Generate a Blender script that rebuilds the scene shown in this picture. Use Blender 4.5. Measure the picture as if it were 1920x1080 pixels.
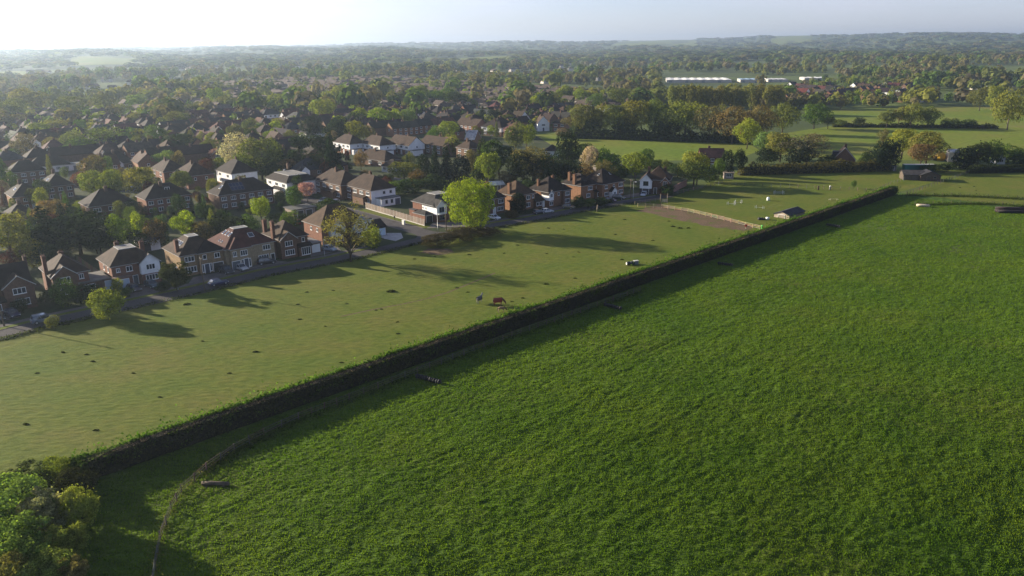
import bpy, math, random
import numpy as np
from mathutils import Vector, Matrix

# ------------------------------------------------------------------ camera, sky, sun, exposure
for o in list(bpy.data.objects):
    bpy.data.objects.remove(o)
SC = bpy.context.scene
COL = SC.collection
F, HY, ROLL, H = 1440.0, 86.0, math.radians(-0.45), 50.0
PITCH = math.atan((540 - HY) / F)
cam = bpy.data.cameras.new('camera')
cam.sensor_fit = 'HORIZONTAL'
cam.sensor_width = 36.0
cam.lens = 36.0 * F / 1920.0
cam.clip_start = 0.5
cam.clip_end = 40000
camo = bpy.data.objects.new('camera', cam)
COL.objects.link(camo)
camo.matrix_world = (Matrix.Translation((0, 0, H)) @ Matrix.Rotation(math.radians(90) - PITCH, 4, 'X')
                     @ Matrix.Rotation(ROLL, 4, 'Z'))
SC.camera = camo
SUN_AZ, SUN_EL = math.radians(-66.0), math.radians(15.7)      # azimuth clockwise from +Y (straight ahead)
world = bpy.data.worlds.new('World')
SC.world = world
world.use_nodes = True
wn, wl = world.node_tree.nodes, world.node_tree.links
wn.clear()
sky = wn.new('ShaderNodeTexSky')
sky.sky_type = 'NISHITA'
sky.sun_disc = False
sky.sun_elevation = SUN_EL
sky.sun_rotation = SUN_AZ
sky.altitude = 60
sky.air_density = 1.0
sky.dust_density = 0.35
sky.ozone_density = 4.0
bg = wn.new('ShaderNodeBackground')
bg.inputs['Strength'].default_value = 0.068
# thin high cloud veil, the same over the whole sky
tc = wn.new('ShaderNodeTexCoord')
mp = wn.new('ShaderNodeMapping')
mp.inputs['Scale'].default_value = (1.2, 1.2, 7.0)
nz = wn.new('ShaderNodeTexNoise')
nz.inputs['Scale'].default_value = 1.6
nz.inputs['Detail'].default_value = 5
rp = wn.new('ShaderNodeValToRGB')
rp.color_ramp.elements[0].position = 0.42
rp.color_ramp.elements[1].position = 0.75
rp.color_ramp.elements[0].color = (0.34, 0.34, 0.34, 1)
rp.color_ramp.elements[1].color = (0.75, 0.75, 0.75, 1)
mx = wn.new('ShaderNodeMixRGB')
lum = wn.new('ShaderNodeRGBToBW')
br = wn.new('ShaderNodeMixRGB')
br.blend_type = 'MULTIPLY'
br.inputs[0].default_value = 1
br.inputs[2].default_value = (1.40, 1.36, 1.30, 1)
wo = wn.new('ShaderNodeOutputWorld')
wl.new(tc.outputs['Generated'], mp.inputs[0])
wl.new(mp.outputs[0], nz.inputs['Vector'])
wl.new(nz.outputs[0], rp.inputs[0])
wl.new(sky.outputs[0], lum.inputs[0])
wl.new(lum.outputs[0], br.inputs[1])
wl.new(rp.outputs[0], mx.inputs[0])
wl.new(sky.outputs[0], mx.inputs[1])
wl.new(br.outputs[0], mx.inputs[2])
tint = wn.new('ShaderNodeMixRGB')
tint.blend_type = 'MULTIPLY'
tint.inputs[0].default_value = 1
tint.inputs[2].default_value = (0.96, 0.95, 1.16, 1)
wl.new(mx.outputs[0], tint.inputs[1])
wl.new(tint.outputs[0], bg.inputs[0])
wl.new(bg.outputs[0], wo.inputs[0])
sl = bpy.data.lights.new('sun', 'SUN')
sl.energy = 5.0
sl.angle = math.radians(0.6)
sl.color = (1.0, 0.88, 0.70)
so = bpy.data.objects.new('sun', sl)
COL.objects.link(so)
sdir = Vector((math.sin(SUN_AZ) * math.cos(SUN_EL), math.cos(SUN_AZ) * math.cos(SUN_EL), math.sin(SUN_EL)))
so.rotation_euler = sdir.to_track_quat('Z', 'Y').to_euler()
so.location = (0, 0, 300)
SC.view_settings.view_transform = 'Standard'
SC.view_settings.look = 'None'
SC.view_settings.gamma = 1
SC.view_settings.use_curve_mapping = False
SC.view_settings.exposure = 1.4
SC.render.engine = 'CYCLES'
SC.cycles.max_bounces = 6
SC.cycles.diffuse_bounces = 3
SC.cycles.transmission_bounces = 3
SC.cycles.transparent_max_bounces = 4
SC.cycles.volume_bounces = 0
SC.cycles.use_denoising = True

# ------------------------------------------------------------------ picture <-> place (1920 x 1080 photo pixels to ground metres)
cR, sR, cP, sP = math.cos(ROLL), math.sin(ROLL), math.cos(PITCH), math.sin(PITCH)


def gp(x, y, z=0.0):
    u, v = (x - 960) / F, (540 - y) / F
    u, v = u * cR - v * sR, u * sR + v * cR
    d = (u, cP + v * sP, -sP + v * cP)
    t = (z - H) / d[2]
    return Vector((d[0] * t, d[1] * t, z))


def pr(X, Y, Z=0.0):
    dz = Z - H
    dep = Y * cP - dz * sP
    u, v = X / dep, (Y * sP + dz * cP) / dep
    u, v = u * cR + v * sR, -u * sR + v * cR
    return 960 + u * F, 540 - v * F


def az_vec(a):
    a = math.radians(a)
    return Vector((math.sin(a), math.cos(a), 0))


def height_at(P, ytop):
    lo, hi = 0.1, 60.0
    for _ in range(40):
        m = (lo + hi) / 2
        if pr(P.x, P.y, m)[1] > ytop:
            lo = m
        else:
            hi = m
    return lo


def col_on_line(P, d, x):
    lo, hi = -200.0, 200.0
    for _ in range(50):
        m = (lo + hi) / 2
        q = P + d * m
        if pr(q.x, q.y, 0)[0] < x:
            lo = m
        else:
            hi = m
    return lo


# ------------------------------------------------------------------ materials
MATS = {}


def nodes_of(name, rough=0.8):
    m = bpy.data.materials.new(name)
    m.use_nodes = True
    n, l = m.node_tree.nodes, m.node_tree.links
    b = n['Principled BSDF']
    b.inputs['Roughness'].default_value = rough
    MATS[name] = m
    return m, n, l, b


def mixc(n, l, a, b, fac, mode='MIX'):
    q = n.new('ShaderNodeMixRGB')
    q.blend_type = mode
    for i, s in ((0, fac), (1, a), (2, b)):
        if hasattr(s, 'links'):
            l.new(s, q.inputs[i])
        elif isinstance(s, (int, float)):
            q.inputs[i].default_value = s
        else:
            q.inputs[i].default_value = (*s, 1)
    return q.outputs[0]


def noise(n, l, scale, detail=4, co=None, rough=0.55, stretch=None):
    t = n.new('ShaderNodeTexNoise')
    t.inputs['Scale'].default_value = scale
    t.inputs['Detail'].default_value = detail
    t.inputs['Roughness'].default_value = rough
    if co is None:
        g = n.new('ShaderNodeNewGeometry')
        co = g.outputs['Position']
    if stretch:
        m = n.new('ShaderNodeMapping')
        m.inputs['Rotation'].default_value = (0, 0, math.radians(stretch[3]) if len(stretch) > 3 else 0)
        m.inputs['Scale'].default_value = stretch[:3]
        l.new(co, m.inputs[0])
        co = m.outputs[0]
    l.new(co, t.inputs['Vector'])
    return t.outputs[0]


def ramp(n, l, fac, stops):
    r = n.new('ShaderNodeValToRGB')
    e = r.color_ramp.elements
    while len(e) < len(stops):
        e.new(0.5)
    for k, (p, c) in enumerate(stops):
        e[k].position = p
        e[k].color = (*(c if not isinstance(c, (int, float)) else (c, c, c)), 1)
    l.new(fac, r.inputs[0])
    return r.outputs[0]


def bump(n, l, b, h, strength=0.5, dist=0.1):
    q = n.new('ShaderNodeBump')
    q.inputs['Strength'].default_value = strength
    q.inputs['Distance'].default_value = dist
    l.new(h, q.inputs['Height'])
    l.new(q.outputs[0], b.inputs['Normal'])


def objmat(name, rough=0.8, var=0.35, scale=1.5, bscale=None, bst=0.4, metal=0.0, spec=None, course=None, coat=0):
    m, n, l, b = nodes_of(name, rough)
    oi = n.new('ShaderNodeObjectInfo')
    tcx = n.new('ShaderNodeTexCoord')
    f1 = noise(n, l, scale, 5, tcx.outputs['Object'])
    c = mixc(n, l, oi.outputs['Color'], ramp(n, l, f1, [(0.3, 1 - var), (0.7, 1 + var * 0.6)]), 1.0, 'MULTIPLY')
    if course:
        wv = n.new('ShaderNodeTexWave')
        wv.wave_type = 'BANDS'
        wv.bands_direction = 'Z'
        wv.inputs['Scale'].default_value = course
        wv.inputs['Distortion'].default_value = 0.6
        wv.inputs['Detail'].default_value = 1
        l.new(tcx.outputs['Object'], wv.inputs['Vector'])
        c = mixc(n, l, c, ramp(n, l, wv.outputs['Fac'], [(0.0, 0.72), (0.5, 1.0)]), 1.0, 'MULTIPLY')
        bump(n, l, b, wv.outputs['Fac'], 0.35, 0.03)
    elif bscale:
        bump(n, l, b, noise(n, l, bscale, 3, tcx.outputs['Object']), bst, 0.05)
    l.new(c, b.inputs['Base Color'])
    b.inputs['Metallic'].default_value = metal
    if spec is not None:
        b.inputs['Specular IOR Level'].default_value = spec
    if coat:
        b.inputs['Coat Weight'].default_value = coat
        b.inputs['Coat Roughness'].default_value = 0.08
    return m


objmat('brick', 0.9, 0.3, 2.2, course=6.5, spec=0.2)
objmat('render', 0.8, 0.12, 0.8, 9, 0.2, spec=0.3)
objmat('rooftile', 0.85, 0.45, 0.7, course=4.2, spec=0.15)
objmat('flatroof', 0.8, 0.25, 0.9, spec=0.3)
objmat('trim', 0.45, 0.06, 1.0)
objmat('timber', 0.85, 0.35, 3.0, 12, 0.4, spec=0.2)
objmat('paint', 0.3, 0.04, 1.0, coat=0.6)
objmat('rubber', 0.75, 0.2, 3.0)
objmat('metal', 0.4, 0.15, 2.0, metal=0.6)
objmat('paving', 0.85, 0.3, 0.7, 5, 0.3, spec=0.2)
objmat('coat', 0.75, 0.2, 2.5)
objmat('bark', 0.95, 0.4, 3.0, 9, 0.5, spec=0.1)
m, n, l, b = nodes_of('glass', 0.06)
b.inputs['Base Color'].default_value = (0.02, 0.028, 0.035, 1)
b.inputs['Specular IOR Level'].default_value = 0.9
m, n, l, b = nodes_of('solar', 0.15)
b.inputs['Base Color'].default_value = (0.01, 0.02, 0.06, 1)


def leafmat(name, trans=0.35, var=0.45, usecol=None, gloss=0.0, patch=None):
    m = bpy.data.materials.new(name)
    m.use_nodes = True
    n, l = m.node_tree.nodes, m.node_tree.links
    n.clear()
    g = n.new('ShaderNodeNewGeometry')
    if usecol is None:
        c0 = n.new('ShaderNodeObjectInfo').outputs['Color']
    else:
        a = n.new('ShaderNodeAttribute')
        a.attribute_name = usecol
        c0 = a.outputs['Color']
    c1 = mixc(n, l, c0, ramp(n, l, g.outputs['Random Per Island'], [(0.0, 1 - var), (0.6, 1.0), (1.0, 1 + var)]), 1.0, 'MULTIPLY')
    tcx = n.new('ShaderNodeTexCoord')
    f = noise(n, l, 2.3, 3, tcx.outputs['Object'] if usecol is None else None)
    c2 = mixc(n, l, c1, ramp(n, l, f, [(0.35, (0.82, 0.9, 0.9)), (0.65, (1.16, 1.08, 0.95))]), 1.0, 'MULTIPLY')
    if patch:
        f = noise(n, l, patch, 6, rough=0.6)
        c2 = mixc(n, l, c2, ramp(n, l, f, [(0.3, (0.68, 0.82, 0.8)), (0.5, (1, 1, 1)), (0.7, (1.28, 1.1, 1.05))]), 1.0, 'MULTIPLY')
    d = n.new('ShaderNodeBsdfDiffuse')
    t = n.new('ShaderNodeBsdfTranslucent')
    mx = n.new('ShaderNodeMixShader')
    mx.inputs[0].default_value = trans
    l.new(c2, d.inputs[0])
    l.new(mixc(n, l, c2, (1.25, 1.25, 0.6), 1.0, 'MULTIPLY'), t.inputs[0])
    l.new(d.outputs[0], mx.inputs[1])
    l.new(t.outputs[0], mx.inputs[2])
    o = n.new('ShaderNodeOutputMaterial')
    out = mx.outputs[0]
    if gloss:
        gl = n.new('ShaderNodeBsdfGlossy')
        gl.inputs['Roughness'].default_value = 0.45
        gl.inputs['Color'].default_value = (0.8, 0.9, 0.45, 1)
        m2 = n.new('ShaderNodeMixShader')
        m2.inputs[0].default_value = gloss
        l.new(out, m2.inputs[1])
        l.new(gl.outputs[0], m2.inputs[2])
        out = m2.outputs[0]
    l.new(out, o.inputs[0])
    MATS[name] = m


leafmat('leaf', 0.42)
leafmat('leafv', 0.42, var=0.14, usecol='tint')
leafmat('twig', 0.05, 0.2)
leafmat('grassblade', 0.45, 0.22, patch=0.055)

# paddock: short cropped olive turf
m, n, l, b = nodes_of('paddock_turf', 0.95)
f1 = noise(n, l, 0.07, 7, rough=0.68)
f2 = noise(n, l, 0.9, 6, stretch=(0.6, 1.4, 1, 25))
f3 = noise(n, l, 5.0, 4)
c = ramp(n, l, f1, [(0.28, (0.076, 0.118, 0.012)), (0.5, (0.104, 0.126, 0.016)), (0.7, (0.13, 0.126, 0.026))])
c = mixc(n, l, c, ramp(n, l, f2, [(0.3, (0.7, 0.78, 0.62)), (0.52, (1, 1, 1)), (0.72, (1.2, 1.14, 1.0))]), 1.0, 'MULTIPLY')
c = mixc(n, l, c, ramp(n, l, f3, [(0.3, 0.75), (0.7, 1.2)]), 1.0, 'MULTIPLY')
l.new(c, b.inputs['Base Color'])
b.inputs['Specular IOR Level'].default_value = 0.1
bump(n, l, b, f2, 0.8, 0.25)
# lush meadow under the standing grass
m, n, l, b = nodes_of('meadow_turf', 0.95)
f1 = noise(n, l, 0.045, 7, rough=0.65)
f2 = noise(n, l, 1.1, 6, stretch=(0.7, 1.3, 1, 35))
f3 = noise(n, l, 0.22, 4, stretch=(0.5, 1.5, 1, 40))
c = ramp(n, l, f1, [(0.3, (0.055, 0.105, 0.013)), (0.52, (0.072, 0.12, 0.014)), (0.72, (0.105, 0.12, 0.022))])
c = mixc(n, l, c, ramp(n, l, f2, [(0.3, (0.5, 0.55, 0.5)), (0.55, (1, 1, 1)), (0.75, (1.35, 1.25, 1.1))]), 1.0, 'MULTIPLY')
c = mixc(n, l, c, ramp(n, l, f3, [(0.35, (0.75, 0.78, 0.75)), (0.65, (1.15, 1.12, 1.1))]), 1.0, 'MULTIPLY')
l.new(c, b.inputs['Base Color'])
b.inputs['Specular IOR Level'].default_value = 0.1
bump(n, l, b, f2, 1.0, 0.4)


def simple_ground(name, stops, s1=0.04, s2=1.2, rough=0.95, bst=0.5):
    m, n, l, b = nodes_of(name, rough)
    f1 = noise(n, l, s1, 5)
    f2 = noise(n, l, s2, 5)
    c = ramp(n, l, f1, stops)
    c = mixc(n, l, c, ramp(n, l, f2, [(0.3, 0.72), (0.7, 1.22)]), 1.0, 'MULTIPLY')
    l.new(c, b.inputs['Base Color'])
    b.inputs['Specular IOR Level'].default_value = 0.1
    bump(n, l, b, f2, bst, 0.15)


simple_ground('land', [(0.35, (0.04, 0.058, 0.02)), (0.5, (0.065, 0.088, 0.026)), (0.62, (0.11, 0.145, 0.035))], 0.0035, 0.03)
simple_ground('garden', [(0.3, (0.028, 0.036, 0.016)), (0.5, (0.045, 0.06, 0.02)), (0.72, (0.07, 0.06, 0.042))], 0.12, 1.0)
simple_ground('field', [(0.3, (0.10, 0.155, 0.014)), (0.5, (0.13, 0.165, 0.018)), (0.7, (0.165, 0.15, 0.036))], 0.02, 0.35)
simple_ground('asphalt', [(0.3, (0.06, 0.055, 0.055)), (0.7, (0.085, 0.078, 0.076))], 0.3, 4.0, 0.85, 0.15)
simple_ground('footway', [(0.3, (0.10, 0.09, 0.085)), (0.7, (0.14, 0.125, 0.115))], 0.5, 5.0, 0.9, 0.1)
simple_ground('mud', [(0.36, (0.09, 0.105, 0.022)), (0.46, (0.12, 0.085, 0.05)), (0.7, (0.15, 0.10, 0.065))], 0.22, 2.0)

# ------------------------------------------------------------------ mesh helpers


def link(o, parent=None):
    COL.objects.link(o)
    if parent is not None:
        o.parent = parent
    return o


def obj(name, mesh, mat=None, parent=None, color=None, loc=None, rot=None, scale=None):
    o = bpy.data.objects.new(name, mesh)
    link(o, parent)
    if mat and not mesh.materials:
        mesh.materials.append(MATS[mat])
    if color:
        o.color = (*color[:3], 1)
    if loc is not None:
        o.location = loc
    if rot is not None:
        o.rotation_euler = rot
    if scale is not None:
        o.scale = scale
    return o


THINGS = []


def tag(o, label, cat, group=None, kind=None):
    if label:
        o['label'] = label
    if cat:
        o['category'] = cat
    if group:
        o['group'] = group
    if kind:
        o['kind'] = kind
    THINGS.append(o)
    return o


def thing(name, label, cat, loc=(0, 0, 0), rotz=0.0, group=None, scale=None):
    o = bpy.data.objects.new(name, None)
    o.empty_display_size = 0.5
    link(o)
    o.location = loc
    o.rotation_euler = (0, 0, rotz)
    if scale is not None:
        o.scale = scale
    return tag(o, label, cat, group)


class MB:
    def __init__(s):
        s.v, s.f = [], []

    def poly(s, pts, flip=False):
        k = len(s.v)
        s.v += [tuple(p) for p in pts]
        r = list(range(k, k + len(pts)))
        s.f.append(r[::-1] if flip else r)

    def box(s, x0, x1, y0, y1, z0, z1):
        k = len(s.v)
        s.v += [(x0, y0, z0), (x1, y0, z0), (x1, y1, z0), (x0, y1, z0), (x0, y0, z1), (x1, y0, z1), (x1, y1, z1), (x0, y1, z1)]
        s.f += [[k + a for a in q] for q in ((0, 3, 2, 1), (4, 5, 6, 7), (0, 1, 5, 4), (1, 2, 6, 5), (2, 3, 7, 6), (3, 0, 4, 7))]

    def prism(s, a, b):                      # two matching rings of points, closed
        k = len(s.v)
        n = len(a)
        s.v += [tuple(p) for p in a] + [tuple(p) for p in b]
        s.f.append(list(range(k + n - 1, k - 1, -1)))
        s.f.append(list(range(k + n, k + 2 * n)))
        for i in range(n):
            j = (i + 1) % n
            s.f.append([k + i, k + j, k + n + j, k + n + i])

    def tube(s, pts, radii, sides=6, cap=True):
        k0 = len(s.v)
        pts = [Vector(p) for p in pts]
        for i, p in enumerate(pts):
            d = (pts[min(i + 1, len(pts) - 1)] - pts[max(i - 1, 0)]).normalized()
            a = d.orthogonal().normalized()
            c = d.cross(a)
            for q in range(sides):
                t = 2 * math.pi * q / sides
                s.v.append(tuple(p + (a * math.cos(t) + c * math.sin(t)) * radii[i]))
        for i in range(len(pts) - 1):
            for q in range(sides):
                r = (q + 1) % sides
                a0 = k0 + i * sides
                s.f.append([a0 + q, a0 + r, a0 + sides + r, a0 + sides + q])
        if cap:
            s.f.append([k0 + q for q in range(sides)][::-1])
            s.f.append([k0 + (len(pts) - 1) * sides + q for q in range(sides)])

    def beam(s, a, b, w, h):                 # a bar of section w x h between two points
        a, b = Vector(a), Vector(b)
        d = (b - a).normalized()
        up = Vector((0, 0, 1)) if abs(d.z) < 0.95 else Vector((1, 0, 0))
        x = d.cross(up).normalized() * w / 2
        u = x.cross(d).normalized() * h / 2
        s.prism([a - x - u, a + x - u, a + x + u, a - x + u], [b - x - u, b + x - u, b + x + u, b - x + u])

    def mesh(s, name, smooth=False):
        m = bpy.data.meshes.new(name)
        m.from_pydata(s.v, [], s.f)
        m.update()
        import bmesh
        bm = bmesh.new()
        bm.from_mesh(m)
        bmesh.ops.recalc_face_normals(bm, faces=bm.faces)
        bm.to_mesh(m)
        bm.free()
        if smooth:
            m.polygons.foreach_set('use_smooth', [True] * len(m.polygons))
        return m


def np_mesh(name, V, nper):
    """a mesh of separate faces, nper corners each, from an (n*nper,3) array"""
    m = bpy.data.meshes.new(name)
    nv = len(V)
    nf = nv // nper
    m.vertices.add(nv)
    m.vertices.foreach_set('co', np.ascontiguousarray(V, dtype=np.float32).ravel())
    m.loops.add(nv)
    m.loops.foreach_set('vertex_index', np.arange(nv, dtype=np.int32))
    m.polygons.add(nf)
    m.polygons.foreach_set('loop_start', np.arange(0, nv, nper, dtype=np.int32))
    m.polygons.foreach_set('loop_total', np.full(nf, nper, dtype=np.int32))
    m.update()
    return m


def leaf_verts(C, N, S, rng, aspect=0.7):
    n = len(C)
    N = N / (np.linalg.norm(N, axis=1, keepdims=True) + 1e-9)
    R = rng.normal(size=(n, 3))
    T = np.cross(N, R)
    T /= (np.linalg.norm(T, axis=1, keepdims=True) + 1e-9)
    B = np.cross(N, T)
    S = S[:, None]
    a, b = T * S * 0.5, B * S * 0.5 * aspect
    V = np.empty((n, 4, 3))
    V[:, 0] = C - a
    V[:, 1] = C - b * 1.1 + a * 0.1
    V[:, 2] = C + a
    V[:, 3] = C + b * 1.1 - a * 0.1
    return V.reshape(-1, 3)


def grid_sheet(name, poly, mat, z, step=None):
    """flat sheet over a polygon (list of Vectors)"""
    mb = MB()
    mb.poly([(p.x, p.y, 0) for p in poly])
    me = mb.mesh(name)
    if me.polygons[0].normal.z < 0:
        me.flip_normals()
    o = obj(name, me, mat, loc=(0, 0, z))
    o['kind'] = 'structure'
    return o


def strip(a, b):
    return list(a) + list(reversed(b))

# ------------------------------------------------------------------ the setting
random.seed(7)
RNG = np.random.default_rng(11)


def smooth(t):
    t = np.clip(t, 0, 1)
    return t * t * (3 - 2 * t)


def terrain_z(X, Y):
    d = np.hypot(X, Y)
    a = np.arctan2(X, Y)
    far = smooth((d - 1500) / 6500)
    crest = 46 + 34 * smooth((a + 0.75) / 1.1) + 18 * smooth((a - 0.1) / 0.5)
    und = (9 * np.sin(d / 1150 + a * 4.1) + 7 * np.sin(a * 17 + d / 900) + 5 * np.sin(a * 39 + 1.3)
           + 3.0 * np.sin(a * 83 + d / 300)) * smooth((d - 1600) / 2500)
    mid = 9 * smooth((d - 1100) / 600) * smooth((a - 0.1) / 0.35)
    return far * crest + und + mid


radii = np.concatenate([[0.0, 25, 60, 110, 200, 330, 500, 700, 900], np.geomspace(1050, 12000, 70)])
nth = 300
V = []
for r in radii:
    th = np.linspace(-math.pi, math.pi, nth, endpoint=False)
    X, Y = r * np.sin(th), r * np.cos(th)
    V.append(np.stack([X, Y, terrain_z(X, Y)], 1))
V = np.concatenate(V)
V[np.hypot(V[:, 0], V[:, 1]) < 115, 2] = -6.0          # room for the dip added to darken the meadow; its own sheet and the paddock's lie above
faces = []
for i in range(1, len(radii) - 1):
    for j in range(nth):
        k = (j + 1) % nth
        faces.append((i * nth + j, i * nth + k, (i + 1) * nth + k, (i + 1) * nth + j))
for j in range(nth):
    faces.append((0, nth + (j + 1) % nth, nth + j))
me = bpy.data.meshes.new('ground')
me.from_pydata(V.tolist(), [], faces)
me.update()
me.polygons.foreach_set('use_smooth', [True] * len(me.polygons))
if me.polygons[500].normal.z < 0:
    me.flip_normals()
g = obj('ground', me, 'land')
g['kind'] = 'structure'

RAZ = 48.0
RD = az_vec(RAZ)                 # along the road, away from the camera
RN = az_vec(RAZ + 90)            # across it, towards the fields

hedge0, hedge1 = gp(150, 904), gp(1672, 366)
HD = (hedge1 - hedge0).normalized()
HN = Vector((HD.y, -HD.x, 0))    # towards the meadow

# gardens under the whole suburb
grid_sheet('garden_ground', [gp(-900, 760), gp(0, 640), gp(800, 448), gp(1260, 374), gp(1290, 330), gp(1040, 255), gp(700, 215), gp(-700, 225)], 'garden', 0.004)
# paddock between road and hedge
near_edge_px = [(-420, 742), (0, 638), (96, 613), (178, 595), (382, 549), (510, 517), (640, 492), (720, 474), (790, 456), (930, 428), (1010, 414), (1100, 396), (1200, 379), (1262, 369)]
near_edge = [gp(*p) for p in near_edge_px]
pad_near = [hedge0 - HD * 90 + HN * (-1), hedge1 - HN]
grid_sheet('paddock', near_edge + [gp(1380, 322), gp(1690, 318), gp(1760, 340), hedge1 - HN, hedge0 - HN, hedge0 - HD * 70 - HN], 'paddock_turf', 0.010)
# small green paddock beyond the meadow at the right, and the far fields
grid_sheet('far_paddock', [gp(1690, 318), gp(1780, 318), gp(2250, 312), gp(2300, 420), gp(1920, 395), gp(1760, 372), hedge1 + HN * 1.5, gp(1760, 340)], 'paddock_turf', 0.014)
grid_sheet('field', [gp(1000, 251), gp(1100, 249), gp(1250, 256), gp(1350, 255), gp(1400, 266), gp(1425, 282), gp(1400, 292), gp(1330, 300), gp(1200, 302), gp(1120, 292), gp(1040, 276)], 'field', 0.02)
grid_sheet('field', [gp(1425, 270), gp(1470, 250), gp(1560, 236), gp(1640, 233), gp(2100, 236), gp(2100, 296), gp(1760, 300), gp(1600, 300), gp(1460, 290)], 'field', 0.02)
grid_sheet('field', [gp(1545, 206), gp(1680, 202), gp(1860, 199), gp(1960, 200), gp(1960, 236), gp(1640, 233), gp(1560, 230)], 'field', 0.03)
grid_sheet('field', [gp(95, 184), gp(190, 170), gp(290, 163), gp(330, 167), gp(250, 178), gp(190, 185)], 'field', 0.05)
grid_sheet('field', [gp(-200, 140), gp(120, 131), gp(190, 128), gp(300, 124), gp(200, 136), gp(0, 147), gp(-200, 158)], 'field', 0.08)

# bare trodden earth along the pale fence and beside the bramble mound


def blob_sheet(name, pts, mat, z, jit=0.8):
    out = []
    r = random.Random(3)
    for i, p in enumerate(pts):
        q = pts[(i + 1) % len(pts)]
        for k in range(6):
            t = k / 6
            w = p.lerp(q, t)
            out.append(w + Vector((r.uniform(-jit, jit), r.uniform(-jit, jit), 0)))
    return grid_sheet(name, out, mat, z)


blob_sheet('bare_earth', [gp(1195, 396), gp(1230, 383), gp(1300, 396), gp(1415, 424), gp(1395, 434), gp(1340, 427), gp(1270, 412)], 'mud', 0.016)
blob_sheet('bare_earth', [gp(790, 474), gp(800, 466), gp(842, 466), gp(852, 474), gp(820, 479)], 'mud', 0.016, 0.3)

# roads
RW = 5.6



def offset_line(pts, d):
    out = []
    for i, p in enumerate(pts):
        t = (pts[min(i + 1, len(pts) - 1)] - pts[max(i - 1, 0)]).normalized()
        out.append(p + Vector((-t.y, t.x, 0)) * d)
    return out


def sheet_between(name, a, b, mat, z, th=None):
    mb = MB()
    for i in range(len(a) - 1):
        if th:
            mb.prism([(a[i].x, a[i].y, z - th), (a[i + 1].x, a[i + 1].y, z - th), (b[i + 1].x, b[i + 1].y, z - th), (b[i].x, b[i].y, z - th)],
                     [(a[i].x, a[i].y, z), (a[i + 1].x, a[i + 1].y, z), (b[i + 1].x, b[i + 1].y, z), (b[i].x, b[i].y, z)])
        else:
            mb.poly([(p.x, p.y, z) for p in (a[i], a[i + 1], b[i + 1], b[i])])
    o = obj(name, mb.mesh(name), mat)
    o['kind'] = 'structure'
    return o


path = [gp(*q) for q in ((640, 594), (700, 581), (760, 570), (800, 561), (840, 549), (880, 533), (930, 512))]
sheet_between('trodden_path', path, offset_line(path, 0.45), 'mud', 0.0135)
e0 = near_edge
e1 = offset_line(e0, RW)
sheet_between('road', e0, e1, 'asphalt', 0.022)
sheet_between('kerb', offset_line(e0, -0.14), e0, 'footway', 0.09, 0.12)
# grass verge, footway on the house side, broken by the side street
SIDE0 = gp(800, 438)
SD = az_vec(-42.5)
for k, seg in enumerate(((0, 8), (8, 14))):
    q = [p for p in near_edge[seg[0]:seg[1]]]
    if k == 0:
        q[-1] = gp(722, 473)
    else:
        q[0] = gp(868, 440)
    sheet_between('kerb', offset_line(q, RW), offset_line(q, RW + 0.14), 'footway', 0.09, 0.12)
    sheet_between('verge', offset_line(q, RW + 0.14), offset_line(q, RW + 1.7), 'paddock_turf', 0.055, 0.06)
    sheet_between('footway', offset_line(q, RW + 1.7), offset_line(q, RW + 3.3), 'footway', 0.06, 0.06)
s0 = SIDE0 - SD * 4
pts = [s0 + SD * t for t in (0, 10, 25, 45, 70, 100, 140)]
sheet_between('road', [p - RD * 2.9 for p in pts], [p + RD * 2.9 for p in pts], 'asphalt', 0.026)
sheet_between('footway', [p + RD * 2.9 for p in pts[1:]], [p + RD * 3.4 for p in pts[1:]], 'footway', 0.09, 0.12)
sheet_between('verge', [p + RD * 3.4 for p in pts[1:4]], [p + RD * 6.2 for p in pts[1:4]], 'paddock_turf', 0.055, 0.06)
# junction flare
j = SIDE0 - SD * 5
fl = []
for t in range(9):
    a = math.pi / 2 * t / 8
    fl.append(j + RD * (-2.9 - 6 * (1 - math.sin(a))) + SD * (6 * (1 - math.cos(a)) + 1.5))
fr = []
for t in range(9):
    a = math.pi / 2 * t / 8
    fr.append(j + RD * (2.9 + 6 * (1 - math.sin(a))) + SD * (6 * (1 - math.cos(a)) + 1.5))
sheet_between('road_junction', fl, fr, 'asphalt', 0.030)
# a second residential street further back
for (a, b) in (((-80, 338), (330, 362)), ((150, 352), (420, 290)), ((650, 330), (790, 338))):
    A, B = gp(*a), gp(*b)
    t = (B - A).normalized()
    nn = Vector((-t.y, t.x, 0)) * 3
    sheet_between('road', [A - nn, B - nn], [A + nn, B + nn], 'asphalt', 0.03 + random.random() * 0.01)

# ------------------------------------------------------------------ the meadow: real tussocky relief and standing grass
MD = [hedge0 + HN * 1.4 - HD * 60, hedge1 + HN * 1.4, gp(1760, 372), gp(1920, 396), gp(2300, 430)]


def vnoise(X, Y, s, seed):
    rng = np.random.default_rng(seed)
    T = rng.random((256, 256))
    x, y = X * s, Y * s
    xi, yi = np.floor(x).astype(int), np.floor(y).astype(int)
    fx, fy = x - xi, y - yi
    fx, fy = fx * fx * (3 - 2 * fx), fy * fy * (3 - 2 * fy)
    g = lambda a, b: T[a % 256, b % 256]
    return (g(xi, yi) * (1 - fx) + g(xi + 1, yi) * fx) * (1 - fy) + (g(xi, yi + 1) * (1 - fx) + g(xi + 1, yi + 1) * fx) * fy - 0.5


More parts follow.
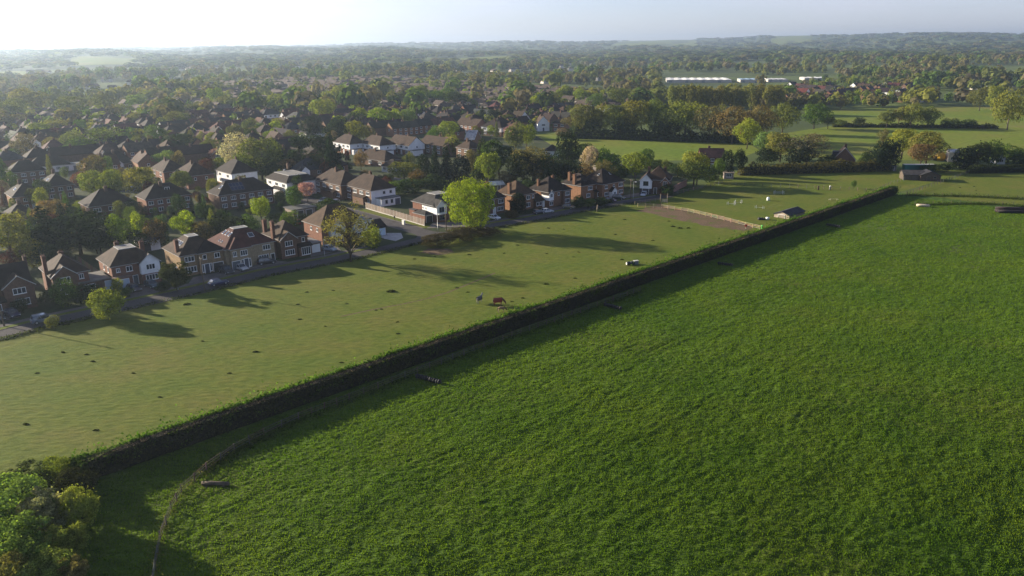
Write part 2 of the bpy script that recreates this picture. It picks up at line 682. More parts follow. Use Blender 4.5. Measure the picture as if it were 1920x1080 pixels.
def meadow_z(X, Y):
    # rows drift slightly along the hedge direction
    U = X * HD.x + Y * HD.y
    W = X * HN.x + Y * HN.y
    z = 0.135 * vnoise(U * 0.5, W, 1.7, 1) + 0.08 * vnoise(U * 0.7, W, 3.1, 2) + 0.10 * vnoise(U * 0.45, W, 0.6, 4) + 0.22 * vnoise(U * 0.5, W, 0.16, 3)
    Wm = W - (hedge0.x * HN.x + hedge0.y * HN.y)
    z = z - 0.0010 * np.clip(Wm - 16, 0, 200) ** 2 * (1 - smooth((np.hypot(X, Y) - 85) / 75)) * np.clip((126 - Wm) / 36, 0, 1)  # dip added so the near right corner slopes off the sun and darkens
    for k_, (p_, o_) in enumerate(((19.0, 3.0), (19.0, 4.7))):
        t_ = (W + U * 0.03 + 9 * vnoise(U, W * 0, 0.012, 7) + o_) % p_ - p_ / 2
        z = z - 0.05 * np.exp(-(t_ / 0.22) ** 2) * np.clip(vnoise(U, W, 0.06, 8) * 4 - 0.25, 0, 1)
    return z


def meadow_fade(X, Y):
    W = (X - hedge0.x) * HN.x + (Y - hedge0.y) * HN.y
    return np.clip((W - 1.0) / 4.0, 0.15, 1)


# wedge-shaped grid: rows by distance W from the hedge line, columns along it
def meadow_grid(name, u0, u1, nu, w0, w1, nw):
    u = np.linspace(u0, u1, nu)
    w = np.linspace(w0, w1, nw)
    U, W = np.meshgrid(u, w, indexing='ij')
    X = hedge0.x + HD.x * U + HN.x * W
    Y = hedge0.y + HD.y * U + HN.y * W
    Z = 0.12 + meadow_z(X, Y) * meadow_fade(X, Y)
    return X, Y, Z


def grid_mesh(name, X, Y, Z):
    nu, nw = X.shape
    V = np.stack([X, Y, Z], -1).reshape(-1, 3)
    i = np.arange((nu - 1) * (nw - 1))
    a = (i // (nw - 1)) * nw + i % (nw - 1)
    Fc = np.stack([a, a + 1, a + nw + 1, a + nw], 1)
    m = bpy.data.meshes.new(name)
    m.vertices.add(len(V))
    m.vertices.foreach_set('co', V.astype(np.float32).ravel())
    m.loops.add(Fc.size)
    m.loops.foreach_set('vertex_index', Fc.astype(np.int32).ravel())
    m.polygons.add(len(Fc))
    m.polygons.foreach_set('loop_start', np.arange(0, Fc.size, 4, dtype=np.int32))
    m.polygons.foreach_set('loop_total', np.full(len(Fc), 4, dtype=np.int32))
    m.update()
    m.polygons.foreach_set('use_smooth', [True] * len(m.polygons))
    if m.polygons[0].normal.z < 0:
        m.flip_normals()
    return m


HL = (hedge1 - hedge0).length
for (ga, nu_, nw_) in (((-45, 90.2, -3.5, 84.3), 1150, 420), ((90, HL + 6, -3.5, 84.3), 350, 225), ((-45, HL + 6, 84, 125), 480, 60)):
    X_, Y_, Z_ = meadow_grid('meadow', ga[0], ga[1], nu_, ga[2], ga[3], nw_)
    mo = obj('meadow', grid_mesh('meadow', X_, Y_, Z_), 'meadow_turf')
    mo['kind'] = 'structure'

# standing grass: many small blades, thinning with distance


def blades(name, n, mat, color, urange, wrange, hmin, hmax, label, seed, keep=None, zfun=None, clump=True):
    rng = np.random.default_rng(seed)
    U = rng.uniform(*urange, n)
    W = rng.uniform(*wrange, n)
    X = hedge0.x + HD.x * U + HN.x * W
    Y = hedge0.y + HD.y * U + HN.y * W
    D = np.hypot(X, Y)
    # seen area only, thinner far off
    dep = Y * cP + H * sP
    px = 960 + X / dep * F
    py = 540 - (Y * sP - H * cP) / dep * F
    ok = (px > -120) & (px < 2040) & (py < 1180) & (rng.random(n) < np.clip(95 / D, 0.1, 1) ** 1.3)
    if clump:
        c = vnoise(X, Y, 0.8, seed + 1) + vnoise(X, Y, 2.3, seed + 2)
        ok &= c > -0.7
    if keep is not None:
        ok &= keep(X, Y)
    X, Y, D = X[ok], Y[ok], D[ok]
    Z = zfun(X, Y) if zfun else np.zeros(len(X))
    n = len(X)
    k = 1 + D / 160
    h = rng.uniform(hmin, hmax, n) * (0.6 + 0.8 * rng.random(n))
    wd = 0.05 * k * rng.uniform(0.7, 1.5, n)
    a = rng.uniform(0, 2 * math.pi, n)
    lean = rng.uniform(0.1, 0.75, n) * h
    la = rng.normal(2.2, 1.0, n)
    V = np.empty((n, 3, 3))
    dx, dy = np.cos(a) * wd, np.sin(a) * wd
    V[:, 0] = np.stack([X - dx, Y - dy, Z - 0.06], 1)
    V[:, 1] = np.stack([X + dx, Y + dy, Z - 0.06], 1)
    V[:, 2] = np.stack([X + np.cos(la) * lean, Y + np.sin(la) * lean, Z + h], 1)
    o = obj(name, np_mesh(name, V.reshape(-1, 3), 3), mat, color=color)
    tag(o, label, 'grass', kind='stuff')
    return o


mz = lambda X, Y: 0.12 + meadow_z(X, Y) * meadow_fade(X, Y)
blades('meadow_grass', 1200000, 'grassblade', (0.098, 0.168, 0.012), (-45, HL), (1.5, 86), 0.07, 0.19, 'lush green standing grass of the big meadow right of the hedge', 21, zfun=mz)

# ------------------------------------------------------------------ the long clipped hedge


def leafcloud(name, C, N, S, mat, color, parent, rng, aspect=0.7):
    o = obj(name, np_mesh(name, leaf_verts(C, N, S, rng, aspect), 4), mat, parent, color)
    o['kind'] = 'stuff'
    return o


hedge = thing('clipped_hedge', 'long tall clipped hedge with flat brown top dividing paddock and meadow', 'hedge', hedge0, math.atan2(HD.y, HD.x))
HH, HT = 2.75, 1.5            # height, thickness; local x along the hedge, local -y towards the meadow
rng = np.random.default_rng(5)
mb = MB()
nseg = 120
prev = None
for i in range(nseg + 1):
    x = HL * i / nseg
    e = 0.0 if 1 < i < nseg - 1 else (0.25 if 0 < i < nseg else 0.6)
    w1, w2 = [random.uniform(-0.10, 0.10) for _ in range(2)]
    hh = HH - 0.12 + random.uniform(-0.08, 0.08) - e
    ring = [(x, -HT / 2 - 0.05 + w1 + e, 0), (x, -HT / 2 + 0.15 + w2 + e, hh), (x, HT / 2 - 0.2 + w1 - e, hh), (x, HT / 2 + 0.05 - e, 0)]
    if prev:
        for a in range(3):
            mb.poly([prev[a], prev[a + 1], ring[a + 1], ring[a]])
    else:
        mb.poly(ring)
    prev = ring
mb.poly(prev)
obj('core', mb.mesh('core'), 'bark', hedge, (0.018, 0.017, 0.012))


def scatter_face(n, fn, sz, spread):
    t, q = rng.random(n), rng.random(n)
    C, N = fn(t, q)
    C = C + rng.normal(size=C.shape) * spread
    S = rng.uniform(sz[0], sz[1], n)
    return C, N + rng.normal(size=N.shape) * 0.6, S


def side_near(t, q):
    n = len(t)
    return np.stack([t * HL, -HT / 2 - 0.02 + q * 0.12, q * HH], 1), np.tile([0, -1.0, 0.15], (n, 1))


def side_far(t, q):
    n = len(t)
    return np.stack([t * HL, HT / 2 + 0.12 - q * 0.1, q * (HH + 0.05)], 1), np.tile([0, 1.0, 0.4], (n, 1))


def top_face(t, q):
    n = len(t)
    return np.stack([t * HL, (q - 0.5) * HT * 0.98, np.full(n, HH - 0.06)], 1), np.tile([0, 0.35, 1.3], (n, 1))


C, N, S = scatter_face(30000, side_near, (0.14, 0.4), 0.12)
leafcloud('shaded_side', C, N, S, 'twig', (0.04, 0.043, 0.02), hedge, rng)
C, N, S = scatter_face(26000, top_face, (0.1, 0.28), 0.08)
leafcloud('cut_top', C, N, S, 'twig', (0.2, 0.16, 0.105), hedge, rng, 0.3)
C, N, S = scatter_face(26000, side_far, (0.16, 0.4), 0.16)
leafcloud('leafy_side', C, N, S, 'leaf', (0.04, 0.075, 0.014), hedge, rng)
# a few green shoots on the clipped face
sx = np.repeat(rng.random(260) * HL, 16) + rng.normal(size=4160) * 0.5
sz = np.clip(np.repeat(rng.random(260) ** 0.5 * HH, 16) + rng.normal(size=4160) * 0.3, 0.1, HH + 0.2)
C = np.stack([sx, -HT / 2 - 0.1 - np.abs(rng.normal(size=4160)) * 0.16, sz], 1)
leafcloud('side_shoots', C, rng.normal(size=C.shape) + [0, -0.6, 0.4], rng.uniform(0.14, 0.36, len(C)), 'leaf', (0.05, 0.08, 0.018), hedge, rng)
# sprigs of new growth standing above the far edge, in clumps
cl = rng.random(1150) * HL
cs = rng.gamma(2.2, 0.24, 1150)
k = 30
X = np.repeat(cl, k) + rng.normal(size=1150 * k) * np.repeat(0.35 + cs * 0.6, k)
Z = HH - 0.4 + np.abs(rng.normal(size=1150 * k)) * np.repeat(cs, k) * 0.62
Y = HT / 2 + 0.22 + rng.normal(size=1150 * k) * 0.26
X = np.clip(X, 0, HL)
C = np.stack([X, Y, Z], 1)
leafcloud('new_growth', C, rng.normal(size=C.shape) + [0, 0.5, 0.6], rng.uniform(0.18, 0.46, len(C)), 'leaf', (0.075, 0.145, 0.02), hedge, rng)
C = np.concatenate([np.stack([HL + 0.2 + rng.normal(size=1600) * 0.7, rng.normal(size=1600) * 0.8, rng.random(1600) ** 0.8 * (HH + 0.3)], 1),
                    np.stack([rng.normal(size=1600) * 0.4, rng.normal(size=1600) * 0.75, rng.random(1600) * (HH + 0.25)], 1)])
leafcloud('hedge_ends', C, rng.normal(size=C.shape) + [0, 0, 0.5], rng.uniform(0.22, 0.55, len(C)), 'leaf', (0.04, 0.07, 0.016), hedge, rng)

# ------------------------------------------------------------------ houses
BR_RED, BR_BROWN, BR_TAN, BR_ORANGE = (0.215, 0.105, 0.068), (0.165, 0.098, 0.064), (0.27, 0.185, 0.10), (0.255, 0.135, 0.074)
STONE, WHITE, CREAM, PALE = (0.34, 0.27, 0.17), (0.78, 0.78, 0.76), (0.62, 0.56, 0.45), (0.55, 0.58, 0.57)
RF_BROWN, RF_DARK, RF_RED, RF_GREY, RF_ORANGE = (0.056, 0.036, 0.024), (0.030, 0.022, 0.018), (0.09, 0.036, 0.028), (0.05, 0.046, 0.042), (0.078, 0.048, 0.028)
TRIM = (0.8, 0.8, 0.78)
WCACHE = {}


def window(root, face, blk, u, z, w, h, n=2, frame=TRIM, name='window'):
    key = ('w', w, h, n)
    if key not in WCACHE:
        a, b = MB(), MB()
        t, d = 0.09, 0.07
        a.box(-w / 2, w / 2, -d, 0.01, 0, t)
        a.box(-w / 2, w / 2, -d, 0.01, h - t, h)
        for k in range(n + 1):
            x = -w / 2 + (w - t) * k / n
            a.box(x, x + t, -d + 0.005, 0.012, t, h - t)
        a.box(-w / 2 - 0.08, w / 2 + 0.08, -d - 0.06, 0.01, -0.07, -0.002)
        b.box(-w / 2 + t * 0.5, w / 2 - t * 0.5, -0.035, 0.005, t * 0.5, h - t * 0.5)
        WCACHE[key] = (a.mesh('window'), b.mesh('pane'))
    a, b = WCACHE[key]
    x0, x1, y0, y1 = blk[:4]
    loc, rz = {'f': ((u, y0 - 0.012, z), 0), 'r': ((x1 + 0.012, u, z), math.pi / 2), 'l': ((x0 - 0.012, u, z), -math.pi / 2),
               'b': ((u, y1 + 0.012, z), math.pi)}[face]
    o = obj(name, a, 'trim', root, frame, loc, (0, 0, rz))
    obj('pane', b, 'glass', o)
    return o


def door(root, face, blk, u, w, h, color, name='door', z=0.05, panels=0, frame=TRIM):
    key = ('d', w, h, panels)
    if key not in WCACHE:
        a = MB()
        a.box(-w / 2, w / 2, -0.05, 0.01, 0, h)
        if panels:
            for k in range(panels):
                zz = 0.08 + (h - 0.16) * k / panels
                a.box(-w / 2 + 0.1, w / 2 - 0.1, -0.075, -0.04, zz, zz + (h - 0.16) / panels - 0.05)
        f = MB()
        f.box(-w / 2 - 0.1, -w / 2 - 0.002, -0.08, 0.01, 0, h + 0.1)
        f.box(w / 2 + 0.002, w / 2 + 0.1, -0.08, 0.01, 0, h + 0.1)
        f.box(-w / 2, w / 2, -0.08, 0.01, h + 0.002, h + 0.1)
        WCACHE[key] = (a.mesh('door'), f.mesh('door_frame'))
    a, f = WCACHE[key]
    x0, x1, y0, y1 = blk[:4]
    loc, rz = {'f': ((u, y0 - 0.012, z), 0), 'r': ((x1 + 0.012, u, z), math.pi / 2), 'l': ((x0 - 0.012, u, z), -math.pi / 2)}[face]
    o = obj(name, a, 'trim', root, color, loc, (0, 0, rz))
    obj('door_frame', f, 'trim', o, frame)
    return o


def block(root, x0, x1, y0, y1, e, kind='hip', pitch=38, wall=BR_BROWN, roof=RF_BROWN, over=0.38, upper=None, top=None, wallmat='brick',
          z0=0.0, fascia=True, names=('wall', 'roof'), gable=None, split=0.5):
    """one volume of a house: walls (two colours if upper is set) under one roof"""
    W, D = x1 - x0, y1 - y0
    tp = math.tan(math.radians(pitch))
    zs = z0 + (e - z0) * split if upper else e
    mb = MB()
    if upper:
        mb.box(x0, x1, y0, y1, z0, zs)
    else:
        mb.box(x0, x1, y0, y1, z0, e)
    ub = MB()
    tgt = mb
    if upper:
        ub.box(x0 - 0.04, x1 + 0.04, y0 - 0.04, y1 + 0.04, zs + 0.002, e)
        tgt = ub
    gx = []
    if kind == 'gx':                         # ridge along x, gables left and right
        r = D / 2 * tp
        gx = [(x0, x1, y0, y1, e, r, 'x')]
        tgt.prism([(x0, y0, e - 0.03), (x0, y1, e - 0.03), (x0, (y0 + y1) / 2, e + r - 0.06)], [(x1, y0, e - 0.03), (x1, y1, e - 0.03), (x1, (y0 + y1) / 2, e + r - 0.06)])
    if kind == 'gy':                         # ridge along y, gables front and back
        r = W / 2 * tp
        tgt.prism([(x0, y0, e - 0.03), (x1, y0, e - 0.03), ((x0 + x1) / 2, y0, e + r - 0.06)], [(x0, y1, e - 0.03), (x1, y1, e - 0.03), ((x0 + x1) / 2, y1, e + r - 0.06)])
    wm = wallmat
    wo_ = obj(names[0], mb.mesh('wall'), wm, root, wall)
    if upper:
        uw = 'render' if sum(upper) > 1.2 else 'brick'
        obj('upper_' + names[0], ub.mesh('upper_wall'), uw, root, upper)
    ro = MB()
    X0, X1, Y0, Y1 = x0 - over, x1 + over, y0 - over, y1 + over
    th = 0.16
    ez = e - over * tp * 0.0
    if kind in ('hip', 'flat'):
        hw = min(X1 - X0, Y1 - Y0) / 2
        rise = hw * tp
        if kind == 'flat':
            rise = min(rise, top or 2.0)
        ins = rise / tp
        base = [(X0, Y0), (X1, Y0), (X1, Y1), (X0, Y1)]
        lo = [(a, b, ez) for a, b in base]
        hi = [(a, b, ez + th) for a, b in base]
        tx0, tx1, ty0, ty1 = X0 + ins, X1 - ins, Y0 + ins, Y1 - ins
        zt = ez + th + rise
        ro.poly(lo, True)
        for i in range(4):
            ro.poly([lo[i], lo[(i + 1) % 4], hi[(i + 1) % 4], hi[i]])
        if tx1 - tx0 < 0.02 and ty1 - ty0 < 0.02:
            ap = ((X0 + X1) / 2, (Y0 + Y1) / 2, zt)
            for i in range(4):
                ro.poly([hi[i], hi[(i + 1) % 4], ap])
        elif ty1 - ty0 < 0.02 and kind == 'hip':
            A, B = (tx0, (Y0 + Y1) / 2, zt), (tx1, (Y0 + Y1) / 2, zt)
            ro.poly([hi[0], hi[1], B, A]); ro.poly([hi[2], hi[3], A, B]); ro.poly([hi[1], hi[2], B]); ro.poly([hi[3], hi[0], A])
        elif tx1 - tx0 < 0.02 and kind == 'hip':
            A, B = ((X0 + X1) / 2, ty0, zt), ((X0 + X1) / 2, ty1, zt)
            ro.poly([hi[1], hi[2], B, A]); ro.poly([hi[3], hi[0], A, B]); ro.poly([hi[0], hi[1], A]); ro.poly([hi[2], hi[3], B])
        else:
            t4 = [(tx0, ty0, zt), (tx1, ty0, zt), (tx1, ty1, zt), (tx0, ty1, zt)]
            for i in range(4):
                ro.poly([hi[i], hi[(i + 1) % 4], t4[(i + 1) % 4], t4[i]])
            ro.poly(t4)
            fm = MB()
            fm.box(tx0 + 0.1, tx1 - 0.1, ty0 + 0.1, ty1 - 0.1, zt + 0.004, zt + 0.06)
            fl_ = fm.mesh('flat_top')
    elif kind == 'gx':
        ym = (Y0 + Y1) / 2
        r = (Y1 - Y0) / 2 * tp
        sec = [(Y0, ez - over * tp + 0.0), (Y0, ez - over * tp + th), (ym, ez - over * tp + r + th), (Y1, ez - over * tp + th), (Y1, ez - over * tp), (ym, ez - over * tp + r)]
        ro.prism([(X0 + 0.15, a, b) for a, b in sec], [(X1 - 0.15, a, b) for a, b in sec])
    elif kind == 'gy':
        xm = (X0 + X1) / 2
        r = (X1 - X0) / 2 * tp
        sec = [(X0, ez - over * tp), (X0, ez - over * tp + th), (xm, ez - over * tp + r + th), (X1, ez - over * tp + th), (X1, ez - over * tp), (xm, ez - over * tp + r)]
        ro.prism([(a, Y0 + 0.15, b) for a, b in sec], [(a, Y1 - 0.15, b) for a, b in sec])
    elif kind == 'slab':
        ro.box(X0, X1, Y0, Y1, e + 0.002, e + 0.18)
    elif kind == 'lean':                     # falls towards the front
        r = D * tp
        ro.prism([(X0, Y0, ez - over * tp), (X0, y1, ez + r), (X0, y1, ez + r + th), (X0, Y0, ez - over * tp + th)],
                 [(X1, Y0, ez - over * tp), (X1, y1, ez + r), (X1, y1, ez + r + th), (X1, Y0, ez - over * tp + th)])
        mb2 = MB()
        mb2.prism([(x0, y0, e - 0.01), (x0, y1, e - 0.01), (x0, y1, e + r - 0.02)], [(x1, y0, e - 0.01), (x1, y1, e - 0.01), (x1, y1, e + r - 0.02)])
        obj('wall_top', mb2.mesh('wall_top'), wm, root, wall)
    rm = 'flatroof' if kind == 'slab' else 'rooftile'
    rf = obj(names[1], ro.mesh('roof'), rm, root, roof)
    if kind == 'flat':
        obj('flat_top', fl_, 'flatroof', rf, (0.2, 0.19, 0.17))
        rb = MB()
        for (a, b2, c, d2) in ((tx0, tx1, ty0 - 0.06, ty0 + 0.08), (tx0, tx1, ty1 - 0.08, ty1 + 0.06), (tx0 - 0.06, tx0 + 0.08, ty0 + 0.09, ty1 - 0.09), (tx1 - 0.08, tx1 + 0.06, ty0 + 0.09, ty1 - 0.09)):
            rb.box(a, b2, c, d2, zt - 0.02, zt + 0.09)
        obj('roof_edging', rb.mesh('roof_edging'), 'trim', rf, (0.5, 0.48, 0.44))
    if fascia and kind in ('hip', 'flat'):
        fb = MB()
        t = 0.05
        fb.box(X0 - t, X1 + t, Y0 - t, Y0 - 0.003, ez - 0.02, ez + 0.11)
        fb.box(X0 - t, X1 + t, Y1 + 0.003, Y1 + t, ez - 0.02, ez + 0.11)
        fb.box(X0 - t, X0 - 0.003, Y0, Y1, ez - 0.02, ez + 0.11)
        fb.box(X1 + 0.003, X1 + t, Y0, Y1, ez - 0.02, ez + 0.11)
        obj('gutter', fb.mesh('gutter'), 'trim', rf, (0.34, 0.33, 0.31))
    if fascia and kind == 'gy':              # white bargeboards on the front gable
        bb = MB()
        zb = ez - over * tp
        bb.beam((X0, Y0 + 0.11, zb + 0.06), (xm, Y0 + 0.11, zb + r + 0.06), 0.05, 0.15)
        bb.beam((X1, Y0 + 0.11, zb + 0.06), (xm, Y0 + 0.11, zb + r + 0.06), 0.052, 0.15)
        obj('bargeboard', bb.mesh('bargeboard'), 'trim', rf, (0.45, 0.44, 0.42))
    return (x0, x1, y0, y1, e, kind, tp, over, th, rf)


def roof_z(blk, x, y):
    x0, x1, y0, y1, e, kind, tp, over, th, rf = blk
    dx0, dx1, dy0, dy1 = x - x0 + over, x1 + over - x, y - y0 + over, y1 + over - y
    if kind == 'gx':
        return e + th + tp * (min(dy0, dy1) - over)
    if kind == 'gy':
        return e + th + tp * (min(dx0, dx1) - over)
    return e + th + tp * min(dx0, dx1, dy0, dy1)


def chimney(root, blk, x, y, w=0.95, d=0.7, up=1.6, color=BR_BROWN, z0=None, ztop=None, pots=2):
    zr = roof_z(blk, x, y) if z0 is None else z0
    zt = ztop if ztop else zr + up
    c = MB()
    c.box(x - w / 2, x + w / 2, y - d / 2, y + d / 2, (zr - 0.6) if z0 is None else z0, zt)
    c.box(x - w / 2 - 0.07, x + w / 2 + 0.07, y - d / 2 - 0.07, y + d / 2 + 0.07, zt - 0.22, zt - 0.08)
    o = obj('chimney', c.mesh('chimney'), 'brick', blk[9], tuple(q_ * 0.7 for q_ in color))
    p = MB()
    for k in range(pots):
        xx = x + (k - (pots - 1) / 2) * 0.4
        p.tube([(xx, y, zt), (xx, y, zt + 0.35)], [0.13, 0.1], 6)
    obj('chimney_pot', p.mesh('chimney_pot'), 'brick', blk[9], (0.16, 0.085, 0.055))
    return o


def skylight(blk, x, y, side, w=0.75, h=1.2, name='skylight', mat='glass', frame=TRIM):
    x0, x1, y0, y1, e, kind, tp, over, th, rf = blk
    z = roof_z(blk, x, y)
    up = {'l': Vector((1, 0, tp)), 'r': Vector((-1, 0, tp)), 'f': Vector((0, 1, tp)), 'b': Vector((0, -1, tp))}[side].normalized()
    ac = {'l': Vector((0, -1, 0)), 'r': Vector((0, 1, 0)), 'f': Vector((1, 0, 0)), 'b': Vector((-1, 0, 0))}[side]
    nn = ac.cross(up).normalized()
    c = Vector((x, y, z))

    def slab(s, z0, z1):
        m = MB()
        a = [c + ac * (i * w / 2 * s) + up * (j * h / 2 * s) + nn * z0 for i, j in ((-1, -1), (1, -1), (1, 1), (-1, 1))]
        b = [p + nn * (z1 - z0) for p in a]
        m.prism(a, b)
        return m
    o = obj(name, slab(1, -0.05, 0.07).mesh(name), 'trim', rf, frame)
    return obj('pane' if mat == 'glass' else 'panel', slab(0.86, 0.0, 0.09).mesh('pane'), mat, rf)


HOUSES = []                       # (position, radius) of every building, to keep trees off them


def place(bx, by, xL, xR, az=138.0):
    P = gp(bx, by)
    d = az_vec(az - 90)
    a, b = col_on_line(P, d, xL), col_on_line(P, d, xR)
    return P + d * ((a + b) / 2), abs(b - a), math.pi - math.radians(az)


def new_house(name, label, bx, by, xL, xR, az=138.0, d=9.0, cat='house', group='houses along the street'):
    P, w, rz = place(bx, by, xL, xR, az)
    r = thing(name, label, cat, P, rz, group)
    back = Vector((-math.sin(math.radians(az)), -math.cos(math.radians(az)), 0))
    HOUSES.append((P + back * d / 2, max(w, d) * 0.5))
    return r, w


G1 = 'houses facing the paddock'

# --- 1, left edge of the picture
h, w = new_house('detached_house', 'brown brick house with front gable at the left edge of the picture', 66, 573, -45, 69, d=9, group=G1)
b1 = block(h, -w / 2, w / 2, 0, 8.5, 4.9, 'gx', 40, BR_BROWN, RF_DARK)
b2 = block(h, w / 2 - 5.2, w / 2 + 0.05, -1.0, 7.5, 4.93, 'gy', 38, BR_BROWN, RF_BROWN)
window(h, 'f', b2, w / 2 - 2.6, 3.3, 2.3, 1.25, 3); window(h, 'f', b2, w / 2 - 2.4, 0.9, 2.6, 1.35, 4)
window(h, 'f', b1, w / 2 - 7.2, 3.4, 1.0, 1.2, 2)
b3 = block(h, -w / 2 + 1.0, w / 2 - 5.35, -1.7, -0.02, 2.4, 'lean', 20, BR_BROWN, RF_DARK, 0.25)
window(h, 'f', b3, w / 2 - 7.3, 0.8, 2.3, 1.3, 3)
chimney(h, b1, w / 2 + 0.35, 5.5, 0.6, 0.9, color=BR_BROWN, z0=0, ztop=9.3)

# --- 2
h, w = new_house('detached_house', 'brown brick house with tall side chimney behind front shrubs and low garage', 110, 560, 104, 172, group=G1)
b1 = block(h, -w / 2, w / 2, 0, 9.0, 4.9, 'hip', 40, BR_RED, RF_BROWN)
b2 = block(h, -w / 2 + 0.02, -w / 2 + 4.6, -0.7, 6, 4.92, 'gy', 40, BR_BROWN, RF_BROWN)
window(h, 'f', b2, -w / 2 + 2.3, 3.2, 2.0, 1.3, 3); window(h, 'f', b1, w / 2 - 1.4, 3.4, 0.9, 1.1, 2)
window(h, 'f', b2, -w / 2 + 2.3, 0.8, 2.4, 1.4, 3)
b3 = block(h, w / 2 - 2.2, w / 2 + 5.4, -0.8, 6.5, 2.5, 'slab', 0, BR_BROWN, (0.16, 0.15, 0.13), 0.2)
window(h, 'f', b3, w / 2 - 0.2, 0.7, 2.0, 1.4, 2)
door(h, 'f', b3, w / 2 + 3.9, 2.3, 2.05, (0.45, 0.55, 0.62), 'garage_door', panels=4)
chimney(h, b1, -w / 2 - 0.3, 2.6, 0.7, 1.1, color=BR_RED, z0=0, ztop=9.0)
chimney(h, b1, 0.5, 7.5, color=BR_BROWN)

# --- 3
h, w = new_house('detached_house', 'red brick house with white rendered front gable and pale blue garage', 218, 541, 215, 300, group=G1)
b1 = block(h, -w / 2, w / 2 - 0.4, 0, 9.6, 4.9, 'flat', 40, BR_RED, RF_BROWN, top=2.7)
b2 = block(h, w / 2 - 3.9, w / 2 + 0.05, -1.2, 7, 4.94, 'gy', 42, BR_RED, RF_BROWN, upper=WHITE, split=0.47)
window(h, 'f', b2, w / 2 - 1.9, 3.2, 1.9, 1.25, 3); window(h, 'f', b2, w / 2 - 1.9, 0.8, 2.6, 1.3, 4)
window(h, 'f', b1, w / 2 - 6.0, 3.3, 1.3, 1.2, 2); window(h, 'f', b1, -w / 2 + 1.3, 3.5, 0.8, 0.9, 2)
door(h, 'f', b1, w / 2 - 5.0, 0.95, 2.1, (0.05, 0.07, 0.09)); window(h, 'f', b1, w / 2 - 6.4, 1.1, 0.9, 1.1, 1)
window(h, 'l', b1, 2.6, 3.2, 0.8, 1.1, 1); window(h, 'l', b1, 5.6, 3.2, 0.8, 1.1, 1)
b3 = block(h, -w / 2 - 0.3, -w / 2 + 3.4, -1.3, 5, 2.5, 'slab', 0, BR_RED, (0.2, 0.13, 0.1), 0.2)
door(h, 'f', b3, -w / 2 + 1.6, 2.4, 2.05, (0.4, 0.5, 0.6), 'garage_door', panels=4)
chimney(h, b1, -1.0, 7.8, color=BR_BROWN); skylight(b1, 1.0, 8.8, 'b', 0.8, 1.1)
chimney(h, b1, w / 2 - 0.5, 8.0, color=BR_RED, up=2.2)

# --- 4
h, w = new_house('detached_house', 'tan brick house with dark hipped roof, flat top and three skylights', 352, 518, 343, 421, group=G1)
b1 = block(h, -w / 2, w / 2, 0, 10.5, 4.9, 'flat', 37, BR_TAN, RF_BROWN, top=3.1)
b2 = block(h, -w / 2 + 3.9, w / 2 - 0.02, -0.7, 5, 4.92, 'hip', 34, BR_TAN, RF_DARK)
window(h, 'f', b1, -w / 2 + 2.0, 3.3, 2.2, 1.25, 3); window(h, 'f', b1, -w / 2 + 2.0, 0.8, 2.7, 1.35, 4)
window(h, 'f', b2, -w / 2 + 5.2, 3.4, 0.9, 1.1, 1); window(h, 'f', b2, w / 2 - 1.6, 3.3, 1.3, 1.2, 2)
door(h, 'f', b2, -w / 2 + 5.5, 1.0, 2.2, (0.03, 0.04, 0.06)); window(h, 'f', b2, -w / 2 + 4.6, 0.4, 0.5, 1.9, 1); window(h, 'f', b2, -w / 2 + 6.4, 0.4, 0.5, 1.9, 1)
door(h, 'f', b2, w / 2 - 1.6, 2.3, 2.1, (0.03, 0.03, 0.03), 'garage_door', panels=4)
for k in range(3):
    skylight(b1, -w / 2 + 2.0, 4.0 + k * 1.25, 'l', 0.7, 1.15)
chimney(h, b1, -w / 2 + 0.4, 2.6, 0.8, 1.0, color=BR_RED, up=2.6)

# --- 5 red roof
h, w = new_house('detached_house', 'pale stone house with large red hipped roof and row of skylights', 459, 501, 427, 517, group=G1)
b1 = block(h, -w / 2, w / 2, 0, 11, 5.0, 'flat', 36, STONE, RF_RED, top=3.4)
b2 = block(h, -w / 2 + 0.8, -w / 2 + 5.6, -1.1, 6, 5.02, 'hip', 36, STONE, RF_RED)
window(h, 'f', b2, -w / 2 + 3.9, 3.2, 1.7, 1.3, 3); window(h, 'f', b1, w / 2 - 2.0, 3.3, 1.9, 1.25, 3)
window(h, 'f', b1, w / 2 - 2.9, 0.9, 2.6, 1.3, 4); window(h, 'f', b2, -w / 2 + 1.7, 3.3, 0.9, 1.2, 2)
door(h, 'f', b2, -w / 2 + 4.3, 1.0, 2.3, (0.05, 0.06, 0.08)); window(h, 'f', b2, -w / 2 + 3.4, 0.3, 0.55, 2.0, 1); window(h, 'f', b2, -w / 2 + 5.15, 0.3, 0.55, 2.0, 1)
door(h, 'f', b2, -w / 2 + 1.8, 1.9, 2.1, (0.06, 0.08, 0.1), 'garage_door', panels=3)
door(h, 'f', b1, w / 2 - 0.6, 0.9, 2.0, (0.02, 0.02, 0.02))
for k in range(3):
    skylight(b1, -w / 2 + 3.0, 3.6 + k * 1.7, 'l', 0.75, 1.3)
for k in range(2):
    skylight(b1, -w / 2 + 1.0, 4.0 + k * 1.4, 'l', 0.45, 0.6)
skylight(b1, 1.4, 2.2, 'f', 1.3, 1.4)

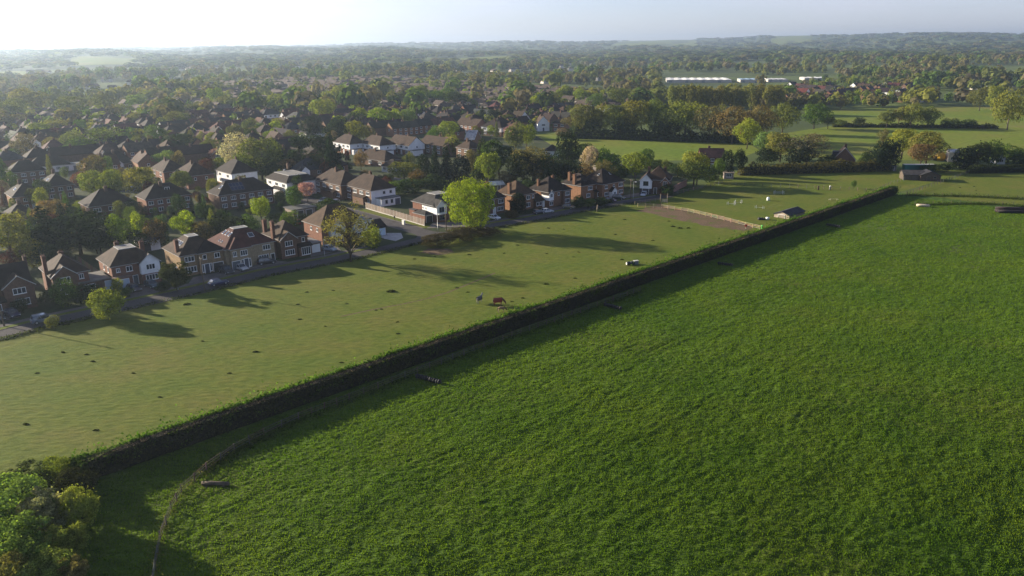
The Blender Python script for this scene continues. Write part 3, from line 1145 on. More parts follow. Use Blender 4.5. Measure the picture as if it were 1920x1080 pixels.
# --- 6
h, w = new_house('detached_house', 'brown brick house with two tall chimneys and white fronted bay', 531, 485, 527, 579, group=G1)
b1 = block(h, -w / 2, w / 2, 0, 9.0, 4.9, 'hip', 40, BR_BROWN, RF_BROWN)
b2 = block(h, -w / 2 + 0.02, -w / 2 + 4.2, -0.7, 6, 4.92, 'gy', 40, BR_BROWN, RF_ORANGE)
window(h, 'f', b2, -w / 2 + 2.1, 3.1, 2.0, 1.3, 3); window(h, 'f', b2, -w / 2 + 2.2, 0.8, 2.5, 1.4, 4); window(h, 'f', b1, w / 2 - 1.2, 3.4, 0.8, 1.1, 1)
b3 = block(h, w / 2 - 3.1, w / 2 + 0.3, -1.3, -0.02, 2.5, 'lean', 22, BR_BROWN, RF_DARK, 0.25)
window(h, 'f', b3, w / 2 - 1.3, 0.3, 2.4, 2.0, 4)
b4 = block(h, w / 2 + 0.35, w / 2 + 3.6, -0.2, 6, 2.4, 'slab', 0, BR_BROWN, (0.18, 0.16, 0.14), 0.15)
door(h, 'f', b4, w / 2 + 1.9, 2.3, 2.0, (0.7, 0.72, 0.72), 'garage_door', panels=4)
chimney(h, b1, -w / 2 - 0.3, 2.5, 0.7, 1.1, color=BR_RED, z0=0, ztop=9.2)
chimney(h, b1, -w / 2 + 0.4, 8.4, 0.9, 0.9, color=BR_RED, up=2.8)

# --- 7 pale twin gables behind the thin tree
h, w = new_house('detached_house', 'pale rendered house with twin front gables behind the thin leafed tree', 646, 454, 622, 690, d=11, group=G1)
b1 = block(h, -w / 2 - 2.0, w / 2, 1.2, 11, 4.9, 'hip', 40, BR_RED, RF_ORANGE)
b2 = block(h, -w / 2, -w / 2 + 4.2, -0.4, 5, 4.6, 'gy', 44, BR_BROWN, RF_BROWN, upper=PALE, split=0.45)
b3 = block(h, w / 2 - 4.4, w / 2, -0.4, 5, 4.6, 'gy', 44, BR_BROWN, RF_BROWN, upper=PALE, split=0.45)
for b, u in ((b2, -w / 2 + 2.1), (b3, w / 2 - 2.2)):
    window(h, 'f', b, u, 2.9, 2.0, 1.3, 3); window(h, 'f', b, u, 0.7, 2.4, 1.4, 4)
window(h, 'l', b1, 3.5, 3.2, 0.9, 1.0, 1); window(h, 'l', b1, 6.8, 3.2, 0.9, 1.0, 1)
b4 = block(h, w / 2 + 0.1, w / 2 + 5.6, -0.6, 5.5, 2.4, 'gx', 28, BR_BROWN, RF_DARK)
door(h, 'f', b4, w / 2 + 4.1, 2.3, 2.05, (0.5, 0.62, 0.72), 'garage_door', panels=4); window(h, 'f', b4, w / 2 + 1.5, 0.9, 1.5, 1.2, 2)
b5 = block(h, w / 2 + 0.1, w / 2 + 2.2, 1.4, 5, 4.8, 'slab', 0, PALE, (0.05, 0.045, 0.04), 0.2)
window(h, 'f', b5, w / 2 + 1.1, 3.2, 1.0, 1.2, 1)
b6 = block(h, w / 2 + 2.4, w / 2 + 7.6, 5.7, 11.0, 2.5, 'slab', 0, (0.12, 0.09, 0.07), (0.3, 0.29, 0.27), 0.25, wallmat='timber')

# --- 8 grey roof, white gable on posts
h, w = new_house('detached_house', 'red brick house with grey roof and white front gable beside timber fence', 822, 415, 815, 868, d=11, group=G1)
b1 = block(h, -w / 2, w / 2, 0.2, 11, 4.8, 'flat', 34, BR_RED, RF_GREY, top=2.4)
b2 = block(h, -w / 2 + 0.02, -w / 2 + 3.6, -1.3, 6, 4.84, 'gy', 42, BR_RED, RF_GREY, upper=WHITE, split=0.46)
window(h, 'f', b2, -w / 2 + 1.8, 2.9, 1.9, 1.6, 2, (0.2, 0.25, 0.28)); window(h, 'f', b2, -w / 2 + 1.8, 0.6, 2.0, 1.4, 2, (0.1, 0.1, 0.1))
window(h, 'l', b1, 4.2, 3.3, 0.55, 0.6, 1); window(h, 'l', b1, 5.6, 3.3, 0.55, 0.6, 1)
b3 = block(h, -w / 2 - 3.0, -w / 2 - 0.06, 0.6, 6.4, 2.3, 'hip', 30, BR_RED, RF_GREY, 0.25)
door(h, 'f', b3, -w / 2 - 1.5, 2.2, 2.0, (0.02, 0.02, 0.025), 'garage_door', panels=4)
b4 = block(h, -w / 2 - 1.4, -w / 2 - 0.06, 8.2, 11, 2.5, 'slab', 0, BR_RED, (0.06, 0.05, 0.05), 0.15)
window(h, 'f', b1, w / 2 - 2, 3.2, 2.0, 1.2, 3); window(h, 'f', b1, w / 2 - 2, 0.9, 2.0, 1.3, 3)

# --- 9
h, w = new_house('detached_house', 'brown brick house half hidden right behind the lime green tree', 938, 400, 900, 947, group=G1)
b1 = block(h, -w / 2, w / 2, 0, 8.5, 4.9, 'hip', 40, BR_BROWN, RF_DARK)
window(h, 'f', b1, w / 2 - 1.7, 3.2, 2.2, 1.25, 3); window(h, 'f', b1, w / 2 - 2.0, 0.9, 2.6, 1.3, 4)
door(h, 'f', b1, w / 2 - 4.4, 1.0, 2.1, (0.6, 0.62, 0.62)); window(h, 'f', b1, w / 2 - 5.0, 3.2, 1.2, 1.2, 2)
chimney(h, b1, 0, 3.0, 1.0, 0.8, color=BR_RED, up=1.6); chimney(h, b1, w / 2 - 1.6, 6.5, color=BR_ORANGE, up=2.4)

# --- 10
h, w = new_house('detached_house', 'orange brick house with clipped evergreen in front and white garage door', 992, 392, 967, 1003, group=G1)
b1 = block(h, -w / 2, w / 2, 0, 9, 4.9, 'hip', 40, BR_ORANGE, RF_ORANGE)
window(h, 'f', b1, w / 2 - 3.0, 3.2, 1.6, 1.3, 2); window(h, 'f', b1, w / 2 - 0.9, 3.4, 0.8, 1.1, 1); window(h, 'f', b1, w / 2 - 3.0, 0.8, 1.7, 1.4, 2)
b3 = block(h, w / 2 - 0.6, w / 2 + 4.6, -1.0, 5.5, 2.4, 'gx', 26, BR_BROWN, RF_DARK)
window(h, 'f', b3, w / 2 + 0.2, 0.8, 1.0, 1.2, 1); window(h, 'f', b3, w / 2 + 1.6, 0.8, 1.0, 1.2, 1); door(h, 'f', b3, w / 2 + 3.5, 2.0, 2.0, (0.68, 0.7, 0.7), 'garage_door', panels=4)
chimney(h, b1, -w / 2 + 0.3, 3.2, 0.9, 1.1, color=BR_ORANGE, up=3.0)

# --- 11
h, w = new_house('detached_house', 'red brick house with small white dormer gable and porch gable', 1045, 386, 1028, 1066, group=G1)
b1 = block(h, -w / 2, w / 2, 0, 9, 4.9, 'hip', 40, BR_ORANGE, RF_DARK)
b2 = block(h, w / 2 - 3.4, w / 2 + 0.02, -1.0, 5, 4.92, 'hip', 38, BR_BROWN, RF_DARK)
b3 = block(h, -w / 2 + 0.02, -w / 2 + 2.0, -0.4, 3, 4.5, 'gy', 48, BR_RED, RF_DARK, upper=WHITE)
window(h, 'f', b2, w / 2 - 1.7, 3.2, 2.0, 1.25, 3); window(h, 'f', b3, -w / 2 + 1.0, 3.2, 1.1, 1.3, 2); window(h, 'f', b1, 0, 3.4, 0.8, 1.0, 1)
window(h, 'f', b2, w / 2 - 1.7, 0.8, 2.1, 1.3, 3); window(h, 'f', b3, -w / 2 + 1.0, 0.7, 1.5, 1.3, 2)
chimney(h, b1, -w / 2 + 1.4, 6, color=BR_ORANGE, up=1.8); chimney(h, b1, w / 2 - 1.5, 6, color=BR_ORANGE, up=2.2)

# --- 12
h, w = new_house('detached_house', 'orange brick house with paired side chimneys and low white garage', 1103, 374, 1092, 1117, group=G1)
b1 = block(h, -w / 2 - 0.8, w / 2, 0, 9, 4.9, 'hip', 40, BR_ORANGE, RF_DARK)
window(h, 'f', b1, 0.4, 3.2, 2.2, 1.25, 3); window(h, 'f', b1, -0.5, 0.8, 1.8, 1.3, 3)
b3 = block(h, w / 2 - 1.0, w / 2 + 4.4, -1.0, 5.5, 2.4, 'lean', 18, BR_BROWN, RF_DARK)
window(h, 'f', b3, w / 2 + 0.6, 0.7, 1.7, 1.4, 3); door(h, 'f', b3, w / 2 + 2.9, 1.9, 2.0, (0.7, 0.71, 0.7), 'garage_door', panels=4)
chimney(h, b1, -w / 2 - 0.6, 3.2, 0.9, 1.1, color=BR_ORANGE, up=3.1); chimney(h, b1, -w / 2 + 0.3, 6.4, 0.8, 1.0, color=BR_ORANGE, up=2.6)

# --- 13
h, w = new_house('detached_house', 'brick house with large dark hipped roof and white window bands', 1150, 369, 1131, 1169, d=11, group=G1)
b1 = block(h, -w / 2 - 0.5, w / 2, 0, 10.5, 4.9, 'hip', 37, BR_ORANGE, RF_DARK)
window(h, 'f', b1, -w / 2 + 1.4, 3.3, 1.4, 1.2, 2); window(h, 'f', b1, 0, 3.5, 0.9, 0.9, 1); window(h, 'f', b1, w / 2 - 1.7, 3.2, 2.2, 1.3, 3)
window(h, 'f', b1, w / 2 - 1.6, 0.8, 2.2, 1.3, 3); window(h, 'f', b1, -w / 2 + 1.6, 0.8, 2.1, 1.3, 3)
b2 = block(h, -w / 2 + 3.0, -w / 2 + 5.6, -1.4, -0.04, 2.3, 'gy', 42, TRIM, RF_DARK, 0.2)
door(h, 'f', b2, -w / 2 + 4.3, 1.0, 2.0, (0.1, 0.12, 0.14))
skylight(b1, -w / 2 + 2.4, 4.5, 'l', 0.6, 1.0); skylight(b1, 1.2, 3.0, 'f', 0.6, 1.0); window(h, 'l', b1, 3.4, 3.3, 1.2, 0.9, 2)

# --- 14, turned towards the left at the end of the street
h, w = new_house('detached_house', 'house with bright white front gable at the far end of the street', 1228, 364, 1200, 1254, az=196, d=9.5, group=G1)
b1 = block(h, -w / 2 + 1.5, w / 2, 0.3, 9.5, 4.9, 'hip', 42, BR_BROWN, RF_BROWN)
b2 = block(h, -w / 2, -w / 2 + 4.0, -1.2, 6, 4.93, 'gy', 46, (0.07, 0.06, 0.055), RF_BROWN, upper=WHITE, split=0.42)
b3 = block(h, w / 2 - 2.8, w / 2 + 0.02, -0.9, 5, 4.6, 'gy', 46, BR_ORANGE, RF_BROWN)
window(h, 'f', b2, -w / 2 + 2.0, 3.1, 1.8, 1.5, 2, (0.06, 0.06, 0.06)); window(h, 'f', b3, w / 2 - 1.4, 3.0, 1.4, 1.7, 2)
window(h, 'f', b3, w / 2 - 1.4, 0.6, 1.7, 1.4, 2, (0.1, 0.1, 0.1)); door(h, 'f', b1, 0.2, 1.0, 2.1, (0.05, 0.05, 0.05)); door(h, 'f', b2, -w / 2 + 2.0, 2.2, 2.0, (0.04, 0.04, 0.045), 'garage_door')
chimney(h, b1, -w / 2 + 2.2, 6.5, color=BR_BROWN, up=2.4); chimney(h, b1, w / 2 - 2.2, 5.8, color=BR_BROWN, up=1.2)
# its brick garden wall
gw = MB()
A, B = gp(1262, 361), gp(1287, 348)
gw.beam(A + Vector((0, 0, 1.1)), B + Vector((0, 0, 1.1)), 0.24, 2.2)
gw.beam(A + Vector((0, 0, 2.25)), B + Vector((0, 0, 2.25)), 0.34, 0.09)
tag(obj('garden_wall', gw.mesh('garden_wall'), 'brick', None, (0.3, 0.17, 0.13)), 'pinkish brick garden wall right of the white gabled end house', 'wall')


def semi(label, bx, by, xL, xR, az, d, e=4.9, kind='hip', pitch=38, wall=BR_BROWN, roof=RF_DARK, upper=None, nf=3, side=0, chim=1, sky_=0, split=0.5, porch=False, group='houses behind the street', name='house', single=False, wing=None, gable=None):
    h, w = new_house(name, label, bx, by, xL, xR, az, d, group=group)
    b = block(h, -w / 2, w / 2, 0, d, e, kind, pitch, wall, roof, upper=upper, split=split, wallmat='render' if sum(wall) > 1.2 else 'brick')
    step = w / nf
    for k in range(nf):
        u = -w / 2 + step * (k + 0.5)
        ww = round(min(step * 0.55, 2.2), 1)
        if not single:
            window(h, 'f', b, u, e - 1.75, ww, 1.2, 3 if ww > 1.5 else 2)
        if k == nf // 2 and not single:
            door(h, 'f', b, u, 1.0, 2.1, random.choice([(0.05, 0.06, 0.09), (0.5, 0.5, 0.5), (0.2, 0.03, 0.03)]))
        else:
            window(h, 'f', b, u, 0.85, ww, 1.3, 3 if ww > 1.5 else 2)
    for k in range(side):
        window(h, 'r', b, d * (k + 0.7) / (side + 0.4), e - 1.7, 0.9, 1.0, 1)
    if chim:
        chimney(h, b, random.uniform(-1, 1), d / 2 + random.choice([-0.8, 0.8]), color=BR_BROWN, up=1.3)
    if chim > 1:
        chimney(h, b, w / 2 - 1.0, d / 2 + 0.5, color=BR_BROWN, up=1.3)
    for k in range(sky_):
        skylight(b, -w / 2 + 1.7 + k * 1.1 if kind != 'hip' else -w / 2 + 1.8, d / 2 - 1 + k * 1.1, 'l', 0.65, 1.0)
    if porch:
        p = block(h, -w * 0.1, w * 0.32, -1.4, -0.03, 2.4, 'lean', 20, wall, roof, 0.2)
    if wing:
        ww, wd, we, wk, wc, door_c = wing
        q = block(h, w / 2 + 0.05, w / 2 + ww, 0.5, wd, we, wk, 28, wc, roof if wk != 'slab' else (0.15, 0.15, 0.14), 0.2, wallmat='render' if sum(wc) > 1.2 else 'brick')
        if door_c:
            door(h, 'f', q, w / 2 + ww / 2, min(ww - 0.7, 2.4), 2.0, door_c, 'garage_door', panels=4)
    if gable:
        gx0, gw_, gc = gable
        q = block(h, gx0, gx0 + gw_, -0.9, d * 0.5, e + 0.04, 'gy', 44, wall, roof, upper=gc)
        window(h, 'f', q, gx0 + gw_ / 2, e - 1.8, 1.5, 1.2, 2)
    return h, b, w


SA = 228.0
# along the side street
h, b, w = semi('white and brick semi with white end wall at the corner behind the fence', 697, 386, 650, 697, SA, 9.5, upper=None, wall=BR_BROWN, roof=RF_BROWN, nf=4, side=2, porch=True)
eb = MB(); eb.box(w / 2 + 0.004, w / 2 + 0.05, 0.0, 9.5, 0, 4.88)
obj('white_end_wall', eb.mesh('white_end_wall'), 'render', h, WHITE)
for u in (5.0, 7.6):
    window(h, 'r', (0, w / 2 + 0.05, 0, 0), u, 3.4, 0.9, 0.9, 1, (0.1, 0.1, 0.1))
q = block(h, w / 2 + 0.1, w / 2 + 3.6, 1.5, 9.0, 2.4, 'slab', 0, WHITE, (0.12, 0.12, 0.12), 0.15, wallmat='render')
window(h, 'r', q, 3.5, 0.8, 0.9, 1.2, 1, (0.1, 0.1, 0.1)); window(h, 'r', q, 5.6, 0.8, 0.9, 1.2, 1, (0.1, 0.1, 0.1)); door(h, 'r', q, 7.8, 1.9, 2.0, (0.05, 0.06, 0.09))
semi('brown brick semi with parked car between two white walled houses', 641, 375, 592, 641, SA, 9.5, wall=BR_BROWN, roof=RF_BROWN, nf=4, porch=True)
h, b, w = semi('white rendered house with dark roof beside the pink blossom tree', 540, 370, 502, 540, SA, 11.5, wall=WHITE, roof=RF_DARK, nf=3, side=2, kind='flat', sky_=2, porch=True)
h, b, w = semi('brown brick semi with solar panels on its roof behind the red roofed house', 432, 393, 414, 515, 138, 9, wall=BR_BROWN, roof=RF_DARK, nf=6)
for k in range(4):
    for q in range(2):
        skylight(b, -w / 2 + 5.2 + k * 1.12, 1.3 + q * 1.35, 'f', 1.05, 1.6, 'solar_panel', 'solar', (0.1, 0.1, 0.11))
skylight(b, -w / 2 + 2.2, 3.2, 'l', 1.0, 1.6)
h, b, w = semi('brick semi with dark roof and small dormer above the tan brick house', 278, 404, 278, 362, 138, 9, wall=BR_RED, roof=RF_DARK, nf=5, chim=1)
dm = MB()
dm.box(-0.6, 1.6, 2.2, 4.6, 6.4, 8.0)
obj('dormer', dm.mesh('dormer'), 'rooftile', h, RF_DARK)
window(h, 'f', (0, 0, 2.2, 0), 0.5, 6.9, 1.6, 0.9, 2)
semi('brick house with wide dark roof behind the black evergreen', 235, 410, 172, 256, 138, 10, wall=BR_BROWN, roof=RF_DARK, nf=3, single=False)
semi('low dark roofed house among conifers at the left', 60, 424, 18, 78, 138, 9, e=3.0, wall=BR_BROWN, roof=RF_DARK, nf=3, single=True)
semi('brick semi with white hip end at the left edge behind the gardens', 52, 396, 30, 88, 138, 11, wall=BR_ORANGE, roof=RF_DARK, nf=4, sky_=2)
semi('brick semi with sunlit skylights on its brown left slope', 112, 375, 92, 142, 138, 11, wall=BR_BROWN, roof=RF_DARK, nf=3, sky_=2)
semi('white bungalow with long dark roof and white garage', 110, 322, 55, 134, 146, 8.5, e=2.7, wall=WHITE, roof=RF_DARK, nf=5, single=True, wing=(4.5, 7, 2.6, 'slab', WHITE, (0.1, 0.12, 0.15)))
semi('dark roofed chalet bungalow with one white gable', 225, 320, 183, 256, 140, 10, e=2.9, pitch=42, wall=BR_BROWN, roof=RF_DARK, nf=4, single=True, gable=(-1.0, 3.6, WHITE))
semi('brick house with pale chimney behind the yellow green trees', 310, 347, 287, 310, SA, 9, wall=BR_RED, roof=RF_BROWN, nf=2, side=2)
semi('brick house with garden lawn in front, left of the purple tree', 354, 356, 330, 354, SA, 10, wall=BR_RED, roof=RF_BROWN, nf=2, side=2)
semi('house with white front and brick end wall right of the purple tree', 437, 351, 408, 437, SA, 10, wall=BR_ORANGE, upper=WHITE, split=0.12, roof=RF_DARK, nf=2, side=1)
semi('dark tiled long house with row of windows under the sparse tree', 232, 274, 205, 278, 150, 9, wall=BR_BROWN, roof=RF_BROWN, nf=5)
semi('dark roofed house at the far left beyond the conifers', 60, 345, 22, 90, 140, 9, wall=BR_BROWN, roof=RF_DARK, nf=4)
semi('low white fronted bungalow at the left edge beyond the orange trees', 20, 292, -20, 48, 140, 9, e=3.0, wall=WHITE, roof=RF_DARK, nf=4, single=True)
semi('small orange brick gabled house beside the pink tree', 415, 308, 402, 418, 165, 9, wall=BR_ORANGE, roof=RF_DARK, nf=1, kind='gy', pitch=42, chim=0)
# row with white upper storeys
for (bx, by, xl, xr, dd, kd, lab) in ((657, 290, 626, 657, 9, 'hip', 'semi with white upper storey, left one of the row of three'), (713, 293, 676, 713, 9, 'hip', 'semi with white upper storey, middle one of the row of three'),
                                      (768, 292, 729, 768, 9, 'gx', 'semi with white upper storey and white gable end, right of the row')):
    semi(lab, bx, by, xl, xr, SA, dd, wall=BR_RED, upper=WHITE, roof=RF_BROWN, nf=4, side=1, kind=kd, chim=1, wing=(2.8, 6, 2.5, 'slab', WHITE, (0.6, 0.6, 0.6)))
semi('brown roofed terrace partly behind the pointed conifers', 838, 294, 788, 838, SA, 8.5, wall=BR_BROWN, roof=RF_BROWN, nf=5, kind='gx')
semi('single storey brown roofed garage block left of the yellow bush', 722, 314, 668, 722, 222, 9, e=2.6, wall=BR_BROWN, roof=RF_BROWN, nf=3, single=True)
semi('low dark roofed garage with pale blue door left of the yellow bush', 738, 325, 716, 738, 222, 6, e=2.4, wall=PALE, roof=RF_DARK, nf=2, single=True, chim=0)
semi('brown roofed house left of the pointed conifers', 880, 300, 856, 880, SA, 8, wall=BR_BROWN, roof=RF_BROWN, nf=2)
semi('house with pale sunlit roof slope and orange brick wall', 890, 274, 872, 890, 200, 9, e=3.6, wall=BR_ORANGE, roof=(0.42, 0.42, 0.42), nf=1, kind='gx', pitch=42, chim=0)
semi('long brown roofed terrace in front of the dark conifer pair', 893, 252, 855, 893, SA, 9, wall=BR_RED, roof=RF_BROWN, nf=5, kind='gx')
semi('dark roofed house with white dormers right of the brown terrace', 940, 256, 903, 940, 215, 9, wall=BR_BROWN, upper=WHITE, roof=RF_DARK, nf=3)
semi('house with tall white gable at the edge of the field', 1022, 246, 1008, 1030, 170, 10, wall=WHITE, roof=RF_BROWN, nf=1, kind='gy', pitch=48, chim=1)
semi('dark house with blue glazed side right of the white gable', 1050, 247, 1036, 1060, 200, 9, wall=BR_RED, roof=RF_DARK, nf=2)
semi('low dark roofed outbuilding at the edge of the grass field', 1160, 324, 1118, 1163, 175, 7, e=3.0, wall=(0.12, 0.1, 0.09), roof=(0.05, 0.05, 0.05), nf=3, single=True, chim=0)
semi('dark flat roofed hut half hidden by the big evergreen', 1040, 294, 1022, 1048, 185, 6, e=2.6, wall=PALE, roof=RF_DARK, nf=2, single=True, chim=0)
# right hand cottages
h, b, w = semi('dark red brick house with central chimney on the field edge', 1335, 316, 1312, 1357, 186, 8, e=4.8, wall=(0.12, 0.05, 0.04), roof=(0.09, 0.045, 0.035), nf=3, kind='gx', chim=1)
h, b, w = semi('brick cottage with steep sunlit roof and dark dormer beyond the hedge', 1590, 314, 1560, 1602, 200, 8, e=3.2, wall=BR_BROWN, roof=(0.12, 0.085, 0.065), nf=2, kind='gy', pitch=48, chim=1, single=True)
dm = MB(); dm.box(-w / 2 - 0.2, -w / 2 + 2.2, 2.5, 6, 3.6, 6.2)
obj('dormer', dm.mesh('dormer'), 'flatroof', h, (0.05, 0.05, 0.055))
semi('small white house with pale flat roof beside the yellow dome', 1795, 304, 1777, 1797, 200, 7, e=4.2, wall=(0.7, 0.6, 0.5), roof=(0.45, 0.47, 0.48), nf=1, kind='gx', pitch=15, chim=0, single=True)
semi('small white gabled outbuilding at the right among dark shrubs', 1880, 308, 1866, 1884, 190, 5, e=2.6, wall=WHITE, roof=RF_DARK, nf=1, kind='gy', pitch=30, chim=0, single=True)
semi('pale stone hut with flat roof at the corner of the paddock', 1370, 336, 1357, 1375, 190, 4, e=2.4, wall=(0.3, 0.25, 0.22), roof=(0.3, 0.24, 0.18), nf=1, kind='slab', chim=0, single=True, name='stone_hut')

# ------------------------------------------------------------------ trees
LIME, YGREEN, YOLIVE, OLIVE = (0.235, 0.30, 0.026), (0.20, 0.235, 0.036), (0.185, 0.19, 0.045), (0.125, 0.145, 0.042)
MID, DARK, VDARK, PGREEN = (0.085, 0.135, 0.03), (0.04, 0.062, 0.022), (0.022, 0.034, 0.018), (0.15, 0.21, 0.075)
BRONZE, ORANGE, PINK, PURPLE = (0.165, 0.125, 0.055), (0.21, 0.16, 0.07), (0.42, 0.25, 0.26), (0.085, 0.032, 0.03)
RED, BLOSSOM, GREYB, BROWN = (0.16, 0.065, 0.05), (0.38, 0.35, 0.28), (0.16, 0.14, 0.09), (0.14, 0.125, 0.055)
CNAME = {LIME: 'lime green', YGREEN: 'yellow green', YOLIVE: 'yellowish olive', OLIVE: 'olive green', MID: 'mid green', DARK: 'dark green', VDARK: 'blackish green',
         PGREEN: 'pale green', BRONZE: 'bronze', ORANGE: 'orange brown', PINK: 'pink blossom', PURPLE: 'purple leaved', RED: 'red leaved', BLOSSOM: 'cream blossom',
         GREYB: 'grey brown', BROWN: 'brownish'}


def crown_points(kind, n, seed):
    """leaf centres, outward directions and limb ends for a crown in a unit box: x,y in +-0.5, z 0..1"""
    rng = np.random.default_rng(seed)
    L = []
    if kind in ('round', 'dome', 'tall', 'sparse', 'bush', 'full', 'thin'):
        z0, zr, hr, k, r0, r1 = {'round': (0.60, 0.25, 0.32, 26, 0.13, 0.21), 'dome': (0.52, 0.30, 0.34, 34, 0.11, 0.19), 'tall': (0.56, 0.33, 0.30, 26, 0.13, 0.2),
                                 'sparse': (0.58, 0.31, 0.37, 60, 0.05, 0.12), 'bush': (0.40, 0.34, 0.33, 30, 0.11, 0.2),
                                 'full': (0.52, 0.40, 0.37, 54, 0.075, 0.165), 'thin': (0.57, 0.36, 0.34, 90, 0.03, 0.085)}[kind]
        while len(L) < k:
            p = rng.normal(size=3)
            p /= np.linalg.norm(p)
            rr = rng.random() ** (0.4)
            q = p * rr * np.array([hr, hr, zr])
            q[2] += z0
            if kind == 'bush':
                q[2] = max(q[2], 0.12)
            if kind == 'dome' and q[2] < 0.3 and rng.random() < 0.5:
                continue
            L.append((q, rng.uniform(r0, r1), np.array([1, 1, 0.85])))
    elif kind == 'cone':
        for z in np.linspace(0.08, 0.94, 15):
            R = (1 - z) ** 0.85 * 0.40 + 0.02
            m = max(3, int(9 * R / 0.4))
            for a in rng.random() * 6.28 + np.arange(m) * 6.283 / m:
                rr = R * rng.uniform(0.75, 1.08)
                L.append((np.array([math.cos(a) * rr * 0.72, math.sin(a) * rr * 0.72, z + rng.normal() * 0.02]), 0.05 + 0.26 * R, np.array([1, 1, 0.55])))
        L.append((np.array([0, 0, 0.96]), 0.04, np.array([0.8, 0.8, 1.4])))
    elif kind == 'column':
        for z in np.linspace(0.06, 0.9, 12):
            R = 0.34 * min(1, (1.02 - z) * 3.2) ** 0.7 * (0.8 + 0.2 * min(1, z * 4))
            for a in rng.random() * 6.28 + np.arange(7) * 6.283 / 7:
                L.append((np.array([math.cos(a) * R, math.sin(a) * R, z]) + rng.normal(size=3) * 0.02, rng.uniform(0.10, 0.15), np.array([1, 1, 0.9])))
    elif kind == 'pine':
        for k in range(34):
            z = rng.uniform(0.25, 0.95)
            R = 0.36 * (1.15 - z) ** 0.5
            a = rng.random() * 6.28
            rr = R * rng.random() ** 0.5
            L.append((np.array([math.cos(a) * rr, math.sin(a) * rr, z]), rng.uniform(0.09, 0.17), np.array([1.15, 1.15, 0.45])))
    P = np.array([q[0] for q in L])
    R = np.array([q[1] for q in L])
    A = np.array([q[2] for q in L])
    need = n
    Cs, Ns = [], []
    while need > 0:
        m = int(need * 2.2) + 50
        i = rng.choice(len(L), m, p=R ** 2 / (R ** 2).sum())
        d = rng.normal(size=(m, 3))
        d[:, 2] += 0.25
        d /= np.linalg.norm(d, axis=1, keepdims=True)
        c = P[i] + d * (R[i] * rng.uniform(0.72, 1.1, m))[:, None] * A[i]
        # drop those buried in another lobe
        dist = np.linalg.norm((c[:, None, :] - P[None]) / A[None], axis=2) / R[None]
        ok = (dist < (0.86 if kind == 'full' else 0.68)).sum(1) == 0
        ok &= c[:, 2] > 0.01
        Cs.append(c[ok]); Ns.append(d[ok])
        need -= ok.sum()
    C, N = np.concatenate(Cs)[:n], np.concatenate(Ns)[:n]
    push = rng.random(len(C)) < 0.14
    C = C + N * (push * rng.random(len(C)) * (0.09 if kind in ('bush', 'full') else 0.05))[:, None]
    out = C - np.array([0, 0, 0.45])
    N = N + 0.35 * out / (np.linalg.norm(out, axis=1, keepdims=True) + 1e-6) + rng.normal(size=N.shape) * 0.45
    # fill the unit box
    ext = max(np.percentile(np.abs(C[:, 0]), 98.5), np.percentile(np.abs(C[:, 1]), 98.5))
    s = 0.5 / ext
    zt = np.percentile(C[:, 2], 99.5)
    C = C * np.array([s, s, 1 / zt])
    P = P * np.array([s, s, 1 / zt])
    return C, N, P


def make_tree_meshes(kind, n, leaf, seed, aspect=1.0, limbs=7):
    """aspect = width / height of the finished tree, so that leaves come out square"""
    rng = np.random.default_rng(seed + 1000)
    C, N, P = crown_points(kind, n, seed)
    K = np.array([aspect, aspect, 1.0])
    V = leaf_verts(C * K, N, rng.uniform(0.6, 1.35, n) * leaf, rng, 0.75) / K
    cm = np_mesh('crown', V, 4)
    cm.materials.append(MATS['leaf'])
    mb = MB()
    tr = 0.02 / aspect if kind != 'bush' else 0.012 / aspect
    if kind == 'thin':
        tr *= 0.62
    zt = 0.62 if kind not in ('cone', 'pine') else 0.93
    w = [(0, 0, -0.01)] + [(rng.normal() * 0.012, rng.normal() * 0.012, zt * q) for q in (0.35, 0.7, 1.0)]
    mb.tube(w, [tr * 1.25, tr, tr * 0.75, tr * 0.3], 6)
    idx = rng.choice(len(P), min(limbs, len(P)), replace=False)
    for i in idx:
        e = P[i]
        z0 = min(max(e[2] - 0.25, 0.12), zt * 0.85)
        md = (e[0] * 0.45, e[1] * 0.45, z0 + (e[2] - z0) * 0.62)
        mb.tube([(0, 0, z0), md, tuple(e)], [tr * 0.5, tr * 0.33, tr * 0.12], 5)
    tm = mb.mesh('trunk', True)
    tm.materials.append(MATS['bark'])
    return cm, tm


LIB = {}
for kind, cnt, n, leaf, asp, limbs in (('round', 4, 3600, 0.042, 0.9, 7), ('dome', 3, 4200, 0.042, 1.2, 9), ('tall', 3, 3200, 0.038, 0.55, 7), ('sparse', 2, 3000, 0.032, 0.85, 26),
                                       ('bush', 4, 2600, 0.06, 1.2, 6), ('cone', 2, 3200, 0.036, 0.45, 4), ('column', 2, 3200, 0.042, 0.55, 4), ('pine', 2, 3600, 0.042, 0.9, 12)):
    LIB[kind] = [make_tree_meshes(kind, n, leaf, 50 + 7 * k + len(kind), asp, limbs) for k in range(cnt)]
HERO = {
    'lime': make_tree_meshes('full', 15000, 0.024, 903, 0.95, 10),
    'thin': make_tree_meshes('thin', 3700, 0.019, 905, 0.72, 60),
    'shrub': make_tree_meshes('full', 7500, 0.042, 911, 1.0, 8),
    'shrub2': make_tree_meshes('thin', 7500, 0.04, 915, 1.0, 16),
    'mound': make_tree_meshes('bush', 9000, 0.03, 921, 1.0, 6),
}
FORM = {'round': 'round', 'dome': 'broad domed', 'tall': 'tall oval', 'sparse': 'thin leafed', 'bush': 'bushy', 'cone': 'pointed conifer', 'column': 'dense columnar', 'pine': 'spreading evergreen'}
TREES = []
trunk_cols = [(0.10, 0.075, 0.05), (0.08, 0.065, 0.05), (0.13, 0.11, 0.085)]


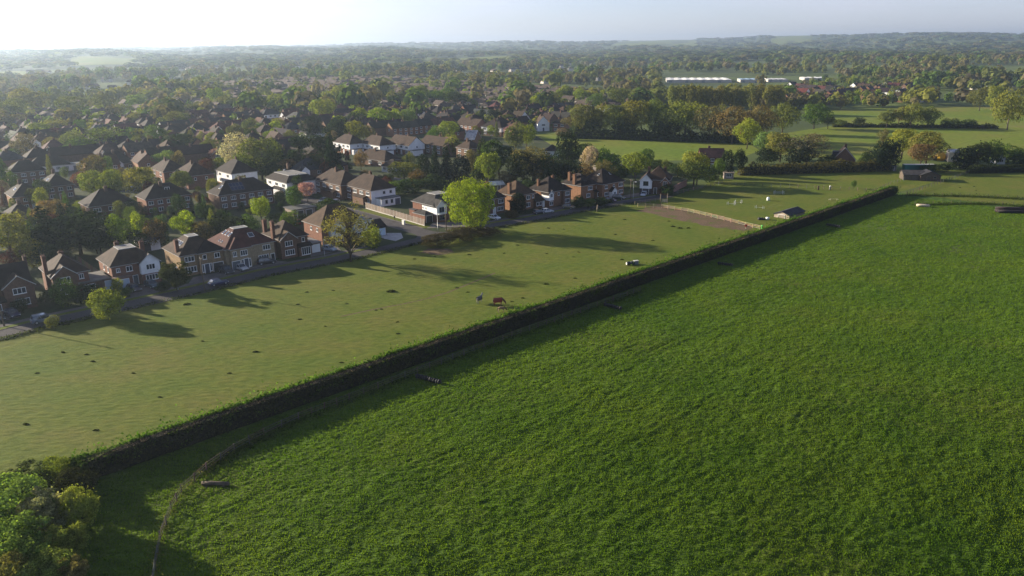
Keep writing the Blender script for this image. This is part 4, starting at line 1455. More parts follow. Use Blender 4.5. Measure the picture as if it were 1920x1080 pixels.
def zone(x, y):
    if y > 440:
        return 'in the front gardens' if y > 505 else 'in the back gardens of the front row'
    if y > 385 and x < 650:
        return 'in the back gardens of the front row'
    if y > 330 and x < 420:
        return 'among the houses at the left'
    if y > 330 and x < 720:
        return 'beside the side street houses'
    if y > 300 and 720 <= x < 1080:
        return 'in the dark belt behind the street'
    if y > 295 and 1080 <= x < 1400:
        return 'round the far end of the street'
    if y > 275 and x >= 1400:
        return 'round the cottages at the right'
    if y > 240 and x < 420:
        return 'in the left middle gardens'
    if y > 240 and x < 1080:
        return 'in the central middle gardens'
    if x >= 1080:
        return 'along the far field edges'
    return 'in the far suburb'


TREE_COUNT = 0


def tree_at(P, w, h, kind, color, px, py, label=None, hero=None, rot=None, var=0.08, cat=None, sy=1.0):
    global TREE_COUNT
    TREE_COUNT += 1
    r = random.Random(TREE_COUNT * 31)
    cm, tm = HERO[hero] if hero else LIB[kind][r.randrange(len(LIB[kind]))]
    shrub = kind == 'bush' or h < 3.2
    nm = {'cone': 'conifer_tree', 'column': 'conifer_tree', 'pine': 'evergreen_tree'}.get(kind, 'shrub' if shrub else 'broadleaf_tree')
    t = thing(nm, None, cat or ('shrub' if shrub else 'tree'), P, r.uniform(0, 6.28) if rot is None else rot, 'shrubs' if shrub else 'trees of the suburb and fields', scale=(w, w * sy, h))
    c = obj('crown', cm, None, t, tuple(max(0.005, q * r.uniform(1 - var, 1 + var)) for q in color))
    obj('trunk', tm, None, t, r.choice(trunk_cols))
    base = label or f"{CNAME[color]} {FORM[kind]} {'shrub' if shrub else 'tree'} {zone(px, py)}"
    TREES.append((t, base, px, label is not None))
    return t


def tree(x, yt, yb, wpx, kind, color, label=None, hero=None, **k):
    P = gp(x, yb)
    h = height_at(P, yt)
    dep = P.y * cP + H * sP
    return tree_at(P, wpx * dep / F, h, kind, color, x, yb, label, hero, **k)


# --- beside the road
tree(882, 334, 434, 92, 'dome', LIME, 'big bright lime green tree beside the road junction', 'lime', var=0)
tree(658, 381, 491, 94, 'sparse', (0.2, 0.185, 0.055), 'tall thin leafed roadside tree at the edge of the paddock', 'thin', var=0, rot=0.4)
tree(206, 545, 600, 60, 'bush', YGREEN, 'rounded light green shrub on the verge by the road', 'shrub', var=0)
tree(101, 592, 616, 25, 'bush', YOLIVE, 'small yellowish shrub beside the parked silver blue car', var=0)
tree(333, 492, 548, 52, 'bush', (0.05, 0.06, 0.02), 'large clipped dark shrub behind the lamp post', 'shrub2', var=0)
tree(122, 524, 574, 46, 'bush', MID, 'loose green shrub in front of the tall chimney house')
tree(100, 540, 572, 40, 'bush', DARK, 'low dark shrub in front of the tall chimney house')
tree(160, 535, 566, 60, 'bush', DARK, 'dark ivy coloured hedge in front of the tall chimney house')
tree(222, 522, 553, 26, 'bush', YGREEN, 'light green clipped shrub beside the pale blue garage')
tree(238, 538, 556, 24, 'bush', MID, 'low green shrub at the drive of the white gabled house')
tree(40, 560, 585, 30, 'bush', DARK, 'dark shrub under the lower window of the left edge house')
tree(306, 530, 548, 26, 'bush', DARK, 'low dark shrub between the two drives')
tree(700, 425, 466, 42, 'bush', YGREEN, 'yellow green shrub in the garden right of the thin tree')
tree(972, 362, 399, 30, 'column', VDARK, 'clipped dark evergreen in front of the orange brick house')
tree(1085, 367, 390, 30, 'bush', DARK, 'dark rounded shrub right of the porch gable house')
tree(1105, 372, 388, 26, 'bush', MID, 'long low green hedge plant in front of the paired chimney house')
tree(1128, 370, 386, 26, 'bush', DARK, 'dark clipped hedge plant beside the low white garage')
tree(960, 395, 408, 34, 'bush', (0.10, 0.08, 0.04), 'low brownish planting along the far pavement')
tree(1250, 345, 366, 30, 'bush', DARK, 'dark shrub in front of the pinkish garden wall')
# bramble mound
P = gp(858, 452)
for k, (x, y, w, hh, lb) in enumerate(((820, 461, 8.5, 3.3, 'near rounded end of the dark bramble mound by the junction'), (862, 452, 9.5, 3.4, 'middle of the dark bramble mound under the lime green tree'), (905, 443, 9.0, 2.6, 'far low end of the dark bramble mound by the road'))):
    tree_at(gp(x, y), w * 1.3, hh, 'bush', (0.062, 0.05, 0.024), x, y, lb, 'mound', rot=math.radians(90 - RAZ) + k, var=0.05, sy=0.62)
# --- bottom left thicket
for (x, yt, yb, w, c, hr, lb) in ((28, 903, 990, 130, (0.17, 0.25, 0.055), 'shrub', 'large green shrub at the left edge of the near thicket'),
                                  (45, 985, 1070, 130, (0.15, 0.23, 0.05), 'shrub2', 'green shrub lowest left in the near thicket'),
                                  (108, 922, 1000, 100, (0.3, 0.3, 0.15), 'shrub2', 'pale cream tipped shrub in the middle of the near thicket'),
                                  (160, 918, 1000, 62, (0.24, 0.27, 0.05), 'shrub', 'yellow green shrub at the right of the near thicket'),
                                  (135, 985, 1050, 70, (0.2, 0.23, 0.05), 'shrub2', 'low yellowish shrub below the pale cream tipped shrub'),
                                  (108, 862, 912, 62, (0.17, 0.21, 0.035), 'shrub', 'bright green shrub at the near end of the hedge'),
                                  (50, 884, 930, 120, (0.07, 0.09, 0.03), 'shrub2', 'dark shrub between the paddock and the near thicket'),
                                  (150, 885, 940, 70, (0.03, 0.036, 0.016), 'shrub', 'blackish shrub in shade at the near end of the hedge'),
                                  (95, 1046, 1110, 90, (0.17, 0.23, 0.05), 'shrub', 'green shrub cut by the bottom edge of the picture'),
                                  (142, 1050, 1110, 55, (0.2, 0.17, 0.07), 'shrub2', 'brownish shrub cut by the bottom edge of the picture'),
                                  (10, 1050, 1120, 90, (0.17, 0.16, 0.05), 'shrub', 'olive yellow shrub in the bottom left corner')):
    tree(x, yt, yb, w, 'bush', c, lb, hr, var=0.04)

T = """25 405 495 85 round YOLIVE|29 468 505 45 bush PURPLE|62 448 500 60 bush YOLIVE|92 388 482 66 cone VDARK|152 396 478 135 round VDARK|122 448 490 56 round DARK|85 455 498 50 bush DARK
225 404 472 52 tall LIME|266 398 462 38 tall LIME|292 412 465 52 bush BRONZE|303 416 462 30 column DARK|346 396 458 42 round LIME|381 414 456 52 bush BRONZE|425 402 448 70 bush VDARK|400 418 452 50 bush DARK
491 371 420 40 round LIME|468 402 438 38 bush MID|620 372 418 42 round DARK|545 395 432 40 bush MID|575 400 425 30 bush DARK|520 398 420 40 bush DARK|262 430 470 50 bush DARK|190 440 480 60 round DARK
180 292 350 46 tall BRONZE|201 293 345 32 tall PGREEN|182 320 378 52 round YGREEN|219 318 380 50 round YGREEN|267 312 382 66 round YOLIVE|150 322 350 30 bush RED|3 292 368 40 round MID|96 376 430 58 round ORANGE|122 382 445 34 cone VDARK
150 258 302 62 round MID|55 248 306 52 sparse GREYB|100 257 296 30 round ORANGE|58 282 306 32 round ORANGE|140 244 282 42 round YOLIVE|196 238 290 62 sparse OLIVE|80 229 266 46 round YGREEN|115 239 268 32 round PURPLE|153 224 258 27 round MID
112 224 256 44 round YOLIVE|180 212 240 22 round YGREEN|253 211 244 27 round YOLIVE|302 206 244 21 cone VDARK|325 209 244 36 round YOLIVE|345 212 244 30 round OLIVE|296 234 280 44 round MID|335 250 292 60 round DARK|310 282 324 38 round PGREEN|336 283 326 30 bush ORANGE
392 298 338 36 round PURPLE|408 279 306 30 round PINK|398 260 300 38 round OLIVE|452 250 332 66 dome BLOSSOM|492 260 338 76 round OLIVE|468 288 336 48 round YGREEN|520 264 328 48 cone DARK|422 294 322 28 round MID|365 255 290 40 round OLIVE
565 256 326 52 pine VDARK|606 255 334 84 pine VDARK|624 246 340 30 cone VDARK|540 299 336 38 round ORANGE|576 303 336 34 round ORANGE|618 301 340 30 round RED|634 308 340 27 round YOLIVE|577 341 378 36 round PINK|560 330 368 26 bush DARK|500 300 340 40 round DARK
588 216 268 46 dome VDARK|636 219 274 54 dome VDARK|666 209 246 42 dome DARK|668 227 276 42 round YGREEN|606 187 232 47 round YGREEN|676 201 240 30 tall LIME|713 202 243 42 round LIME|739 204 243 31 round LIME|766 204 242 36 round PGREEN|470 221 256 32 round OLIVE
440 232 262 30 round OLIVE|520 222 250 36 round YOLIVE|625 245 280 26 tall GREYB|690 235 270 30 round BROWN|818 236 278 38 dome MID|843 227 270 36 round YGREEN|852 254 292 34 bush YOLIVE|795 290 340 28 column VDARK|817 275 343 26 cone VDARK|838 271 343 29 cone VDARK|866 291 343 34 column VDARK
759 304 345 54 round YOLIVE|786 318 352 38 bush BRONZE|812 328 358 54 bush DARK|765 335 362 64 bush DARK|740 340 366 40 bush MID|886 281 335 32 round BROWN|916 287 352 44 round YGREEN|906 262 338 44 cone DARK|936 264 346 62 round DARK|1000 276 356 72 sparse BROWN
980 284 356 64 round VDARK|1026 290 356 50 round DARK|950 320 352 34 bush GREYB|963 321 348 15 column YGREEN|1062 246 334 56 dome VDARK|1060 300 352 74 round VDARK|966 228 290 40 round OLIVE|987 234 284 34 round YGREEN|1008 174 212 29 tall LIME|1030 330 360 50 bush DARK|990 335 362 40 bush DARK
1096 269 318 38 round DARK|1106 274 328 34 round BLOSSOM|1136 279 328 54 bush MID|1191 286 345 54 round YGREEN|1212 279 318 30 round MID|1096 308 348 44 bush ORANGE|1131 300 348 48 sparse BROWN|1250 300 328 26 round OLIVE|1306 284 347 54 round YGREEN|1300 302 350 64 round OLIVE
1346 297 338 24 round MID|1362 282 333 25 column VDARK|1386 279 328 28 round VDARK|1230 300 325 40 round DARK|1270 305 332 36 round DARK|1330 310 342 40 bush DARK|1160 310 345 40 round DARK
1400 222 280 52 dome YGREEN|1430 248 298 46 round PGREEN|1462 248 304 54 round YOLIVE|1512 252 308 92 sparse GREYB|1500 276 312 56 bush VDARK|1440 278 308 50 bush VDARK|1646 266 320 46 bush VDARK|1668 261 320 42 bush VDARK|1652 242 294 30 sparse BROWN|1690 242 298 54 round YGREEN
1736 247 308 66 round YOLIVE|1725 270 314 52 round BRONZE|1805 277 316 36 column VDARK|1832 266 310 52 bush DARK|1857 264 310 48 bush MID|1890 272 306 60 bush MID|1915 285 312 40 bush DARK|1775 305 322 30 bush DARK|1745 308 324 40 bush DARK|1550 290 314 40 bush DARK|1622 285 318 26 bush DARK
1093 196 258 46 round OLIVE|1124 194 258 44 round YOLIVE|1152 196 260 48 round OLIVE|1190 188 260 60 round YOLIVE|1226 186 260 56 dome OLIVE|1282 190 262 88 dome YOLIVE|1110 222 258 40 round DARK|1170 222 260 50 round DARK|1250 225 262 60 round DARK|1330 200 266 60 dome BROWN|1372 200 270 84 dome BRONZE|1422 199 264 70 dome BRONZE|1466 194 252 60 dome OLIVE|1526 194 242 60 dome MID|1552 215 242 30 round OLIVE
1706 194 240 50 dome YOLIVE|1740 200 240 40 dome OLIVE|1662 205 240 36 round OLIVE|1684 200 238 30 round BROWN|1888 167 244 68 dome YOLIVE|1836 164 208 44 dome OLIVE|1862 160 212 40 dome YOLIVE|1780 222 240 34 bush OLIVE|1815 224 240 34 bush DARK|1610 220 236 26 bush DARK|1575 224 238 30 bush OLIVE|1600 338 354 11 round MID
1055 240 262 30 round GREYB|1075 215 252 40 round BROWN|1085 230 256 30 round DARK|1020 215 236 20 round OLIVE|930 205 238 30 round VDARK|905 200 236 26 cone VDARK|950 215 240 36 round OLIVE|880 215 240 26 round YOLIVE|1060 160 196 36 tall YGREEN|1090 165 200 30 round YGREEN|1120 175 212 44 dome MID|1160 165 205 40 round OLIVE
60 165 215 70 round YOLIVE|20 185 232 60 round OLIVE|140 180 226 50 round OLIVE|200 175 218 40 round OLIVE|262 178 215 44 round PGREEN|300 186 216 50 round MID|235 195 222 40 round YOLIVE|30 215 246 44 round BROWN|430 180 210 50 round YOLIVE|470 182 212 40 round YGREEN|370 190 222 36 round OLIVE|520 176 206 36 round YGREEN
340 155 190 30 pine DARK|405 165 200 30 tall LIME|560 160 195 34 tall YGREEN|640 160 196 46 round YGREEN|700 168 204 40 round BROWN|745 172 206 36 round OLIVE|790 160 196 34 tall YGREEN|830 165 202 44 round MID|860 172 206 46 round DARK|980 168 206 40 round GREYB|1035 172 208 36 round OLIVE"""
G = globals()
for ln in T.split('\n'):
    for q in ln.split('|'):
        x, yt, yb, w, k, c = q.split()
        tree(float(x), float(yt), float(yb), float(w), k, G[c])
# row of tall trees with ivy trunks behind the field
for i in range(13):
    x = 1262 + i * 16 + random.uniform(-3, 3)
    tree(x, 158 + random.uniform(-3, 5), 214 + random.uniform(-2, 2), 25, 'tall', YOLIVE, 'tall upright olive tree in the straight row behind the field')

# tall field hedge in shade, right middle


def leafy_hedge(name, label, A, B, height, thick, color, dens=26, leaf=(0.2, 0.5), cat='hedge', bumpy=0.35):
    d = B - A
    L = d.length
    t = thing(name, label, cat, A, math.atan2(d.y, d.x))
    rng = np.random.default_rng(int(L * 100) % 9999)
    mb = MB()
    k = max(4, int(L / 4))
    prev = None
    for i in range(k + 1):
        x = L * i / k
        hh = height * random.uniform(0.6, 0.85) * (0.4 if i in (0, k) else 1)
        ring = [(x, -thick * 0.42, 0), (x, -thick * 0.36, hh * 0.8), (x, 0, hh), (x, thick * 0.36, hh * 0.8), (x, thick * 0.42, 0)]
        if prev:
            for a in range(4):
                mb.poly([prev[a], prev[a + 1], ring[a + 1], ring[a]])
        else:
            mb.poly(ring)
        prev = ring
    mb.poly(prev)
    obj('stems', mb.mesh('stems'), 'bark', t, (0.025, 0.026, 0.016))
    n = int(L * (height * 2 + thick) * dens)
    th = rng.uniform(-0.15, math.pi + 0.15, n)
    X = rng.random(n) * L
    bm = 1 + bumpy * vnoise(X, X * 0 + height, 0.35, 9) + bumpy * 0.6 * vnoise(X, th * 3, 1.1, 10)
    C = np.stack([X, np.cos(th) * thick * 0.5, np.clip(np.sin(th), 0, 1) ** 0.6 * height * bm], 1)
    low = rng.random(n) < 0.4
    C[low, 2] *= rng.random(low.sum())
    N = np.stack([rng.normal(size=n) * 0.4, np.cos(th), np.sin(th)], 1) + rng.normal(size=(n, 3)) * 0.4
    leafcloud('foliage', C, N, rng.uniform(*leaf, n), 'leaf', color, t, rng)
    return t


leafy_hedge('field_hedge', 'tall unclipped olive hedge along the top of the paddock', gp(1385, 328), gp(1668, 320), 3.9, 3.6, (0.11, 0.10, 0.035), 10, (0.4, 0.9), bumpy=0.7)
leafy_hedge('field_hedge', 'dark clipped hedge at the right beyond the small paddock', gp(1815, 325), gp(2060, 320), 3.0, 2.0, (0.04, 0.052, 0.02), 10, (0.35, 0.7), bumpy=0.25)
leafy_hedge('field_hedge', 'low hedge between the two far right fields', gp(1560, 238), gp(1870, 241), 2.2, 3.5, (0.075, 0.085, 0.03), 3, (0.8, 1.6), bumpy=1.1)
leafy_hedge('field_hedge', 'dark wooded edge along the top of the grass field', gp(1060, 258), gp(1405, 268), 4.5, 9.0, (0.045, 0.06, 0.022), 3, (0.9, 1.8), bumpy=1.0)
leafy_hedge('garden_hedge', 'clipped green hedge beside the low white garage on the side street', gp(556, 398), gp(600, 392), 2.0, 1.6, (0.045, 0.075, 0.02), 14, (0.25, 0.5), bumpy=0.1)
leafy_hedge('garden_hedge', 'clipped green hedge along the front of the paired chimney house', gp(1112, 386), gp(1148, 379), 1.3, 1.4, (0.04, 0.07, 0.018), 16, (0.2, 0.45), bumpy=0.1)

# ------------------------------------------------------------------ the far suburb: houses copied from a few kinds


def inside(poly, x, y):
    c = False
    j = len(poly) - 1
    for i in range(len(poly)):
        (xi, yi), (xj, yj) = poly[i], poly[j]
        if (yi > y) != (yj > y) and x < (xj - xi) * (y - yi) / (yj - yi + 1e-9) + xi:
            c = not c
        j = i
    return c


def copy_children(src, dst, recolor):
    for ch in src.children:
        c = ch.copy()
        COL.objects.link(c)
        c.parent = dst
        base = ch.name.split('.')[0]
        if base in recolor:
            c.color = (*recolor[base], 1)
        for g2 in ch.children:
            d = g2.copy()
            COL.objects.link(d)
            d.parent = c


def far_template(kind, w, d, e, pitch, upper, nf, single=False, gable=False):
    r = bpy.data.objects.new('template', None)
    COL.objects.link(r)
    b = block(r, -w / 2, w / 2, 0, d, e, kind, pitch, BR_RED, RF_BROWN, upper=upper, fascia=False)
    for k in range(nf):
        u = -w / 2 + w * (k + 0.5) / nf
        window(r, 'f', b, u, 0.9, 1.5, 1.3, 2)
        if not single:
            window(r, 'f', b, u, e - 1.7, 1.5, 1.2, 2)
    window(r, 'r', b, d / 2, e - 1.7, 1.0, 1.1, 1)
    window(r, 'l', b, d / 2, e - 1.7, 1.0, 1.1, 1)
    chimney(r, b, 0.4, d / 2 + 0.6, color=BR_BROWN, up=1.2)
    if gable:
        q = block(r, -w / 2 + 0.3, -w / 2 + 3.6, -0.9, d * 0.5, e + 0.03, 'gy', 44, BR_RED, RF_BROWN, upper=WHITE, fascia=False)
        window(r, 'f', q, -w / 2 + 1.95, e - 1.8, 1.4, 1.2, 2)
    bpy.context.view_layer.update()
    return r, w, d, kind


TPL = [far_template('hip', 11, 8.5, 4.9, 38, None, 3), far_template('gx', 12, 8.0, 4.9, 40, None, 3), far_template('hip', 14, 8.5, 4.9, 37, WHITE, 4),
       far_template('gy', 7.5, 9.0, 4.7, 44, None, 2), far_template('gx', 18, 8, 4.8, 38, None, 5), far_template('hip', 12, 9, 2.7, 38, None, 3, True), far_template('hip', 10.5, 8.5, 4.9, 40, None, 2, False, True)]
TNAME = ['hipped', 'gable ended', 'white banded hipped', 'front gabled', 'long terraced', 'low hipped bungalow', 'white gabled']
SUB = [(-60, 300), (-60, 232), (150, 203), (330, 195), (360, 168), (560, 152), (700, 150), (950, 165), (1090, 178), (1215, 198), (1060, 235), (1000, 252), (960, 264), (880, 264),
       (780, 258), (620, 252), (520, 288), (400, 282), (300, 292), (180, 288)]
VILLAGE = [(1478, 178), (1500, 156), (1620, 150), (1720, 172), (1745, 192), (1640, 200), (1480, 198)]
WALLS = [(BR_RED, 'red brick'), (BR_BROWN, 'brown brick'), (WHITE, 'white walled'), (BR_BROWN, 'brown brick'), (BR_ORANGE, 'orange brick')]
ROOFS = [(RF_BROWN, 'brown'), (RF_DARK, 'dark'), (RF_RED, 'reddish'), (RF_GREY, 'grey'), (RF_DARK, 'dark')]
FARH = []
NEARP = [(-40, 440), (-40, 296), (180, 288), (400, 284), (520, 290), (640, 300), (640, 340), (400, 350)]
cand = []
rr = random.Random(17)
for block_i in range(-14, 26):
    for block_j in range(-3, 36):
        u0, v0 = block_i * 54.0, block_j * 36.0
        along = (block_i + block_j) % 3 != 0
        for k in range(4):
            for side in (0, 1):
                if along:
                    u, v = u0 + k * 13.5, v0 + side * 18
                    az = 138 if side else 318
                else:
                    u, v = u0 + side * 24 + 8, v0 + k * 10
                    az = 228 if side else 48
                    if k % 2:
                        continue
                p = RD * (u + rr.uniform(-2, 2)) - RN * (v + rr.uniform(-2, 2)) + Vector((0, 150, 0))
                if p.y < 250:
                    continue
                x, y = pr(p.x, p.y, 0)
                vil = inside(VILLAGE, x, y)
                mid_ = x < 640 and y < 350 and inside(NEARP, x, y)
                if mid_ and (any((p - q).length < rad + 9.5 for q, rad in HOUSES) or any((p - t_[0].location).length < 5.5 for t_ in TREES)):
                    continue
                if not (inside(SUB, x, y) or vil or mid_):
                    continue
                if any((p - q).length < rad + 7.0 for q, rad in HOUSES):
                    continue
                if not vil and rr.random() < 0.06:
                    continue
                cand.append((p.length, p, az + rr.uniform(-6, 6), x, y, vil))
cand.sort(key=lambda c: c[0])
NEARC = [c for c in cand if c[0] < 1000]
print('house candidates', len(cand), len(NEARC))
VC = [c for c in NEARC if c[5]]
NC = [c for c in NEARC if not c[5]]
sel = NC[:235] + random.Random(4).sample(VC, min(48, len(VC)))
for dist, p, az, x, y, vil in sel:
    ti = rr.choice([0, 0, 1, 1, 2, 3, 4, 4, 5, 6] if not vil else [1, 1, 4, 3, 4])
    src, w, d, kind = TPL[ti]
    wc, wnm = rr.choice(WALLS)
    rc, rnm = rr.choice(ROOFS)
    rc = tuple(q * rr.uniform(0.8, 1.25) for q in rc)
    root = thing('house', None, 'house', p, math.pi - math.radians(az), 'houses of the far suburb')
    rec = {'wall': wc, 'roof': rc}
    if ti == 2:
        rec['wall'] = rr.choice([BR_RED, BR_BROWN])
        wnm = 'brick'
    copy_children(src, root, rec)
    HOUSES.append((p, 7))
    FARH.append((root, f"{wnm} {TNAME[ti]} house with {rnm} roof {'in the far village' if vil else ('in the far suburb' if y < 240 else 'in the middle suburb')}", x))
for src, *_ in TPL:
    for ch in list(src.children):
        for g2 in list(ch.children):
            bpy.data.objects.remove(g2)
        bpy.data.objects.remove(ch)
    bpy.data.objects.remove(src)

# the rest of the houses, too far to tell apart
mb, mr = MB(), MB()
used = {id(c) for c in sel}
extra = NC[235:] + [c for c in cand if c[0] >= 1000 and not c[5]]
for k in range(170):
    a, d = rr.uniform(-0.62, 0.12), rr.uniform(950, 2200)
    extra.append((d, Vector((math.sin(a) * d, math.cos(a) * d, 0)), rr.uniform(0, 360), 0, 0, 0))
rr.shuffle(extra)
for c in extra[:620]:
    p, a = c[1], math.radians(c[2])
    z = float(terrain_z(np.array(p.x), np.array(p.y)))
    w, d, e, r_ = rr.uniform(4.5, 8), rr.uniform(3.8, 4.6), rr.uniform(4.6, 5.6), rr.uniform(2.8, 3.6)
    ca, sa = math.cos(a), math.sin(a)
    f = lambda x, y, zz: (p.x + x * ca - y * sa, p.y + x * sa + y * ca, z + zz)
    mb.prism([f(-w, -d, 0), f(w, -d, 0), f(w, d, 0), f(-w, d, 0)], [f(-w, -d, e), f(w, -d, e), f(w, d, e), f(-w, d, e)])
    mr.prism([f(-w - .3, -d - .4, e), f(-w - .3, d + .4, e), f(-w - .3, 0, e + r_)], [f(w + .3, -d - .4, e), f(w + .3, d + .4, e), f(w + .3, 0, e + r_)])
rt = thing('distant_housing', 'tiny distant houses scattered through the hazy far suburb', 'houses')
rt['kind'] = 'stuff'
o = obj('walls', mb.mesh('walls'), 'render', rt, (0.5, 0.45, 0.4)); o['kind'] = 'stuff'
o = obj('roofs', mr.mesh('roofs'), 'rooftile', rt, (0.1, 0.075, 0.06)); o['kind'] = 'stuff'

# pale industrial sheds


def shed(label, xa, xb, y, bays, depth, h, color, name='industrial_shed'):
    A, B = gp(xa, y), gp(xb, y)
    d = (B - A)
    t = thing(name, label, 'building', A, math.atan2(d.y, d.x), 'industrial sheds')
    L = d.length
    w = MB(); w.box(0, L, 0, depth, 0, h)
    obj('wall', w.mesh('wall'), 'render', t, (0.42, 0.39, 0.34))
    bw = L / bays
    for k in range(bays):
        r = MB()
        r.prism([(k * bw + 0.05, -0.4, h + 0.01), ((k + 1) * bw - 0.05, -0.4, h + 0.01), ((k + 0.5) * bw, -0.4, h + bw * 0.05)], [(k * bw + 0.05, depth + 0.4, h + 0.01), ((k + 1) * bw - 0.05, depth + 0.4, h + 0.01), ((k + 0.5) * bw, depth + 0.4, h + bw * 0.05)])
        obj('roof', r.mesh('roof'), 'flatroof', t, color)
    for k in range(0, bays, 2):
        dm_ = MB(); dm_.box((k + 0.3) * bw, (k + 0.7) * bw, -0.12, -0.01, 0, h * 0.7)
        obj('loading_door', dm_.mesh('loading_door'), 'metal', t, (0.2, 0.22, 0.25))
    HOUSES.append(((A + B) / 2, L / 2))


shed('long white roofed shed beyond the row of tall trees', 1250, 1372, 155, 8, 70, 3.6, (0.8, 0.78, 0.72))
shed('pale shed with blue grey roof right of the long white shed', 1388, 1424, 155, 3, 40, 4, (0.25, 0.36, 0.46))
shed('white shed behind the village terraces', 1440, 1478, 154, 4, 40, 3.5, (0.5, 0.5, 0.49))
shed('white roofed shed at the right of the village', 1508, 1556, 152, 4, 40, 4, (0.6, 0.59, 0.57))
shed('pale flat buildings at the far right edge of the village', 1836, 1905, 170, 5, 30, 4, (0.5, 0.5, 0.49))
shed('long pale shed in the hazy far left', 130, 200, 138, 4, 40, 6, (0.7, 0.68, 0.62))

# ------------------------------------------------------------------ trees too many to tell apart
FIELDS = [[(985, 247), (1100, 246), (1250, 252), (1350, 252), (1410, 263), (1440, 282), (1400, 300), (1040, 290)],
          [(1415, 275), (1465, 246), (1560, 232), (1640, 231), (2100, 233), (2100, 300), (1440, 300)],
          [(1535, 208), (1680, 201), (1860, 198), (1960, 198), (1960, 236), (1640, 236), (1550, 232)],
          [(85, 186), (190, 169), (290, 162), (340, 167), (250, 180), (190, 187)],
          [(-200, 140), (120, 131), (190, 127), (310, 123), (200, 137), (0, 149), (-200, 160)],
          VILLAGE, [(1236, 182), (1242, 146), (1425, 144), (1425, 182)], [(1425, 160), (1426, 146), (1570, 142), (1570, 157)], [(1830, 172), (1830, 162), (1910, 162), (1910, 172)],
          [(1130, 103), (1180, 92), (1300, 90), (1310, 101)], [(760, 124), (800, 117), (980, 113), (960, 121)], [(1440, 99), (1450, 91), (1520, 90), (1520, 99)],
          [(430, 112), (430, 111), (431, 111), (431, 112)], [(120, 128), (140, 120), (260, 119), (250, 127)]]


def patch(name, quad, mat, lift=0.6):
    A = [gp(*p) for p in quad]
    nu, nv = 14, 6
    u, v = np.meshgrid(np.linspace(0, 1, nu), np.linspace(0, 1, nv), indexing='ij')
    X = (A[0].x * (1 - u) + A[1].x * u) * (1 - v) + (A[3].x * (1 - u) + A[2].x * u) * v
    Y = (A[0].y * (1 - u) + A[1].y * u) * (1 - v) + (A[3].y * (1 - u) + A[2].y * u) * v
    o = obj(name, grid_mesh(name, X, Y, terrain_z(X, Y) + lift), mat)
    o['kind'] = 'structure'


for k in (9, 10, 11, 13):
    q = FIELDS[k]
    patch('far_field', [q[0], q[3], q[2], q[1]], 'field', 1.5)

GCOL = np.array([YGREEN, YGREEN, YOLIVE, OLIVE, OLIVE, MID, MID, DARK, DARK, VDARK, BROWN, GREYB, PGREEN, LIME, YOLIVE, OLIVE])
WCOL = np.array([OLIVE, OLIVE, YOLIVE, BROWN, OLIVE, BROWN, GREYB, MID, MID, DARK, OLIVE, OLIVE])
FCOL = np.array([OLIVE, BROWN, DARK, MID, DARK, OLIVE])


def base_clouds(n, leaf, kinds, seed):
    out = []
    for k, kd in enumerate(kinds):
        rng = np.random.default_rng(seed + k)
        C, N, P = crown_points(kd, n, seed + k)
        R_ = C - np.array([0, 0, 0.35])
        R_ /= np.linalg.norm(R_, axis=1, keepdims=True)
        out.append(leaf_verts(C, R_ + 0.35 * N + rng.normal(size=C.shape) * 0.2, rng.uniform(0.6, 1.3, n) * leaf, rng, 0.9))
    return out


def tree_mass(name, label, P, W, Ht, colors, clouds, seed, cat='trees'):
    rng = np.random.default_rng(seed)
    n = len(P)
    Vs, Cs = [], []
    for i in range(n):
        b = clouds[i % len(clouds)]
        a = rng.random() * 6.28
        ca, sa = math.cos(a), math.sin(a)
        x = (b[:, 0] * ca - b[:, 1] * sa) * W[i] + P[i, 0]
        y = (b[:, 0] * sa + b[:, 1] * ca) * W[i] + P[i, 1]
        z = b[:, 2] * Ht[i] + P[i, 2] - 0.3
        Vs.append(np.stack([x, y, z], 1).astype(np.float32))
        Cs.append(np.tile(np.append(colors[i], 1.0).astype(np.float32), (len(b), 1)))
    V = np.concatenate(Vs)
    m = np_mesh(name, V, 4)
    at = m.attributes.new('tint', 'FLOAT_COLOR', 'POINT')
    at.data.foreach_set('color', np.concatenate(Cs).ravel())
    o = obj(name, m, 'leafv')
    tag(o, label, cat, kind='stuff')
    print(name, n, 'trees', len(V) // 4, 'leaves')
    return o


def clear_of_houses(p, m=3.0):
    return all((p.x - q.x) ** 2 + (p.y - q.y) ** 2 > (rad * 0.75 + m) ** 2 for q, rad in HOUSES)


# shrubs and small trees filling the nearer gardens
rr = random.Random(77)
NEAR = [(-40, 478), (-40, 296), (180, 288), (400, 284), (520, 290), (620, 300), (760, 300), (800, 345), (690, 384), (640, 372), (560, 402), (450, 412), (420, 430), (300, 452), (150, 485)]
cnt = tries = 0
placed = [t[0].location.copy() for t in TREES]
while cnt < 250 and tries < 12000:
    tries += 1
    x, y = rr.uniform(-40, 800), rr.uniform(284, 485)
    if not inside(NEAR, x, y):
        continue
    p = gp(x, y)
    if not clear_of_houses(p, 2.2) or any((p - q).length < 2.7 for q in placed):
        continue
    if abs((p - SIDE0).dot(RD)) < 4.5 and (p - SIDE0).dot(SD) > -5:
        continue
    placed.append(p)
    cnt += 1
    c = rr.choice([MID, MID, DARK, DARK, VDARK, OLIVE, YOLIVE, BRONZE, YGREEN, PURPLE, BROWN, GREYB, DARK])
    if cnt % 3:
        h = rr.uniform(1.6, 3.4)
        tree_at(p, h * rr.uniform(0.9, 1.7), h, 'bush', c, x, y)
    else:
        h = rr.uniform(4.5, 9)
        kd = rr.choice(['round', 'round', 'tall', 'cone', 'dome'])
        tree_at(p, h * rr.uniform(0.6, 0.9) * (0.55 if kd in ('cone', 'tall') else 1), h, kd, c, x, y)

